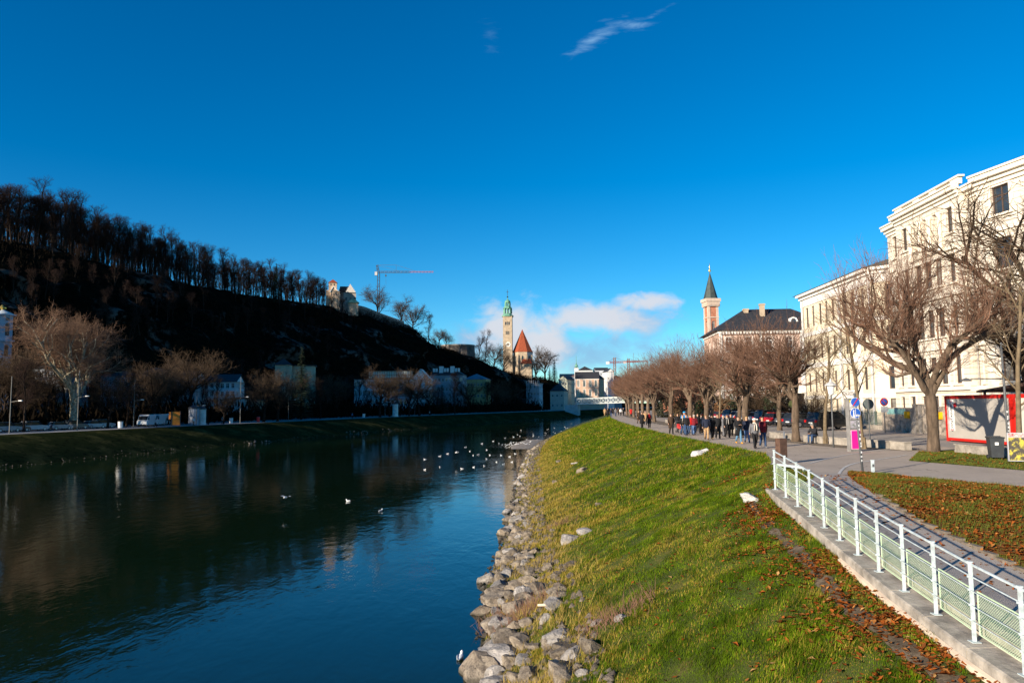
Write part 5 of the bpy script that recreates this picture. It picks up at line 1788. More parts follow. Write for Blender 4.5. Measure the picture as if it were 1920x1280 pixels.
t_, x, y = LBpx(709, 116, 60)
zb0 = Hl(t_, 116) - 1
cr1 = thing('tower_crane', 'tower crane with long thin jib rising above the hill', 'crane', (x, y, zb0))
s_ = y / FPX
def cz_(py): return AT(709, py, y).z - zb0
mb = MB(); lattice(mb, (0, 0, 0), (0, 0, cz_(510)), 1.3, 16, .11); lattice(mb, (0, 0, cz_(510)), (-1.0, 0, cz_(497)), .9, 5, .13)
mb.build('mast', GREYP, cr1)
mb = MB(); lattice(mb, (0, 0, cz_(510)), (60 * s_, -2, cz_(511.5)), .9, 16, .09); mb.build('jib', GREYP, cr1)
mb = MB(); lattice(mb, (60 * s_, -2, cz_(511.5)), (106 * s_, -6, cz_(514)), .6, 14, .07); mb.build('jib_tip', RED, cr1)
mb = MB(); mb.path([(-1, 0, cz_(497)), (34 * s_, -1.5, cz_(498)), (72 * s_, -3, cz_(511))], .09, 4); mb.path([(-1, 0, cz_(497)), (-5 * s_, 0, cz_(513))], .09, 4); mb.path([(34 * s_, -1.5, cz_(498)), (34 * s_, -1.5, cz_(510))], .09, 4)
mb.path([(-1, 0, cz_(497)), (45 * s_, -2, cz_(511))], .07, 4); mb.build('stay_cable', GREYP, cr1)
mb = MB(); mb.path([(14 * s_, -.5, cz_(511)), (14.4 * s_, -.5, cz_(534))], .06, 4); mb.box((14 * s_, -.5, cz_(517)), (.8, .6, 1)); mb.build('hoist_cable', GREYP, cr1)
MB().box((-4.5 * s_, 0, cz_(513)), (1.6, 1.4, 2.2)).build('counterweight', mat('concrete_grey', (.42, .42, .42)), cr1)
for px0, px1, pym, pyt, pj, d, lb, tip in ((1153, 1140, 690, 670, 679, 700, 'small red far crane with grey counterweight above the town', 1197), (1179, 1172, 700, 672, 678, 760, 'second far crane with white and orange mast behind the promenade trees', 1215)):
    b_ = AT(px0, 705, d); s_ = d / FPX
    c_ = thing('tower_crane', lb, 'crane', (b_.x, d, b_.z - 20))
    zf = lambda py: AT(px0, py, d).z - b_.z + 20
    mb = MB(); lattice(mb, (0, 0, 0), (0, 0, zf(pyt)), 1.9, 16, .25); mb.build('mast', mat('crane_orange', (.22, .09, .05), .6), c_)
    mb = MB(); lattice(mb, ((px1 - px0) * s_, 0, zf(pj)), ((tip - px0) * s_, 0, zf(pj - 1)), 1.3, 18, .2); mb.build('jib', RED, c_)
    MB().box(((px1 - px0) * s_, 0, zf(pj) - .6), (3, 1.6, 2.4)).build('counterweight', WHITEW, c_)
    mb = MB(); mb.path([((px1 - px0) * s_, 0, zf(pj)), (0, 0, zf(pyt)), ((tip - px0) * .6 * s_, 0, zf(pj))], .12, 4); mb.build('stay_cable', GREYP, c_)
# ------------------------------------------------------------------ boulders of the right bank
def rock_mesh(seed):
    R_ = random.Random(seed)
    bm = bmesh.new(); bmesh.ops.create_icosphere(bm, subdivisions=3, radius=1)
    pl = [(Vector((R_.gauss(0, 1), R_.gauss(0, 1), R_.gauss(0, .8))).normalized(), R_.uniform(.42, .78)) for _ in range(13)]
    off = Vector((R_.uniform(0, 50),) * 3)
    for v in bm.verts:
        p = v.co.copy()
        for n, dd in pl:
            e = p.dot(n) - dd
            if e > 0:
                p -= n * e * .97
        p *= 1 + .14 * noise.noise(p * 1.6 + off) + .09 * noise.noise(p * 4.3 + off) + .05 * noise.noise(p * 9 + off)
        v.co = Vector((p.x, p.y * R_.uniform(.995, 1.005), p.z * .72))
    me = bpy.data.meshes.new('boulder'); bm.to_mesh(me); bm.free()
    me.polygons.foreach_set('use_smooth', [False] * len(me.polygons))
    return me


def rock_mat(name, a, b, c):
    m = bpy.data.materials.new(name); m.use_nodes = True
    t = m.node_tree; t.nodes.clear(); N = NT(t)
    out = N.n('ShaderNodeOutputMaterial'); p = N.n('ShaderNodeBsdfPrincipled'); t.links.new(p.outputs[0], out.inputs[0])
    co = N.n('ShaderNodeTexCoord').outputs['Object']; oi = N.n('ShaderNodeObjectInfo')
    mpn = N.n('ShaderNodeMapping'); t.links.new(co, mpn.inputs[0])
    cx = N.n('ShaderNodeCombineXYZ'); N.put(cx.inputs[0], N.m('MULTIPLY', oi.outputs['Random'], 40)); t.links.new(cx.outputs[0], mpn.inputs['Location'])
    f1 = N.ss(N.noise(mpn.outputs[0], 1.6, 8, .65), .38, .62); f2 = N.ss(N.noise(mpn.outputs[0], 5.5, 8, .7), .52, .7)
    col = N.mix(f1, c4(a), c4(b)); col = N.mix(f2, col, c4(c))
    sz_ = N.n('ShaderNodeSeparateXYZ'); t.links.new(N.n('ShaderNodeNewGeometry').outputs['Position'], sz_.inputs[0])
    wet = N.m('SUBTRACT', 1.0, N.ss(N.m('ADD', sz_.outputs[2], N.m('MULTIPLY', f1, .08)), .05, .17))
    col = N.mix(N.m('MULTIPLY', wet, .7), col, c4((.035, .034, .022)))
    h = N.n('ShaderNodeHueSaturation'); t.links.new(col, h.inputs['Color'])
    mr = N.n('ShaderNodeMapRange'); t.links.new(oi.outputs['Random'], mr.inputs[0]); mr.inputs[3].default_value = .72; mr.inputs[4].default_value = 1.25
    t.links.new(mr.outputs[0], h.inputs['Value']); t.links.new(h.outputs[0], p.inputs['Base Color'])
    p.inputs['Roughness'].default_value = .92; p.inputs['Specular IOR Level'].default_value = .2
    b_ = N.n('ShaderNodeBump'); b_.inputs['Strength'].default_value = .8; b_.inputs['Distance'].default_value = .12
    t.links.new(N.noise(mpn.outputs[0], 7, 9, .72), b_.inputs['Height']); t.links.new(b_.outputs[0], p.inputs['Normal'])
    return m


ROCKM = rock_mat('limestone', (.33, .275, .21), (.18, .145, .11), (.065, .055, .045))
ROCKL = rock_mat('pale_limestone', (.42, .385, .35), (.26, .24, .22), (.12, .105, .095))
ROCKW = rock_mat('white_limestone', (.72, .69, .65), (.58, .55, .52), (.34, .31, .29))
RMESH = [rock_mesh(100 + k) for k in range(12)]
for me in RMESH:
    me.materials.append(ROCKM)


def boulder(x, y, s, label, group, flat=.8, pale=False, sink=.25, z=None, rx=1.0):
    o = obj('boulder', RMESH[rnd.randrange(12)])
    o.scale = (s * rx * rnd.uniform(.85, 1.2), s * rnd.uniform(.8, 1.1), s * flat * rnd.uniform(.85, 1.1))
    o.rotation_euler = (rnd.uniform(-.35, .35), rnd.uniform(-.35, .35), rnd.uniform(0, 6.28))
    zz = max(Hr(x, y), -.25) if z is None else z
    o.location = (x, y, zz + s * .35 * flat - s * sink)
    if pale:
        o.material_slots[0].link = 'OBJECT'; o.material_slots[0].material = ROCKW if label.split()[0] in ('white', 'smaller', 'flat') else ROCKL
    return tag(o, label, 'rock', group)


HERO = [(1046, 1196, .62, 'big pale slab-shaped boulder near the bottom edge of the grass', 1), (1070, 1225, .55, 'long grey boulder below the big pale slab', 0), (1052, 1268, .6, 'dark pitted boulder at the bottom edge of the photo', 0), (1098, 1000, .42, 'isolated pale boulder highest up in the row above the riprap', 1), (1068, 1014, .5, 'pale flat boulder left of the isolated pale one', 1),
        (1046, 1080, .36, 'small round grey boulder at the grass edge', 0), (1070, 1060, .34, 'grey boulder alone in the grass beside the riprap', 0), (1165, 1160, .3, 'pale stone half buried among dry stems in the middle of the grass', 1), (1120, 1168, .22, 'small stone left of the half-buried pale stone', 1), (1310, 852, .62, 'white jagged boulder high on the bank below the walkers', 1), (1322, 847, .36, 'smaller white boulder touching the jagged one', 1),
        (1408, 938, .34, 'flat white stone by the dirt trail end', 1), (1090, 884, .5, 'grey boulder in the upper cluster on the bank', 0), (1048, 866, .45, 'grey stone left of the upper bank cluster', 0), (1040, 905, .3, 'low stone under the upper bank cluster', 0), (1125, 946, .3, 'weathered stone alone halfway up the bank', 0), (1078, 870, .35, 'pale stone topping the upper bank cluster', 1), (948, 962, .45, 'pale flat stone lying out in the shallow water', 1), (893, 1240, .16, 'tiny stone poking out of the water by the gull', 0),
        (925, 1130, .6, 'large two-toned boulder at the water edge', 0), (930, 1175, .6, 'rounded tan boulder at the water edge below the two-toned one', 0), (935, 1240, .62, 'broad tan boulder at the lowest water edge', 0), (1000, 1215, .3, 'lone grey cobble in the dry grass', 0)]
for px, py, s_, lb, pale in HERO:
    q = hit(px, py)
    boulder(q.x, q.y, s_, lb, 'notable boulders of the bank', .75, bool(pale), .2, max(q.z, -.1), 1.25)
stretch = [(11, 19, 'closest to the camera'), (19, 26, 'level with the fence posts'), (26, 36, 'level with the far fence end'), (36, 52, 'below the white jagged boulder'), (52, 78, 'below the walking crowd'), (78, 130, 'near the gravel bar')]
nrk = 0
for d0, d1, where in stretch:
    ln = d1 - d0
    n = int(ln * (5.6 if d0 < 36 else 3.4 if d0 < 52 else 2.0 if d0 < 78 else 1.1))
    for k in range(n):
        d = d0 + ln * (k + rnd.random()) / n
        big = float(np.interp(d, [12, 35, 60, 120], [1, .85, .7, .7]))
        u = rnd.random()
        band = float(np.interp(d, [12, 34, 48, 120], [2.5, 2.1, 1.2, 1.4]))
        x = wlr(d) + .12 + band * u ** 1.1 + .25 * math.sin(d * 1.1)
        s_ = rnd.uniform(.26, .70) * big * (1.12 - .45 * u)
        if rnd.random() < .15:
            s_ *= 1.25
        tone = rnd.random() < .3
        sz = 'large' if s_ > .5 else 'medium' if s_ > .32 else 'small'
        pos = 'at the water edge' if u < .35 else 'amid the riprap' if u < .7 else 'at the grass edge'
        boulder(x, d, s_, f'{sz} {"pale" if tone else "brown-grey"} boulder {pos} {where}', 'riprap boulders of the right bank', .85, tone, .22)
        nrk += 1
# small stones between them
V, F = [], []
for k in range(2600):
    d = math.exp(rnd.uniform(math.log(11), math.log(150)))
    x = wlr(d) - .3 + rnd.uniform(0, 3.2) * (1 if d < 40 else .8)
    s_ = rnd.uniform(.05, .15) * (1 + d / 120)
    z = max(Hr(x, d), -.05)
    b_ = len(V); a = rnd.uniform(0, 6)
    V += [(x + s_ * math.cos(a), d + s_ * math.sin(a), z), (x + s_ * math.cos(a + 2.1), d + s_ * math.sin(a + 2.1), z), (x + s_ * math.cos(a + 4.2), d + s_ * math.sin(a + 4.2), z), (x + rnd.uniform(-.3, .3) * s_, d, z + s_ * .9)]
    F += [(b_, b_ + 1, b_ + 3), (b_ + 1, b_ + 2, b_ + 3), (b_ + 2, b_, b_ + 3)]
stuff(obj('small_stones', np_mesh('small_stones', V, F, ROCKM)), 'small stones filling the gaps between the boulders', 'stones')
# stones along the far bank waterline
V, F = [], []
for k in range(700):
    t_ = rnd.uniform(90, 470); o_ = rnd.gauss(.3, .5)
    x, d = LB(t_, o_); s_ = rnd.uniform(.08, .22) * (1.6 if noise.noise((t_ * .06, 3, 0)) > .15 else .6); z = max(Hl(t_, o_), -.05)
    b_ = len(V); a = rnd.uniform(0, 6)
    V += [(x + s_ * math.cos(a), d + s_ * math.sin(a), z), (x + s_ * math.cos(a + 2.1), d + s_ * math.sin(a + 2.1), z), (x + s_ * math.cos(a + 4.2), d + s_ * math.sin(a + 4.2), z), (x, d, z + s_ * .8)]
    F += [(b_, b_ + 1, b_ + 3), (b_ + 1, b_ + 2, b_ + 3), (b_ + 2, b_, b_ + 3)]
stuff(obj('far_bank_stones', np_mesh('far_bank_stones', V, F, ROCKM)), 'pale stones lining the far waterline', 'stones')
# gravel bar
P = np.zeros((14, 8, 3))
for i in range(14):
    for j in range(8):
        u, v = i / 13 * 2 - 1, j / 7 * 2 - 1
        d = 146 + u * 22; x = wlr(d) - 2.2 + v * (3.2 * (1 - u * u * .6))
        P[i, j] = (x, d, .16 * (1 - max(abs(u), abs(v)) ** 2) * 2 - .12)
struct(obj('gravel_bar', grid_mesh('gravel_bar', P, ground_material('bar_gravel', [(.34, .29, .23), (.2, .17, .14), (.45, .4, .34)], [(1.5, .45, .6), (4, .5, .7)]))))
# dead branch and dry stems
q = hit(1030, 1148)
MB().path([(q.x - .35, q.y, q.z + .22), (q.x - .1, q.y - .02, q.z + .23), (q.x + .18, q.y - .05, q.z + .2), (q.x + .42, q.y - .02, q.z + .16)], [.035, .045, .04, .02], 6)
br = MB().path([(q.x - .35, q.y, q.z + .22), (q.x - .1, q.y - .02, q.z + .23), (q.x + .18, q.y - .05, q.z + .2), (q.x + .42, q.y - .02, q.z + .16)], [.035, .045, .04, .02], 6).path([(q.x + .1, q.y, q.z + .21), (q.x + .22, q.y + .12, q.z + .3)], [.02, .01], 5)
tag(br.build('driftwood_branch', mat('bleached_wood', (.55, .45, .34), .9, .2, 5), None, True), 'pale bleached branch lying on the boulders', 'branch')
V, F = [], []
for cx, cy, n_ in ((985, 1150, 260), (1180, 1150, 120), (1050, 985, 120), (1130, 1170, 80), (940, 1160, 140)):
    q = hit(cx, cy)
    for k in range(n_):
        x = q.x + rnd.gauss(0, .45); d = q.y + rnd.gauss(0, .35); z = max(Hr(x, d), 0); h = rnd.uniform(.2, .55); a = rnd.uniform(0, 6)
        b_ = len(V); lx, ly = rnd.gauss(0, .2), rnd.gauss(0, .2)
        V += [(x - .008, d, z), (x + .008, d, z), (x + lx, d + ly, z + h)]; F.append((b_, b_ + 1, b_ + 2))
stuff(obj('dry_stems', np_mesh('dry_stems', V, F, mat('dry_stem', (.20, .105, .07), .9, .4, 3))), 'reddish brown dry stems tangled among the boulders', 'stems')

# ------------------------------------------------------------------ ramp wall and railing
CONC = mat('weathered_concrete', (.34, .30, .25), .95, .35, 2.2, .5, 12, world_co=True)
CONC2 = mat('pale_concrete', (.33, .295, .25), .95, .45, 2.6, .4, 10, world_co=True)
FOOT = mat('cream_footing', (.62, .50, .38), .95, .15, 2, world_co=True)
wall = thing('ramp_wall', 'low weathered concrete wall carrying the white railing beside the ramp', 'wall', (0, 0, 0))
dl = list(np.arange(5.0, 22.3, 1.24)) + [22.4]
def wall_pt(d, off): return (fx(d) + off, d)
for i in range(len(dl) - 1):
    a, b = dl[i] + .012, dl[i + 1] - .012
    v = []
    for d in (a, b):
        z = zr(d)
        for off, zz in ((-.34, -.9), (-.34, .0), (-.31, .025), (.11, .03), (.11, -.9)):
            v.append((fx(d) + off, d, z + zz))
    n = 5
    MB().add(v, [tuple(range(n)), tuple(range(2 * n - 1, n - 1, -1))] + [(k, n + k, n + (k + 1) % n, (k + 1) % n) for k in range(n)]).build('ledge_block', CONC2, wall)
    v = []
    for d in (a, b):
        z = zr(d)
        for off, zz in ((.113, -.9), (.113, .22), (.13, .235), (.29, .235), (.29, -.9)):
            v.append((fx(d) + off, d, z + zz))
    MB().add(v, [tuple(range(n)), tuple(range(2 * n - 1, n - 1, -1))] + [(k, n + k, n + (k + 1) % n, (k + 1) % n) for k in range(n)]).build('kerb_block', CONC, wall)
    if a < 16:
        v = []
        for d in (a - .01, b + .01):
            z = zr(d)
            for off, zz in ((-.40, -1.1), (-.40, -.15), (-.345, -.13), (-.345, -1.1)):
                v.append((fx(d) + off, d, z + zz))
        n2 = 4
        MB().add(v, [tuple(range(n2)), tuple(range(2 * n2 - 1, n2 - 1, -1))] + [(k, n2 + k, n2 + (k + 1) % n2, (k + 1) % n2) for k in range(n2)]).build('footing', FOOT, wall)
mb = MB(); c = (fx(22.4) - .02, 22.41)
pl = [(c[0] + .33 * math.cos(a), c[1] + .5 * math.sin(a)) for a in np.linspace(0, math.pi, 10)]
mb.prism(pl, 4.0, 4.93); mb.build('end_block', CONC2, wall)

RAILM = mat('white_rail_paint', (.50, .57, .58), .45, .22, 11, spec=.5)
MESHM = mat('pale_green_mesh', (.52, .66, .44), .6, .1, 5)
rail = thing('ramp_railing', 'white post railing with pale green mesh panels along the ramp', 'railing', (0, 0, 0))
def post_d(px):
    lo, hi = 5.0, 23.0
    for _ in range(40):
        m_ = (lo + hi) / 2
        if proj((fx(m_) - .1, m_, zr(m_) + .03))[0] > px: lo = m_
        else: hi = m_
    return lo
PD = [post_d(p) for p in (1442, 1456, 1473, 1493, 1516, 1544, 1578, 1619, 1671, 1736, 1818, 1923)]
step = PD[-2] - PD[-1]
PD = [22.4 - (22.4 - PD[-1]) * i / 11 for i in range(12)] + [PD[-1] - 1.12 * k for k in (1, 2, 3)]
PH = 1.15
for i, d in enumerate(PD):
    x, z = fx(d) - .1, zr(d) + .03
    p = MB().box((x, d, z + PH / 2), (.042, .048, PH)); p.box((x, d, z + .006), (.13, .14, .012)); p.box((x, d, z + PH + .012), (.056, .064, .02))
    for h in (.32, .54, .76, .95):
        p.box((x - .03, d, z + h), (.04, .03, .03))
    p.build('post', RAILM, rail)
for i in range(len(PD) - 1):
    a, b = PD[i], PD[i + 1]
    A, B = Vector((fx(a) - .1, a, zr(a) + .03)), Vector((fx(b) - .1, b, zr(b) + .03))
    mb = MB()
    for h, r in ((PH - .02, .019), (.95, .010)):
        mb.path([A + Vector((0, 0, h)), B + Vector((0, 0, h))], r, 5)
    for h in (.32, .54, .76):
        mb.path([A + Vector((-.035, 0, h)), B + Vector((-.035, 0, h))], .007, 4)
    mb.build('rail_wire', RAILM, rail)
    u = (B - A); L = u.length; u = u.normalized(); up = Vector((0, 0, 1))
    P0 = A + u * .07 + Vector((.045, 0, .13)); Lp = L - .14; Hp = .62
    mb = MB()
    for q0, q1 in (((0, 0), (Lp, 0)), ((Lp, 0), (Lp, Hp)), ((Lp, Hp), (0, Hp)), ((0, Hp), (0, 0))):
        mb.path([P0 + u * q0[0] + up * q0[1], P0 + u * q1[0] + up * q1[1]], .011, 4)
    fr = mb.build('mesh_panel', MESHM, rail)
    V, F = [], []
    sp_ = .042; wd = .005
    nrm = u.cross(up).normalized()
    for sg in (1, -1):
        s0 = -Hp
        while s0 < Lp:
            # line x = s0 + t, z = t (or mirrored) clipped to the panel
            t0, t1 = max(0, -s0), min(Hp, Lp - s0)
            if t1 - t0 > .01:
                xa, xb = s0 + t0, s0 + t1
                za, zb2 = (t0, t1) if sg > 0 else (Hp - t0, Hp - t1)
                p, q = P0 + u * xa + up * za, P0 + u * xb + up * zb2
                w = (q - p).normalized().cross(nrm) * wd / 2
                k = len(V); off = nrm * (.002 * sg)
                V += [tuple(p - w + off), tuple(p + w + off), tuple(q + w + off), tuple(q - w + off)]; F.append((k, k + 1, k + 2, k + 3))
            s0 += sp_
    g = obj('mesh_wire', np_mesh('mesh_wire', V, F, MESHM), fr); g['kind'] = 'stuff'
# brown bin on its pole and the white handrail at the ramp top
bn = G(1466, 868, 4.92)
bin_ = thing('litter_bin', 'rusty brown litter bin on a grey pole at the railing end', 'bin', bn, R(20))
MB().box((0, 0, .62), (.36, .3, .78), 0, 0, 1.02).box((0, 0, 1.03), (.38, .32, .04)).build('box', mat('rusted_steel', (.10, .055, .038), .9, .35, 5, .3, 12), bin_)
MB().path([(.22, .05, -.05), (.22, .05, 1.35)], .03, 8).build('pole', mat('galvanised', (.35, .37, .38), .4, .15, 4, metal=.6), bin_, True)
hp = G(1475, 880, 4.92)
hr = MB().path([(hp.x - .35, hp.y, 4.88), (hp.x - .35, hp.y, 5.12), (hp.x + .3, hp.y - .9, 5.06), (hp.x + .3, hp.y - .9, 4.85)], .05, 7)
tag(hr.build('pipe_barrier', RAILM, None, True), 'low white pipe barrier behind the first railing posts', 'barrier')
# kerb stones along the ramp
kt = thing('ramp_kerb', 'row of weathered kerb stones between ramp and leafy verge', 'kerb', (0, 0, 0))
d = 9.0
while d < 21.5:
    L = rnd.uniform(.45, .7)
    MB().box((rrx(d + L / 2) + .06, d + L / 2, zr(d + L / 2) - .045), (.12, L - .03, .22), math.atan2(rrx(d) - rrx(d + L), L)).build('kerb_stone', mat('kerb_dark', (.19, .155, .12), .95, .4, 3, .4, 12, world_co=True), kt)
    d += L

# ------------------------------------------------------------------ street furniture on the right
GREYPOLE = mat('grey_pole', (.10, .105, .11), .5, .2, 4)
STICK = mat('sticker_white', (.6, .6, .6), .7, .3, 20)
BLUE = mat('sign_blue', (.02, .10, .42), .5, .1, 3); SWHITE = mat('sign_white', (.75, .75, .73), .5, .05, 3); SRED = mat('sign_red', (.55, .02, .03), .5, .1, 3)
sp0 = G(1618, 887)
sg = thing('sign_pole', 'leaning grey pole with two round blue path signs at the verge tip', 'sign', sp0, 0)
MB().path([(0, 0, -.1), (-.09, 0, 1.45), (-.17, 0, 2.9)], .042, 8).build('pole', GREYPOLE, sg, True)
def round_sign(parent, x, z, r, col, y=-.07, facing=(0, 1, 0)):
    o_ = MB().disc((x, y, z), r, facing, .012, 24).build('sign_disc', SWHITE, parent)
    MB().disc((x, y - .009, z), r * .93, facing, .012, 24).build('sign_face', col, o_)
    return o_
s1_ = round_sign(sg, -.20, 2.18, .19, BLUE)
w = MB(); w.box((-.27, -.092, 2.15), (.035, .008, .16)); w.box((-.27, -.092, 2.265), (.05, .008, .05)); w.box((-.29, -.0925, 2.06), (.025, .008, .1)); w.box((-.25, -.0925, 2.06), (.025, .008, .1))
w.box((-.13, -.092, 2.12), (.09, .008, .03)); w.disc((-.165, -.092, 2.1), .035, (0, 1, 0), .008, 10); w.disc((-.095, -.092, 2.1), .035, (0, 1, 0), .008, 10)
w.box((-.2, -.093, 2.18), (.012, .008, .32)); w.build('sign_symbol', SWHITE, s1_)
s2_ = round_sign(sg, -.19, 2.58, .17, BLUE)
MB().box((0, 0, 0), (.03, .008, .34)).build('sign_symbol', SRED, s2_)
bpy.data.objects[s2_.name].children
o_ = [c for c in bpy.data.objects if c.parent == s2_ and c.name.startswith('sign_symbol')][0]; o_.location = (-.19, -.094, 2.58); o_.rotation_euler = (0, R(35), 0)
for k in range(10):
    MB().box((-.03 - .0055 * k + rnd.uniform(-.012, .012), -.046, .5 + k * .15 + rnd.uniform(-.05, .05)), (rnd.uniform(.03, .055), .004, rnd.uniform(.035, .09)), 0).build('sticker', STICK, sg)
q = G(1637, 888)
bo = thing('bollard', 'short white square post behind the leafy verge tip', 'bollard', q)
MB().box((0, 0, .22), (.09, .09, .5)).box((0, 0, .485), (.1, .1, .03)).build('post', RAILM, bo); MB().box((0, -.047, .3), (.07, .006, .1)).build('reflector', GREYPOLE, bo)
# poster pillar
q = G(1602, 846)
pp = thing('poster_pillar', 'narrow poster pillar with a bright pink panel below coloured posters', 'advertising pillar', q, R(14))
MB().b2(-.32, .32, -.14, .14, 0, 2.7).b2(-.35, .35, -.17, .17, 2.703, 2.78).build('pillar', mat('pillar_grey', (.20, .19, .18), .8, .2, 3), pp)
pk = mat('poster_pink', (.80, .012, .30), .6, .05, 2)
MB().b2(-.28, .28, -.165, -.145, .12, 1.12).build('pink_panel', mat('poster_rim', (.8, .45, .55), .6), pp)
MB().b2(-.25, .25, -.18, -.168, .16, 1.08).build('pink_poster', pk, pp)
for z0, z1, cc in ((1.22, 1.62, (.45, .5, .42)), (1.66, 1.85, (.38, .36, .36)), (1.9, 2.15, (.16, .05, .05)), (2.18, 2.55, (.6, .58, .55)), (2.57, 2.68, (.7, .5, .05))):
    MB().b2(-.27, .27, -.16, -.145, z0, z1).build('poster', mat(f'poster_{z0}', cc, .6, .6, 9, col2=tuple(1 - c for c in cc) if z0 in (1.22,) else None), pp)
# lantern
lp = thing('street_lantern', 'white glass street lantern with conical cap above the poster pillar', 'street lamp', (18.3, 43.0, 4.9))
MB().path([(0, 0, 0), (0, 0, 3.0)], [.05, .035], 8).build('post', GREYPOLE, lp, True)
MB().lathe([(.09, 3.0), (.15, 3.05), (.22, 3.5), (.2, 3.52)], 8).build('glass', mat('opal_glass', (.75, .76, .76), .3, .05, 3), lp)
MB().lathe([(.36, 3.523), (.3, 3.6), (.08, 3.75), (.03, 3.95)], 12).build('cap', mat('lantern_cap', (.5, .5, .5), .4), lp)
# backs of signs, no-stopping sign
s3_ = thing('round_sign', 'round dark sign seen from behind on a blue-black post', 'sign', G(1632, 838))
MB().path([(0, 0, 0), (0, 0, 2.75)], .035, 8).build('post', GREYPOLE, s3_, True); MB().disc((.02, .05, 2.45), .3, (.25, 1, 0), .02, 24).build('sign_disc', mat('sign_back', (.09, .11, .11), .5), s3_)
s4_ = thing('no_stopping_sign', 'round blue and red no-stopping sign with white plate by the stone wall', 'sign', (30.8, 62.2, 4.9))
MB().path([(0, 0, 0), (0, 0, 2.9)], .04, 8).build('post', mat('galvanised', (.35, .37, .38)), s4_, True)
o_ = MB().disc((0, -.06, 2.55), .34, (0, 1, 0), .02, 24).build('sign_disc', SRED, s4_); MB().disc((0, -.075, 2.55), .25, (0, 1, 0), .016, 24).build('sign_face', BLUE, o_)
w = MB().box((0, 0, 0), (.5, .01, .06)); ob = w.build('sign_symbol', SRED, o_); ob.location = (0, -.09, 2.55); ob.rotation_euler = (0, R(45), 0)
MB().box((.0, -.06, 1.95), (.62, .02, .5)).build('plate', SWHITE, s4_)
s5_ = thing('small_round_sign', 'small round yellowish sign by the parked black car', 'sign', (29.8, 80, 4.9))
MB().path([(0, 0, 0), (0, 0, 2.6)], .04, 6).build('post', GREYPOLE, s5_); MB().disc((0, -.06, 2.4), .38, (0, 1, 0), .02, 20).build('sign_disc', mat('sign_olive', (.2, .22, .08), .6), s5_)
# low concrete bench walls
for i, (x, d, L, rz, lb) in enumerate(((20.9, 40.6, 1.2, .15, 'low concrete bench wall end block beside the driveway'), (20.55, 42.6, 2.2, .16, 'low concrete bench wall behind the poster pillar'), (20.0, 45.4, 2.6, .17, 'low concrete bench wall behind the young tree'), (19.45, 48.4, 2.4, .1, 'low concrete bench wall the seated man rests on'), (22.4, 35.6, 4.6, 0, 'long low concrete wall on the grass behind the wheelie bin'),
                                      (19.2, 54, 3.4, 0, 'low concrete wall beside the leaning pollarded tree'), (19.1, 64, 3.6, 0, 'low concrete wall behind the walkers in front'), (19.3, 70, 3.6, 0, 'low concrete wall behind the middle of the crowd'), (19.8, 88, 4, 0, 'low concrete wall behind the brown coated man'), (20.9, 101, 4, -.1, 'low concrete wall near the four walkers'))):
    t_ = thing('bench_wall', lb, 'bench', (x, d, 4.9), rz, 'concrete bench walls along the promenade')
    MB().box((0, 0, .19), (.42, L, .4), 0, 0, .97).build('block', CONC, t_); MB().box((0, 0, .415), (.46, L + .04, .05)).build('coping', CONC2, t_)
# red framed containers
REDP = mat('container_red', (.52, .018, .012), .45, .12, 2); GREYC = mat('container_grey', (.40, .37, .33), .6, .08, 1)


def container(x, y, L, label, fill, rz=-math.pi / 2 - .015):
    c_ = thing('site_container', label, 'container', (x, y, 4.98), rz)
    H, D, f = 2.8, 2.4, .17
    MB().b2(f, L - f, .03, D - .03, f, H - f).build('panel', fill, c_)
    mb = MB()
    for xx in (0, L - f):
        for yy in (0, D - f):
            mb.b2(xx, xx + f, yy, yy + f, -.06, H)
    for zz in (0, H - f):
        for yy in (0, D - f):
            mb.b2(f, L - f, yy + .004, yy + f - .004, zz + .003, zz + f - .003)
        for xx in (0, L - f):
            mb.b2(xx + .004, xx + f - .004, f, D - f, zz + .003, zz + f - .003)
    mb.b2(.05, L - .05, .05, D - .05, H + .003, H + .05)
    mb.build('frame', REDP, c_)
    return c_


K = container(28.0, 48.6, 6.6, 'grey container with red frame lettered CONTAINER, shadowed by the tree', GREYC)
MB().b2(.42, .98, .012, .028, .62, 2.28).build('white_strip', SWHITE, K); MB().b2(.42, .98, .008, .026, 2.33, 2.58).build('logo_plate', SWHITE, K)
put_text('CONTAINER', .30, INK, K, (.72, .006, 1.42), (math.pi / 2, -math.pi / 2, 0))
put_text('A1', .26, SRED, K, (.70, .004, 2.45), (math.pi / 2, 0, 0))
sq = MB().box((0, 0, 0), (.3, .012, .26)).build('red_tag', SRED, K); sq.location = (1.12, .008, 2.22); sq.rotation_euler = (0, R(-28), 0)
sq = MB().box((0, 0, 0), (.16, .012, .5)).build('key_mark', mat('key_pink', (.75, .4, .4), .6), K); sq.location = (.40, .004, 1.25); sq.rotation_euler = (0, R(24), 0)
MB().b2(.45, .95, .006, .012, .64, .72).build('strip_foot', mat('key_pink', (.75, .4, .4)), K)
K2 = container(27.9, 41.8, 6.0, 'second red framed container with pale door at the right edge', mat('container_cream', (.62, .58, .48), .6, .1, 1))
MB().b2(.9, .96, -.0, .025, 1.1, 1.4).build('door_handle', DARKM, K2); MB().b2(1.5, 2.6, .0, .028, .7, 2.2).build('poster', mat('yellow_poster', (.65, .5, .08), .6, .4, 4), K2)
cn = thing('canopy', 'brown sloping canopy roof standing behind the containers', 'canopy', (31.3, 45.6, 4.9), -math.pi / 2)
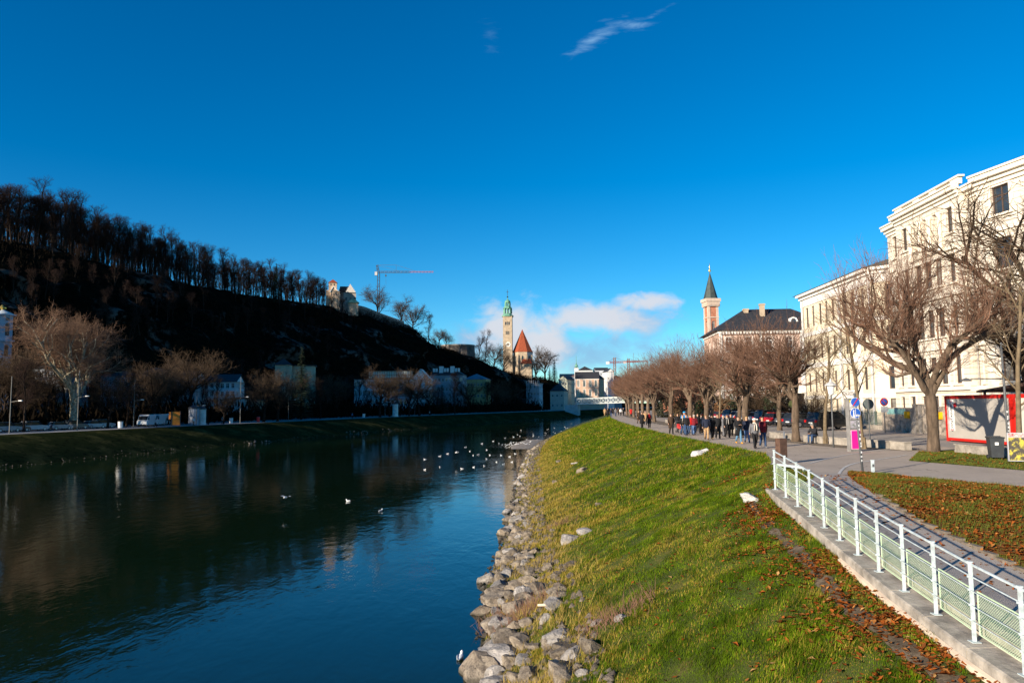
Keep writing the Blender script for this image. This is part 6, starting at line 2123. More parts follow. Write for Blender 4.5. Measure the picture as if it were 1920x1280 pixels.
MB().add([(-3, -1.2, 3.1), (5.5, -1.2, 3.7), (5.5, 2.6, 3.7), (-3, 2.6, 3.1), (-3, -1.2, 3.22), (5.5, -1.2, 3.95), (5.5, 2.6, 3.95), (-3, 2.6, 3.22)], [(0, 3, 2, 1), (4, 5, 6, 7), (0, 1, 5, 4), (1, 2, 6, 5), (2, 3, 7, 6), (3, 0, 4, 7)]).build('roof', mat('canopy_brown', (.09, .055, .04), .8, .3, 2), cn)
for x_, y_ in ((-2.6, -.9), (5.2, -.9), (5.2, 2.3), (-2.6, 2.3)):
    MB().b2(x_ - .06, x_ + .06, y_ - .06, y_ + .06, 0, 3.1 + (x_ + 3) * .07).build('leg', GREYPOLE, cn)
# wheelie bin, lamp, poster stand
wb = thing('wheelie_bin', 'dark grey wheelie bin with a white sticker on the grass strip', 'bin', G(1868, 861), R(-18))
MB().box((0, 0, .52), (.46, .52, .84), 0, 0, 1.2).build('body', mat('bin_plastic', (.045, .05, .055), .45, .2, 3), wb)
MB().box((0, 0, .965), (.6, .68, .05)).box((0, .28, .99), (.56, .1, .06)).build('lid', mat('bin_lid', (.035, .04, .045), .45), wb)
for s_ in (-.25, .25):
    MB().disc((s_, .3, .1), .1, (1, 0, 0), .05, 14).build('wheel', DARKM, wb)
MB().box((-.02, -.298, .72), (.14, .006, .16)).build('sticker', SWHITE, wb)
la = thing('street_lamp', 'thin dark street lamp with a sideways arm and stickers by the container', 'street lamp', G(1893, 859))
MB().path([(0, 0, 0), (-.02, 0, 2.4), (-.05, 0, 5.2)], [.065, .055, .04], 8).build('pole', GREYPOLE, la, True)
MB().path([(-.03, 0, 3.55), (-1.2, .1, 3.58), (-1.45, .12, 3.58)], .025, 6).build('arm', GREYPOLE, la, True)
MB().lathe([(.02, .12), (.12, .08), (.24, 0), (.22, -.03)], 12, (-1.65, .14, 3.5)).build('lamp_head', GREYPOLE, la)
for k in range(9):
    MB().box((-.005 + rnd.uniform(-.015, .015), -.068, .75 + k * .16 + rnd.uniform(-.05, .05)), (rnd.uniform(.04, .08), .004, rnd.uniform(.05, .12))).build('sticker', STICK, la)
ab = thing('poster_stand', 'poster stand with red header and yellow picture at the right edge', 'sign', G(1910, 868), R(-20))
MB().b2(-.36, .36, -.03, .03, .08, 1.25).build('board', mat('board_rim', (.4, .4, .42), .5), ab)
MB().b2(-.32, .32, -.045, -.032, 1.07, 1.22).build('header', mat('header_red', (.55, .1, .1), .6, .5, 14, col2=(.7, .55, .52)), ab)
MB().b2(-.32, .32, -.045, -.032, .12, 1.05).build('poster', mat('poster_multi', (.5, .42, .06), .6, .0, 5, col2=(.07, .06, .05), thr=(.42, .55)), ab)
for s_ in (-.3, .3):
    MB().path([(s_, .02, 1.2), (s_, .35, 0)], .02, 5).build('leg', GREYPOLE, ab)
# garden fence and stone gate wall beyond the road
gf = thing('garden_fence', 'greenish iron garden fence on a low wall behind the parked cars', 'fence', (0, 0, 0))
mb = MB(); bars = []
FP = [(rowx(d) + 15.2 + (68 - d) * 0.0, d) for d in np.arange(67, 125, 3.0)]
for i in range(len(FP) - 1):
    (xa, da), (xb, db) = FP[i], FP[i + 1]
    an = math.atan2(db - da, xb - xa); L = math.hypot(xb - xa, db - da)
    MB().box(((xa + xb) / 2, (da + db) / 2, 5.1), (L - .02, .35, .42), an).build('base_wall', CONC, gf)
    MB().box((xa, da, 5.75), (.16, .16, 1.7), an).build('fence_post', mat('fence_green', (.10, .13, .11), .6, .2, 3), gf)
    mb.path([(xa, da, 5.5), (xb, db, 5.5)], .025, 4); mb.path([(xa, da, 6.4), (xb, db, 6.4)], .025, 4)
    for k in range(1, 22):
        u = k / 22
        mb.path([(xa + (xb - xa) * u, da + (db - da) * u, 5.3), (xa + (xb - xa) * u, da + (db - da) * u, 6.6)], .014, 3)
o_ = mb.build('bars', mat('fence_green', (.10, .13, .11)), gf); o_['kind'] = 'stuff'
sw = thing('stone_gate_wall', 'rough grey stone wall with iron gate and two yellow boxes', 'wall', (32.6, 66.3, 4.9), -math.pi / 2)
STW = mat('rubble_stone', (.36, .30, .24), .95, .5, 2.5, .9, 6)
MB().b2(0, 5.2, 0, .5, -.1, 2.05).b2(6.6, 13.5, 0, .5, -.1, 2.15).b2(15, 20, 0, .5, -.1, 2.15).build('wall', STW, sw)
for x_ in (5.25, 6.05, 13.55, 14.4):
    MB().b2(x_, x_ + .5, -.08, .58, -.1, 2.35).build('pier', GREYST, sw)
for x_ in (5.76,):
    pass
for x0_, x1_ in ((5.77, 6.03), (14.07, 14.38)):
    mb = MB()
    for k in range(4):
        xx = x0_ + (x1_ - x0_) * k / 3
        mb.path([(xx, .25, 0), (xx, .25, 1.9)], .02, 4)
    mb.build('gate', DARKM, sw)
YB = mat('yellow_box', (.75, .42, .01), .5, .1, 3)
for x_ in (4.2, 8.9):
    MB().b2(x_, x_ + .5, -.22, -.003, 1.2, 1.75).build('yellow_box', YB, sw)
MB().b2(1.0, 4.0, -.03, -.003, 1.5, 1.95).build('turquoise_banner', mat('turquoise', (.25, .48, .45), .7), sw)


def evergreen(seed, rx, ry, rz_, n, name, label, col=(.022, .03, .010)):
    R_ = np.random.RandomState(seed)
    root = thing(name, label, 'shrub', (0, 0, 0))
    p = R_.normal(0, 1, (n, 3)); p /= np.linalg.norm(p, axis=1, keepdims=True)
    rad = R_.uniform(.55, 1, (n, 1)) ** .5
    lump = np.array([1 + .3 * noise.noise(tuple(q * 2.2 + seed)) for q in p])[:, None]
    c = p * rad * lump * np.array([[rx, ry, rz_]]); c[:, 2] = np.abs(c[:, 2] + rz_ * .7)
    a = R_.normal(0, 1, (n, 2, 3)) * .16
    V = np.stack([c, c + a[:, 0], c + a[:, 1]], 1).reshape(-1, 3)
    obj('foliage', np_mesh('foliage', V, np.arange(len(V)).reshape(-1, 3), mat('evergreen_' + str(col), col, .8, .5, 1)), root)
    MB().path([(0, 0, -.1), (0, 0, rz_)], [.08, .03], 6).build('stem', BARK_D, root)
    return root


for i, (px, d, rx, rz_, lb, cc) in enumerate(((1330, 118, 2.6, 2.6, 'dark evergreen shrub in front of the pink villa, leftmost', (.022, .03, .01)), (1365, 112, 2.2, 2.0, 'rust-brown shrub between the promenade trunks', (.12, .06, .025)), (1400, 108, 2.6, 3.2, 'dark evergreen shrub below the villa windows', (.02, .028, .01)),
                                       (1432, 104, 2.8, 3.6, 'large dark evergreen behind the leaning tree', (.025, .035, .012)), (1462, 100, 2.4, 2.8, 'dark evergreen left of the porch', (.02, .03, .012)), (1290, 125, 2.6, 2.2, 'brownish hedge shrub behind the far parked cars', (.08, .05, .022)), (1255, 140, 2.6, 2.4, 'dark shrub behind the farthest parked cars', (.03, .03, .014)))):
    e = evergreen(i + 3, rx, rx, rz_, 2600, 'evergreen_shrub', lb, cc)
    q = AT(px, 760, d); e.location = (q.x, d, 4.85)

# ------------------------------------------------------------------ cars
TYRE = mat('tyre', (.02, .02, .02), .9, .2, 5); RIM = mat('rim', (.4, .4, .42), .35, .1, 4, metal=.7); CGLASS = glass_mat('car_glass', (.02, .025, .03), .05, .6)
TAIL = mat('tail_light', (.45, .01, .01), .3, .1, 5); HEAD = mat('head_light', (.6, .62, .65), .15, .1, 5)
WHEEL = MB().path([(0, -.1, 0), (0, .1, 0)], .32, 16).build('wheel', TYRE, link=False); RIMM = MB().path([(0, -.106, 0), (0, .106, 0)], .2, 12).build('rim', RIM, link=False)


def layered(prof, ys, scales, c):
    """side profile repeated at several y with a scale about c: rounded flanks"""
    mb = MB(); n = len(prof)
    v = []
    for y, s_ in zip(ys, scales):
        v += [(c[0] + (x - c[0]) * s_, y, c[1] + (z - c[1]) * s_) for x, z in prof]
    f = [tuple(range(n)), tuple(range(len(ys) * n - 1, (len(ys) - 1) * n - 1, -1))]
    for i in range(len(ys) - 1):
        f += [(i * n + (k + 1) % n, i * n + k, (i + 1) * n + k, (i + 1) * n + (k + 1) % n) for k in range(n)]
    return mb.add(v, f)


def make_car(kind):
    if kind == 'suv':
        L, Hb, Ht = 4.6, 1.0, 1.68
        body = [(-2.3, .35), (-2.32, .8), (-2.2, 1.0), (1.0, 1.02), (2.1, .88), (2.3, .6), (2.28, .32), (1.8, .28), (-1.8, .28)]
        cab = [(-2.15, 1.0), (-1.95, 1.6), (-1.6, Ht), (.2, Ht - .02), (.5, 1.55), (1.15, 1.02)]
    elif kind == 'van':
        L, Hb, Ht = 5.6, 1.3, 2.5
        body = [(-2.8, .4), (-2.82, 2.3), (-2.7, 2.45), (1.3, 2.45), (1.75, 2.2), (2.2, 1.35), (2.8, 1.15), (2.85, .5), (2.6, .32), (-2.6, .32)]
        cab = [(1.32, 1.38), (1.5, 2.28), (1.72, 2.16), (2.16, 1.38)]
    else:
        L, Hb, Ht = 4.1, .92, 1.46
        body = [(-2.05, .35), (-2.08, .75), (-1.95, .94), (.9, .95), (1.85, .8), (2.06, .55), (2.04, .3), (1.6, .26), (-1.6, .26)]
        cab = [(-1.95, .93), (-1.7, 1.38), (-1.3, Ht), (.1, Ht - .02), (.4, 1.36), (1.05, .95)]
    w = .88 if kind != 'van' else 1.0
    root = thing('parked_car' if kind != 'van' else 'parked_van', 'x', 'car' if kind != 'van' else 'van', (0, 0, -500))
    layered(body, [-w, -w + .05, w - .05, w], [.955, 1, 1, .955], (0, .65)).build('body', mat('car_paint', (.05, .05, .06), .3, .05, 1, coat=1.0), root, False)
    if kind != 'van':
        layered(cab, [-w + .2, -w + .08, w - .08, w - .2], [.8, 1, 1, .8], (-.4, .98)).build('window_band', CGLASS, root)
        rp = [(x, z) for x, z in cab if z > Ht - .14]
        MB().b2(min(x for x, z in rp) + .08, max(x for x, z in rp) - .05, -w + .26, w - .26, Ht - .05, Ht + .02).build('roof', mat('car_paint', (.05, .05, .06)), root)
    else:
        layered(cab, [-w - .005, w + .005], [1, 1], (1.7, 1.8)).build('window_band', CGLASS, root)
        MB().add([(1.78, -w + .12, 2.16), (2.22, -w + .12, 1.4), (2.22, w - .12, 1.4), (1.78, w - .12, 2.16)], [(0, 1, 2, 3)]).build('windscreen', CGLASS, root)
    xw = L * .31
    for sx in (-1, 1):
        for sy in (-1, 1):
            wo = obj('wheel', WHEEL, root, (sx * xw, sy * (w - .1), .32)); obj('rim', RIMM, wo)
    zt = Hb - .18 if kind != 'van' else 1.1
    for sy in (-1, 1):
        MB().box((-L / 2 + .02, sy * (w - .16), zt), (.12, .24, .22)).build('tail_light', TAIL, root)
        MB().box((L / 2 - .09, sy * (w - .2), zt - .12), (.2, .3, .16)).build('headlight', HEAD, root)
    MB().box((-L / 2 - .02, 0, zt - .16), (.03, .5, .11)).build('number_plate', SWHITE, root)
    MB().box((-L / 2 + .03, 0, .42), (.16, 1.6, .2)).build('bumper', DARKM, root); MB().box((L / 2 - .04, 0, .4), (.16, 1.6, .2)).build('bumper', DARKM, root)
    return remember(root)


cars = {k: make_car(k) for k in ('suv', 'hatch', 'van')}
PAINT = {}
def paint(root, col, name):
    m = mat('paint_' + name, col, .28, .04, 1, coat=1.0, spec=.5)
    for c_ in [o for o in bpy.data.objects if o.parent == root and o.name.split('.')[0] in ('body', 'roof')]:
        c_.material_slots[0].link = 'OBJECT'; c_.material_slots[0].material = m
CC = [((.012, .012, .015), 'black', 'suv'), ((.02, .03, .05), 'dark blue', 'hatch'), ((.10, .11, .12), 'dark grey', 'hatch'), ((.45, .015, .015), 'red', 'hatch'), ((.015, .02, .04), 'midnight blue', 'suv'), ((.42, .43, .45), 'silver', 'hatch'), ((.03, .06, .12), 'blue', 'suv'), ((.02, .02, .025), 'black', 'hatch'), ((.5, .5, .52), 'pale silver', 'hatch'), ((.04, .08, .16), 'steel blue', 'suv'), ((.25, .01, .01), 'dark red', 'hatch'), ((.015, .015, .02), 'black', 'suv')]
first = {'suv': True, 'hatch': True, 'van': True}
def place_car(kind, loc, rz, col, cname, label, group):
    if first[kind]:
        r_ = cars[kind]; first[kind] = False
        r_.location = loc; r_.rotation_euler = (0, 0, rz); r_['label'] = label; r_['group'] = group
        r_ = r_
        cars[kind + '_done'] = r_
    else:
        r_ = dup(cars[kind], loc, rz, label, group)
    paint(r_, col, cname.replace(' ', '_'))
    return r_
side = ['nearest the porch of the yellow building', 'second from the yellow building', 'third from the yellow building', 'beside the leaning tree', 'behind the seated man', 'behind the man in the maroon vest', 'behind the man in yellow boots', 'behind the man in the dark suit', 'behind the grey scarf', 'behind the maroon jacket', 'behind the blue hood', 'behind the brown coat']
d = 70.5
for i in range(22):
    col, cn_, kd = CC[i % 12]
    where = side[i] if i < 12 else f'far along the road, {["left of the brown coat", "beyond the big trunk", "before the red scarf", "past the red scarf", "near the far trees", "at the shrub", "by the far hedge", "under the far crowns", "deep in the row", "last but one", "last of the row"][i - 12] if i - 12 < 11 else ""}'
    place_car(kd, (rowx(d) + 11.2, d, 4.91), R(18 + 4 * math.sin(i)), col, cn_, f'{cn_} car parked {where}', 'cars parked beyond the promenade')
    d += 3.3 + (4 if i in (0, 9, 15) else 0)

# ------------------------------------------------------------------ far quay furniture
def lq(px, o_, z=3.82):
    t_, x, y = LBpx(px, o_, 4)
    return (x, y, z), LBang(t_)
for px, o_, col, nm, lb in ((276, 21, (.7, .7, .7), 'white', 'white delivery van with high roof parked on the far quay'), (292, 24, (.72, .72, .72), 'white', 'second white van half behind the tree on the far quay'), (304, 26, (.6, .6, .62), 'white', 'third white van right of the tree on the far quay')):
    q, a = lq(px, o_); place_car('van', q, a - R(70), col, nm, lb, 'vans on the far quay')
for i, px in enumerate((10, 32, 62, 110, 140, 176, 190)):
    q, a = lq(px, 23); place_car('hatch' if i % 2 else 'suv', q, a + R(80), [(.25, .27, .3), (.05, .06, .08), (.4, .42, .45)][i % 3], ['grey', 'dark', 'pale'][i % 3], f'{["grey", "dark", "pale"][i % 3]} car in the shade of the far quay {["at the left edge", "next to the edge", "below the church", "under the left tree", "by the white lamp", "right of the plane tree", "beside the small trailer"][i]}', 'cars on the far quay')
POLEW = mat('pale_pole', (.15, .145, .13), .6, .1, 3)
for px, h, lb in ((20, 9, 'pale lamp post at the left edge of the far quay'), (145, 10.5, 'pale lamp post in front of the plane tree trunk'), (251, 9.5, 'pale lamp post left of the white vans'), (368, 7.5, 'short lamp post by the advertising pillars'), (449, 11, 'tall pale mast right of the white tenement'), (541, 10, 'pale lamp post before the tan tower house'), (722, 9, 'pale lamp post in front of the glazed-top building'), (778, 9, 'pale lamp post before the gabled house')):
    q, a = lq(px, 16)
    t_ = thing('quay_lamp', lb, 'street lamp', q, a, 'lamp posts of the far quay')
    MB().path([(0, 0, 0), (0, 0, h)], [.085, .055], 6).build('pole', POLEW, t_); MB().path([(0, 0, h * .55), (1.6, 0, h * .57)], .05, 5).build('arm', POLEW, t_); MB().box((1.8, 0, h * .57), (.6, .25, .14)).build('lamp_head', SWHITE, t_)
for px, o_, r_, h, cc, lb in ((378, 16, .75, 3.4, (.62, .60, .55), 'white advertising pillar with red edge posters on the far quay'), (741, 15.5, 1.0, 4.4, (.62, .70, .66), 'pale advertising pillar catching the sun on the far quay')):
    q, a = lq(px, o_)
    t_ = thing('advertising_pillar', lb, 'advertising pillar', q)
    MB().lathe([(r_ * 1.05, 0), (r_ * 1.05, .3), (r_, .32), (r_, h)], 18).build('drum', mat('drum_' + str(px), cc, .7, .25, 1.2), t_, False); MB().lathe([(r_ * 1.1, h + .003), (r_ * 1.1, h + .12), (r_ * .7, h + .5), (.1, h + .75)], 18).build('cap', GREYP, t_)
q, a = lq(363, 17)
t_ = thing('poster_kiosk', 'grey round poster kiosk left of the white advertising pillar', 'kiosk', q)
MB().lathe([(1.1, 0), (1.1, 3.6)], 16).build('drum', mat('kiosk_grey', (.3, .32, .36), .7, .3, 1), t_); MB().lathe([(1.25, 3.603), (1.2, 3.8), (.2, 4.4)], 16).build('cap', GREYP, t_)
q, a = lq(331, 16)
t_ = thing('orange_board', 'bright orange upright panel beside the far quay path', 'sign', q, a + R(40))
MB().b2(-.8, .8, -.15, .15, .2, 3.0).build('panel', mat('orange_panel', (.75, .24, .03), .6, .2, 1), t_); MB().b2(-.9, -.75, -.2, .2, 0, 3.1).b2(.75, .9, -.2, .2, 0, 3.1).build('frame', GREYP, t_)
q, a = lq(322, 17)
t_ = thing('orange_telephone', 'small orange box on a post left of the orange panel', 'sign', q)
MB().b2(-.5, .5, -.3, .3, 1.4, 2.9).build('box', mat('orange_panel', (.75, .24, .03)), t_); MB().path([(0, 0, 0), (0, 0, 1.4)], .1, 6).build('post', GREYP, t_)
for px, lb, cc in ((224, 'white litter bin right of the plane tree', (.7, .7, .68)), (432, 'white litter bin near the tall mast', (.7, .7, .68)), (682, 'white litter bin on the far quay below the glazed-top building', (.7, .7, .68)), (484, 'red litter box on the far quay', (.6, .03, .03))):
    q, a = lq(px, 15)
    t_ = thing('quay_bin', lb, 'bin', q)
    MB().lathe([(.4, .15), (.45, 1.3)], 10).build('body', mat('bin_' + str(px), cc, .6), t_); MB().lathe([(.5, 1.303), (.45, 1.45)], 10).build('lid', GREYP, t_)

# ------------------------------------------------------------------ gulls
GWH = mat('gull_white', (.82, .82, .80), .8, .03, 3); GGR = mat('gull_grey', (.45, .47, .50), .8, .05, 3)
gl_ = thing('gull', 'x', 'bird', (0, 0, -500))
MB().path([(-.24, 0, .06), (-.16, 0, .07), (-.02, 0, .06), (.1, 0, .08), (.15, 0, .13), (.17, 0, .18), (.205, 0, .19), (.225, 0, .185)], [.008, .04, .085, .075, .045, .042, .035, .012], 9, sq=(1, .85)).build('body', GWH, gl_, True)
for s_ in (-1, 1):
    MB().path([(.09, s_ * .075, .1), (-.05, s_ * .085, .1), (-.2, s_ * .05, .085), (-.31, s_ * .015, .09)], [.02, .05, .035, .006], 6, sq=(.45, 1)).build('wing', GGR, gl_, True)
MB().path([(.22, 0, .185), (.265, 0, .175)], [.012, .003], 5).build('beak', mat('beak_red', (.4, .08, .04), .6), gl_)
remember(gl_)
fl_ = thing('flying_gull', 'x', 'bird', (0, 0, -500))
MB().path([(-.22, 0, 0), (-.1, 0, 0), (.05, 0, 0), (.16, 0, .02), (.21, 0, .02)], [.03, .06, .07, .04, .01], 8).build('body', GWH, fl_, True)
for s_ in (-1, 1):
    MB().add([(.08, s_ * .05, .02), (.1, s_ * .28, .12), (-.02, s_ * .52, .08), (-.08, s_ * .3, .1), (-.08, s_ * .05, .02)], [(0, 1, 3, 4), (1, 2, 3)]).build('wing', GGR, fl_)
remember(fl_)
GP = [(361, 466), (507, 510), (703, 280), (703, 326), (770, 266), (771, 314), (804, 255), (868, 322), (884, 226), (903, 244), (918, 262), (920, 315), (940, 259), (957, 210), (968, 309), (978, 238), (978, 278), (992, 261), (1007, 199), (1021, 292), (1033, 209), (1042, 262), (1053, 302), (1060, 185), (1080, 268), (1090, 292), (1085, 203), (1097, 180), (1105, 255), (1115, 170), (1130, 150), (861, 1163)]
fg = True
for i, (u, v) in enumerate(GP):
    q = G(500 + u / 2.37, 740 + v / 2.37 + 3, 0.0)
    lb = {0: 'white gull on dark water, left of the close pair', 1: 'white gull on dark water, right of the close pair', 31: 'lone white gull near the bottom edge by the boulders'}.get(i, 'white gull in the flock floating on the blue water')
    s_ = 1.0 if q.y < 60 else .85
    if fg:
        gl_.location = (q.x, q.y, -.03); gl_.rotation_euler = (0, 0, 2.5); gl_['label'] = lb; gl_['group'] = 'gulls on the river'; fg = False
    else:
        dup(gl_, (q.x, q.y, -.03), rnd.uniform(0, 6.28) if i != 31 else 1.4, lb, 'gulls on the river', s_)
for i in range(24):
    q = G(948 + i * 2.1 + rnd.uniform(-1, 1), 832 + rnd.uniform(-2.5, 2.5) - i * .12, .25)
    dup(gl_, (q.x, q.y, .16), rnd.uniform(0, 6.28), 'white gull standing in the row on the gravel bar', 'gulls on the gravel bar', .85)
for i in range(26):
    px = rnd.uniform(940, 1075); py = 838 - (px - 940) * .30 + rnd.gauss(0, 5)
    q = G(px, max(py, 793), 0.0)
    dup(gl_, (q.x, q.y, -.03), rnd.uniform(0, 6.28), 'tiny far gull on the water beyond the gravel bar', 'far gulls', .7)
q = AT(535.5, 932, 55); fl_.location = q; fl_.rotation_euler = (0, 0, 1.2); fl_['label'] = 'gull flying low above its own reflection on the dark water'
q = AT(857, 848, 100); dup(fl_, q, .4, 'gull flying low over the floating flock', None, 1.2)
# ------------------------------------------------------------------ people
SKIN = mat('skin', (.48, .28, .19), .6, .08, 4)


def limb_pts(a, b, c):
    return [Vector(a), Vector(b), Vector(c)]


def pose_joints(kind):
    s = 1 if kind in ('walkA', 'phone') else -1
    J = dict(pelvis=(0, 0, .95), chest=(0, -.01, 1.26), neck=(0, -.01, 1.47), head=(0, -.03, 1.6), top=(0, -.02, 1.70))
    for sd, nm in ((-1, 'L'), (1, 'R')):
        f = s * sd
        J['hip' + nm] = (sd * .09, 0, .92)
        if kind == 'stand':
            J['knee' + nm] = (sd * .10, -.01, .50); J['ank' + nm] = (sd * .11, .02, .09)
        else:
            J['knee' + nm] = (sd * .09, -.12 if f > 0 else -.02, .50 if f > 0 else .49)
            J['ank' + nm] = (sd * .09, -.20 if f > 0 else .24, .09 if f > 0 else .14)
        J['toe' + nm] = (J['ank' + nm][0] * 1.15, J['ank' + nm][1] - .16, .04 if (kind == 'stand' or f > 0) else .05)
        J['sh' + nm] = (sd * .185, 0, 1.40)
        if kind == 'phone':
            J['el' + nm] = (sd * .24, -.04, 1.13); J['wr' + nm] = (sd * .07, -.27, 1.17)
        elif kind == 'stand':
            J['el' + nm] = (sd * .25, .03, 1.12); J['wr' + nm] = (sd * .25, -.05, .88)
        else:
            J['el' + nm] = (sd * .24, .05 * f + .02, 1.12); J['wr' + nm] = (sd * .25, -.02 + .14 * f, .90)
    if kind == 'sit':
        J = {k: (v[0], v[1], v[2] - .45) for k, v in J.items()}
        J['chest'] = (0, -.1, .80); J['neck'] = (0, -.2, .98); J['head'] = (0, -.27, 1.10); J['top'] = (0, -.28, 1.21)
        for sd, nm in ((-1, 'L'), (1, 'R')):
            J['hip' + nm] = (sd * .09, -.02, .50); J['knee' + nm] = (sd * .13, -.45, .52); J['ank' + nm] = (sd * .12, -.48, .09); J['toe' + nm] = (sd * .13, -.64, .04)
            J['sh' + nm] = (sd * .185, -.15, .92); J['el' + nm] = (sd * .25, -.30, .68); J['wr' + nm] = (sd * .08, -.50, .62)
    return {k: Vector(v) for k, v in J.items()}


def skin_body(J):
    names = ['pelvis', 'chest', 'neck', 'head', 'top']
    rad = {'pelvis': (.13, .1), 'chest': (.14, .1), 'neck': (.055, .055), 'head': (.082, .095), 'top': (.06, .07)}
    edges = [(0, 1), (1, 2), (2, 3), (3, 4)]
    for nm in 'LR':
        b = len(names)
        names += ['hip' + nm, 'knee' + nm, 'ank' + nm, 'toe' + nm, 'sh' + nm, 'el' + nm, 'wr' + nm]
        edges += [(0, b), (b, b + 1), (b + 1, b + 2), (b + 2, b + 3), (1, b + 4), (b + 4, b + 5), (b + 5, b + 6)]
        rad.update({'hip' + nm: (.085, .085), 'knee' + nm: (.055, .055), 'ank' + nm: (.038, .038), 'toe' + nm: (.035, .025), 'sh' + nm: (.055, .055), 'el' + nm: (.04, .04), 'wr' + nm: (.027, .027)})
    me = bpy.data.meshes.new('skel'); me.from_pydata([tuple(J[n]) for n in names], edges, [])
    o = bpy.data.objects.new('skel', me); COL.objects.link(o)
    md = o.modifiers.new('s', 'SKIN'); md.use_smooth_shade = True
    for i, n in enumerate(names):
        me.skin_vertices[0].data[i].radius = rad[n]
    me.skin_vertices[0].data[0].use_root = True
    o.modifiers.new('d', 'SUBSURF').levels = 1
    dg = bpy.context.evaluated_depsgraph_get()
    out = bpy.data.meshes.new_from_object(o.evaluated_get(dg))
    bpy.data.objects.remove(o); bpy.data.meshes.remove(me)
    # fingers, thumb and nose rooted in the same mesh
    mb = MB()
    for nm in 'LR':
        w = J['wr' + nm]; d = (w - J['el' + nm]).normalized(); sd = -1 if nm == 'L' else 1
        u = Vector((0, -1, 0)) if abs(d.y) < .8 else Vector((0, 0, 1)); u = (u - d * u.dot(d)).normalized(); inw = d.cross(u) * (1 if sd > 0 else -1)
        p = w + d * .075
        mb.path([w, w + d * .04, p], [.026, .042, .036], 7, sq=(1, .55))
        for k, L in enumerate((.062, .072, .068, .055)):
            a = p + u * (.03 - .02 * k)
            mb.path([a - d * .01, a + d * L * .5 + inw * .006, a + d * L * .85 + inw * .026], [.0095, .009, .007], 5)
        a = w + d * .03 + u * .035
        mb.path([a, a + d * .025 + u * .022, a + d * .055 + u * .024 + inw * .012], [.012, .0105, .008], 5)
    h = J['head']
    mb.path([h + Vector((0, -.085, .03)), h + Vector((0, -.112, -.012)), h + Vector((0, -.09, -.022))], [.008, .016, .01], 5)
    for s_ in (-1, 1):
        mb.path([h + Vector((s_ * .078, .01, .03)), h + Vector((s_ * .088, .015, 0)), h + Vector((s_ * .078, .01, -.03))], [.01, .016, .01], 5, sq=(.6, 1.3))
    extra = mb.build('x', SKIN, link=False)
    bmx = bmesh.new(); bmx.from_mesh(out); bmx.from_mesh(extra); bmx.to_mesh(out); bmx.free(); bpy.data.meshes.remove(extra)
    out.materials.clear(); out.materials.append(SKIN); out.name = 'body'
    out.polygons.foreach_set('use_smooth', [True] * len(out.polygons))
    return out


DUM = mat('cloth_base', (.03, .03, .03), .9)


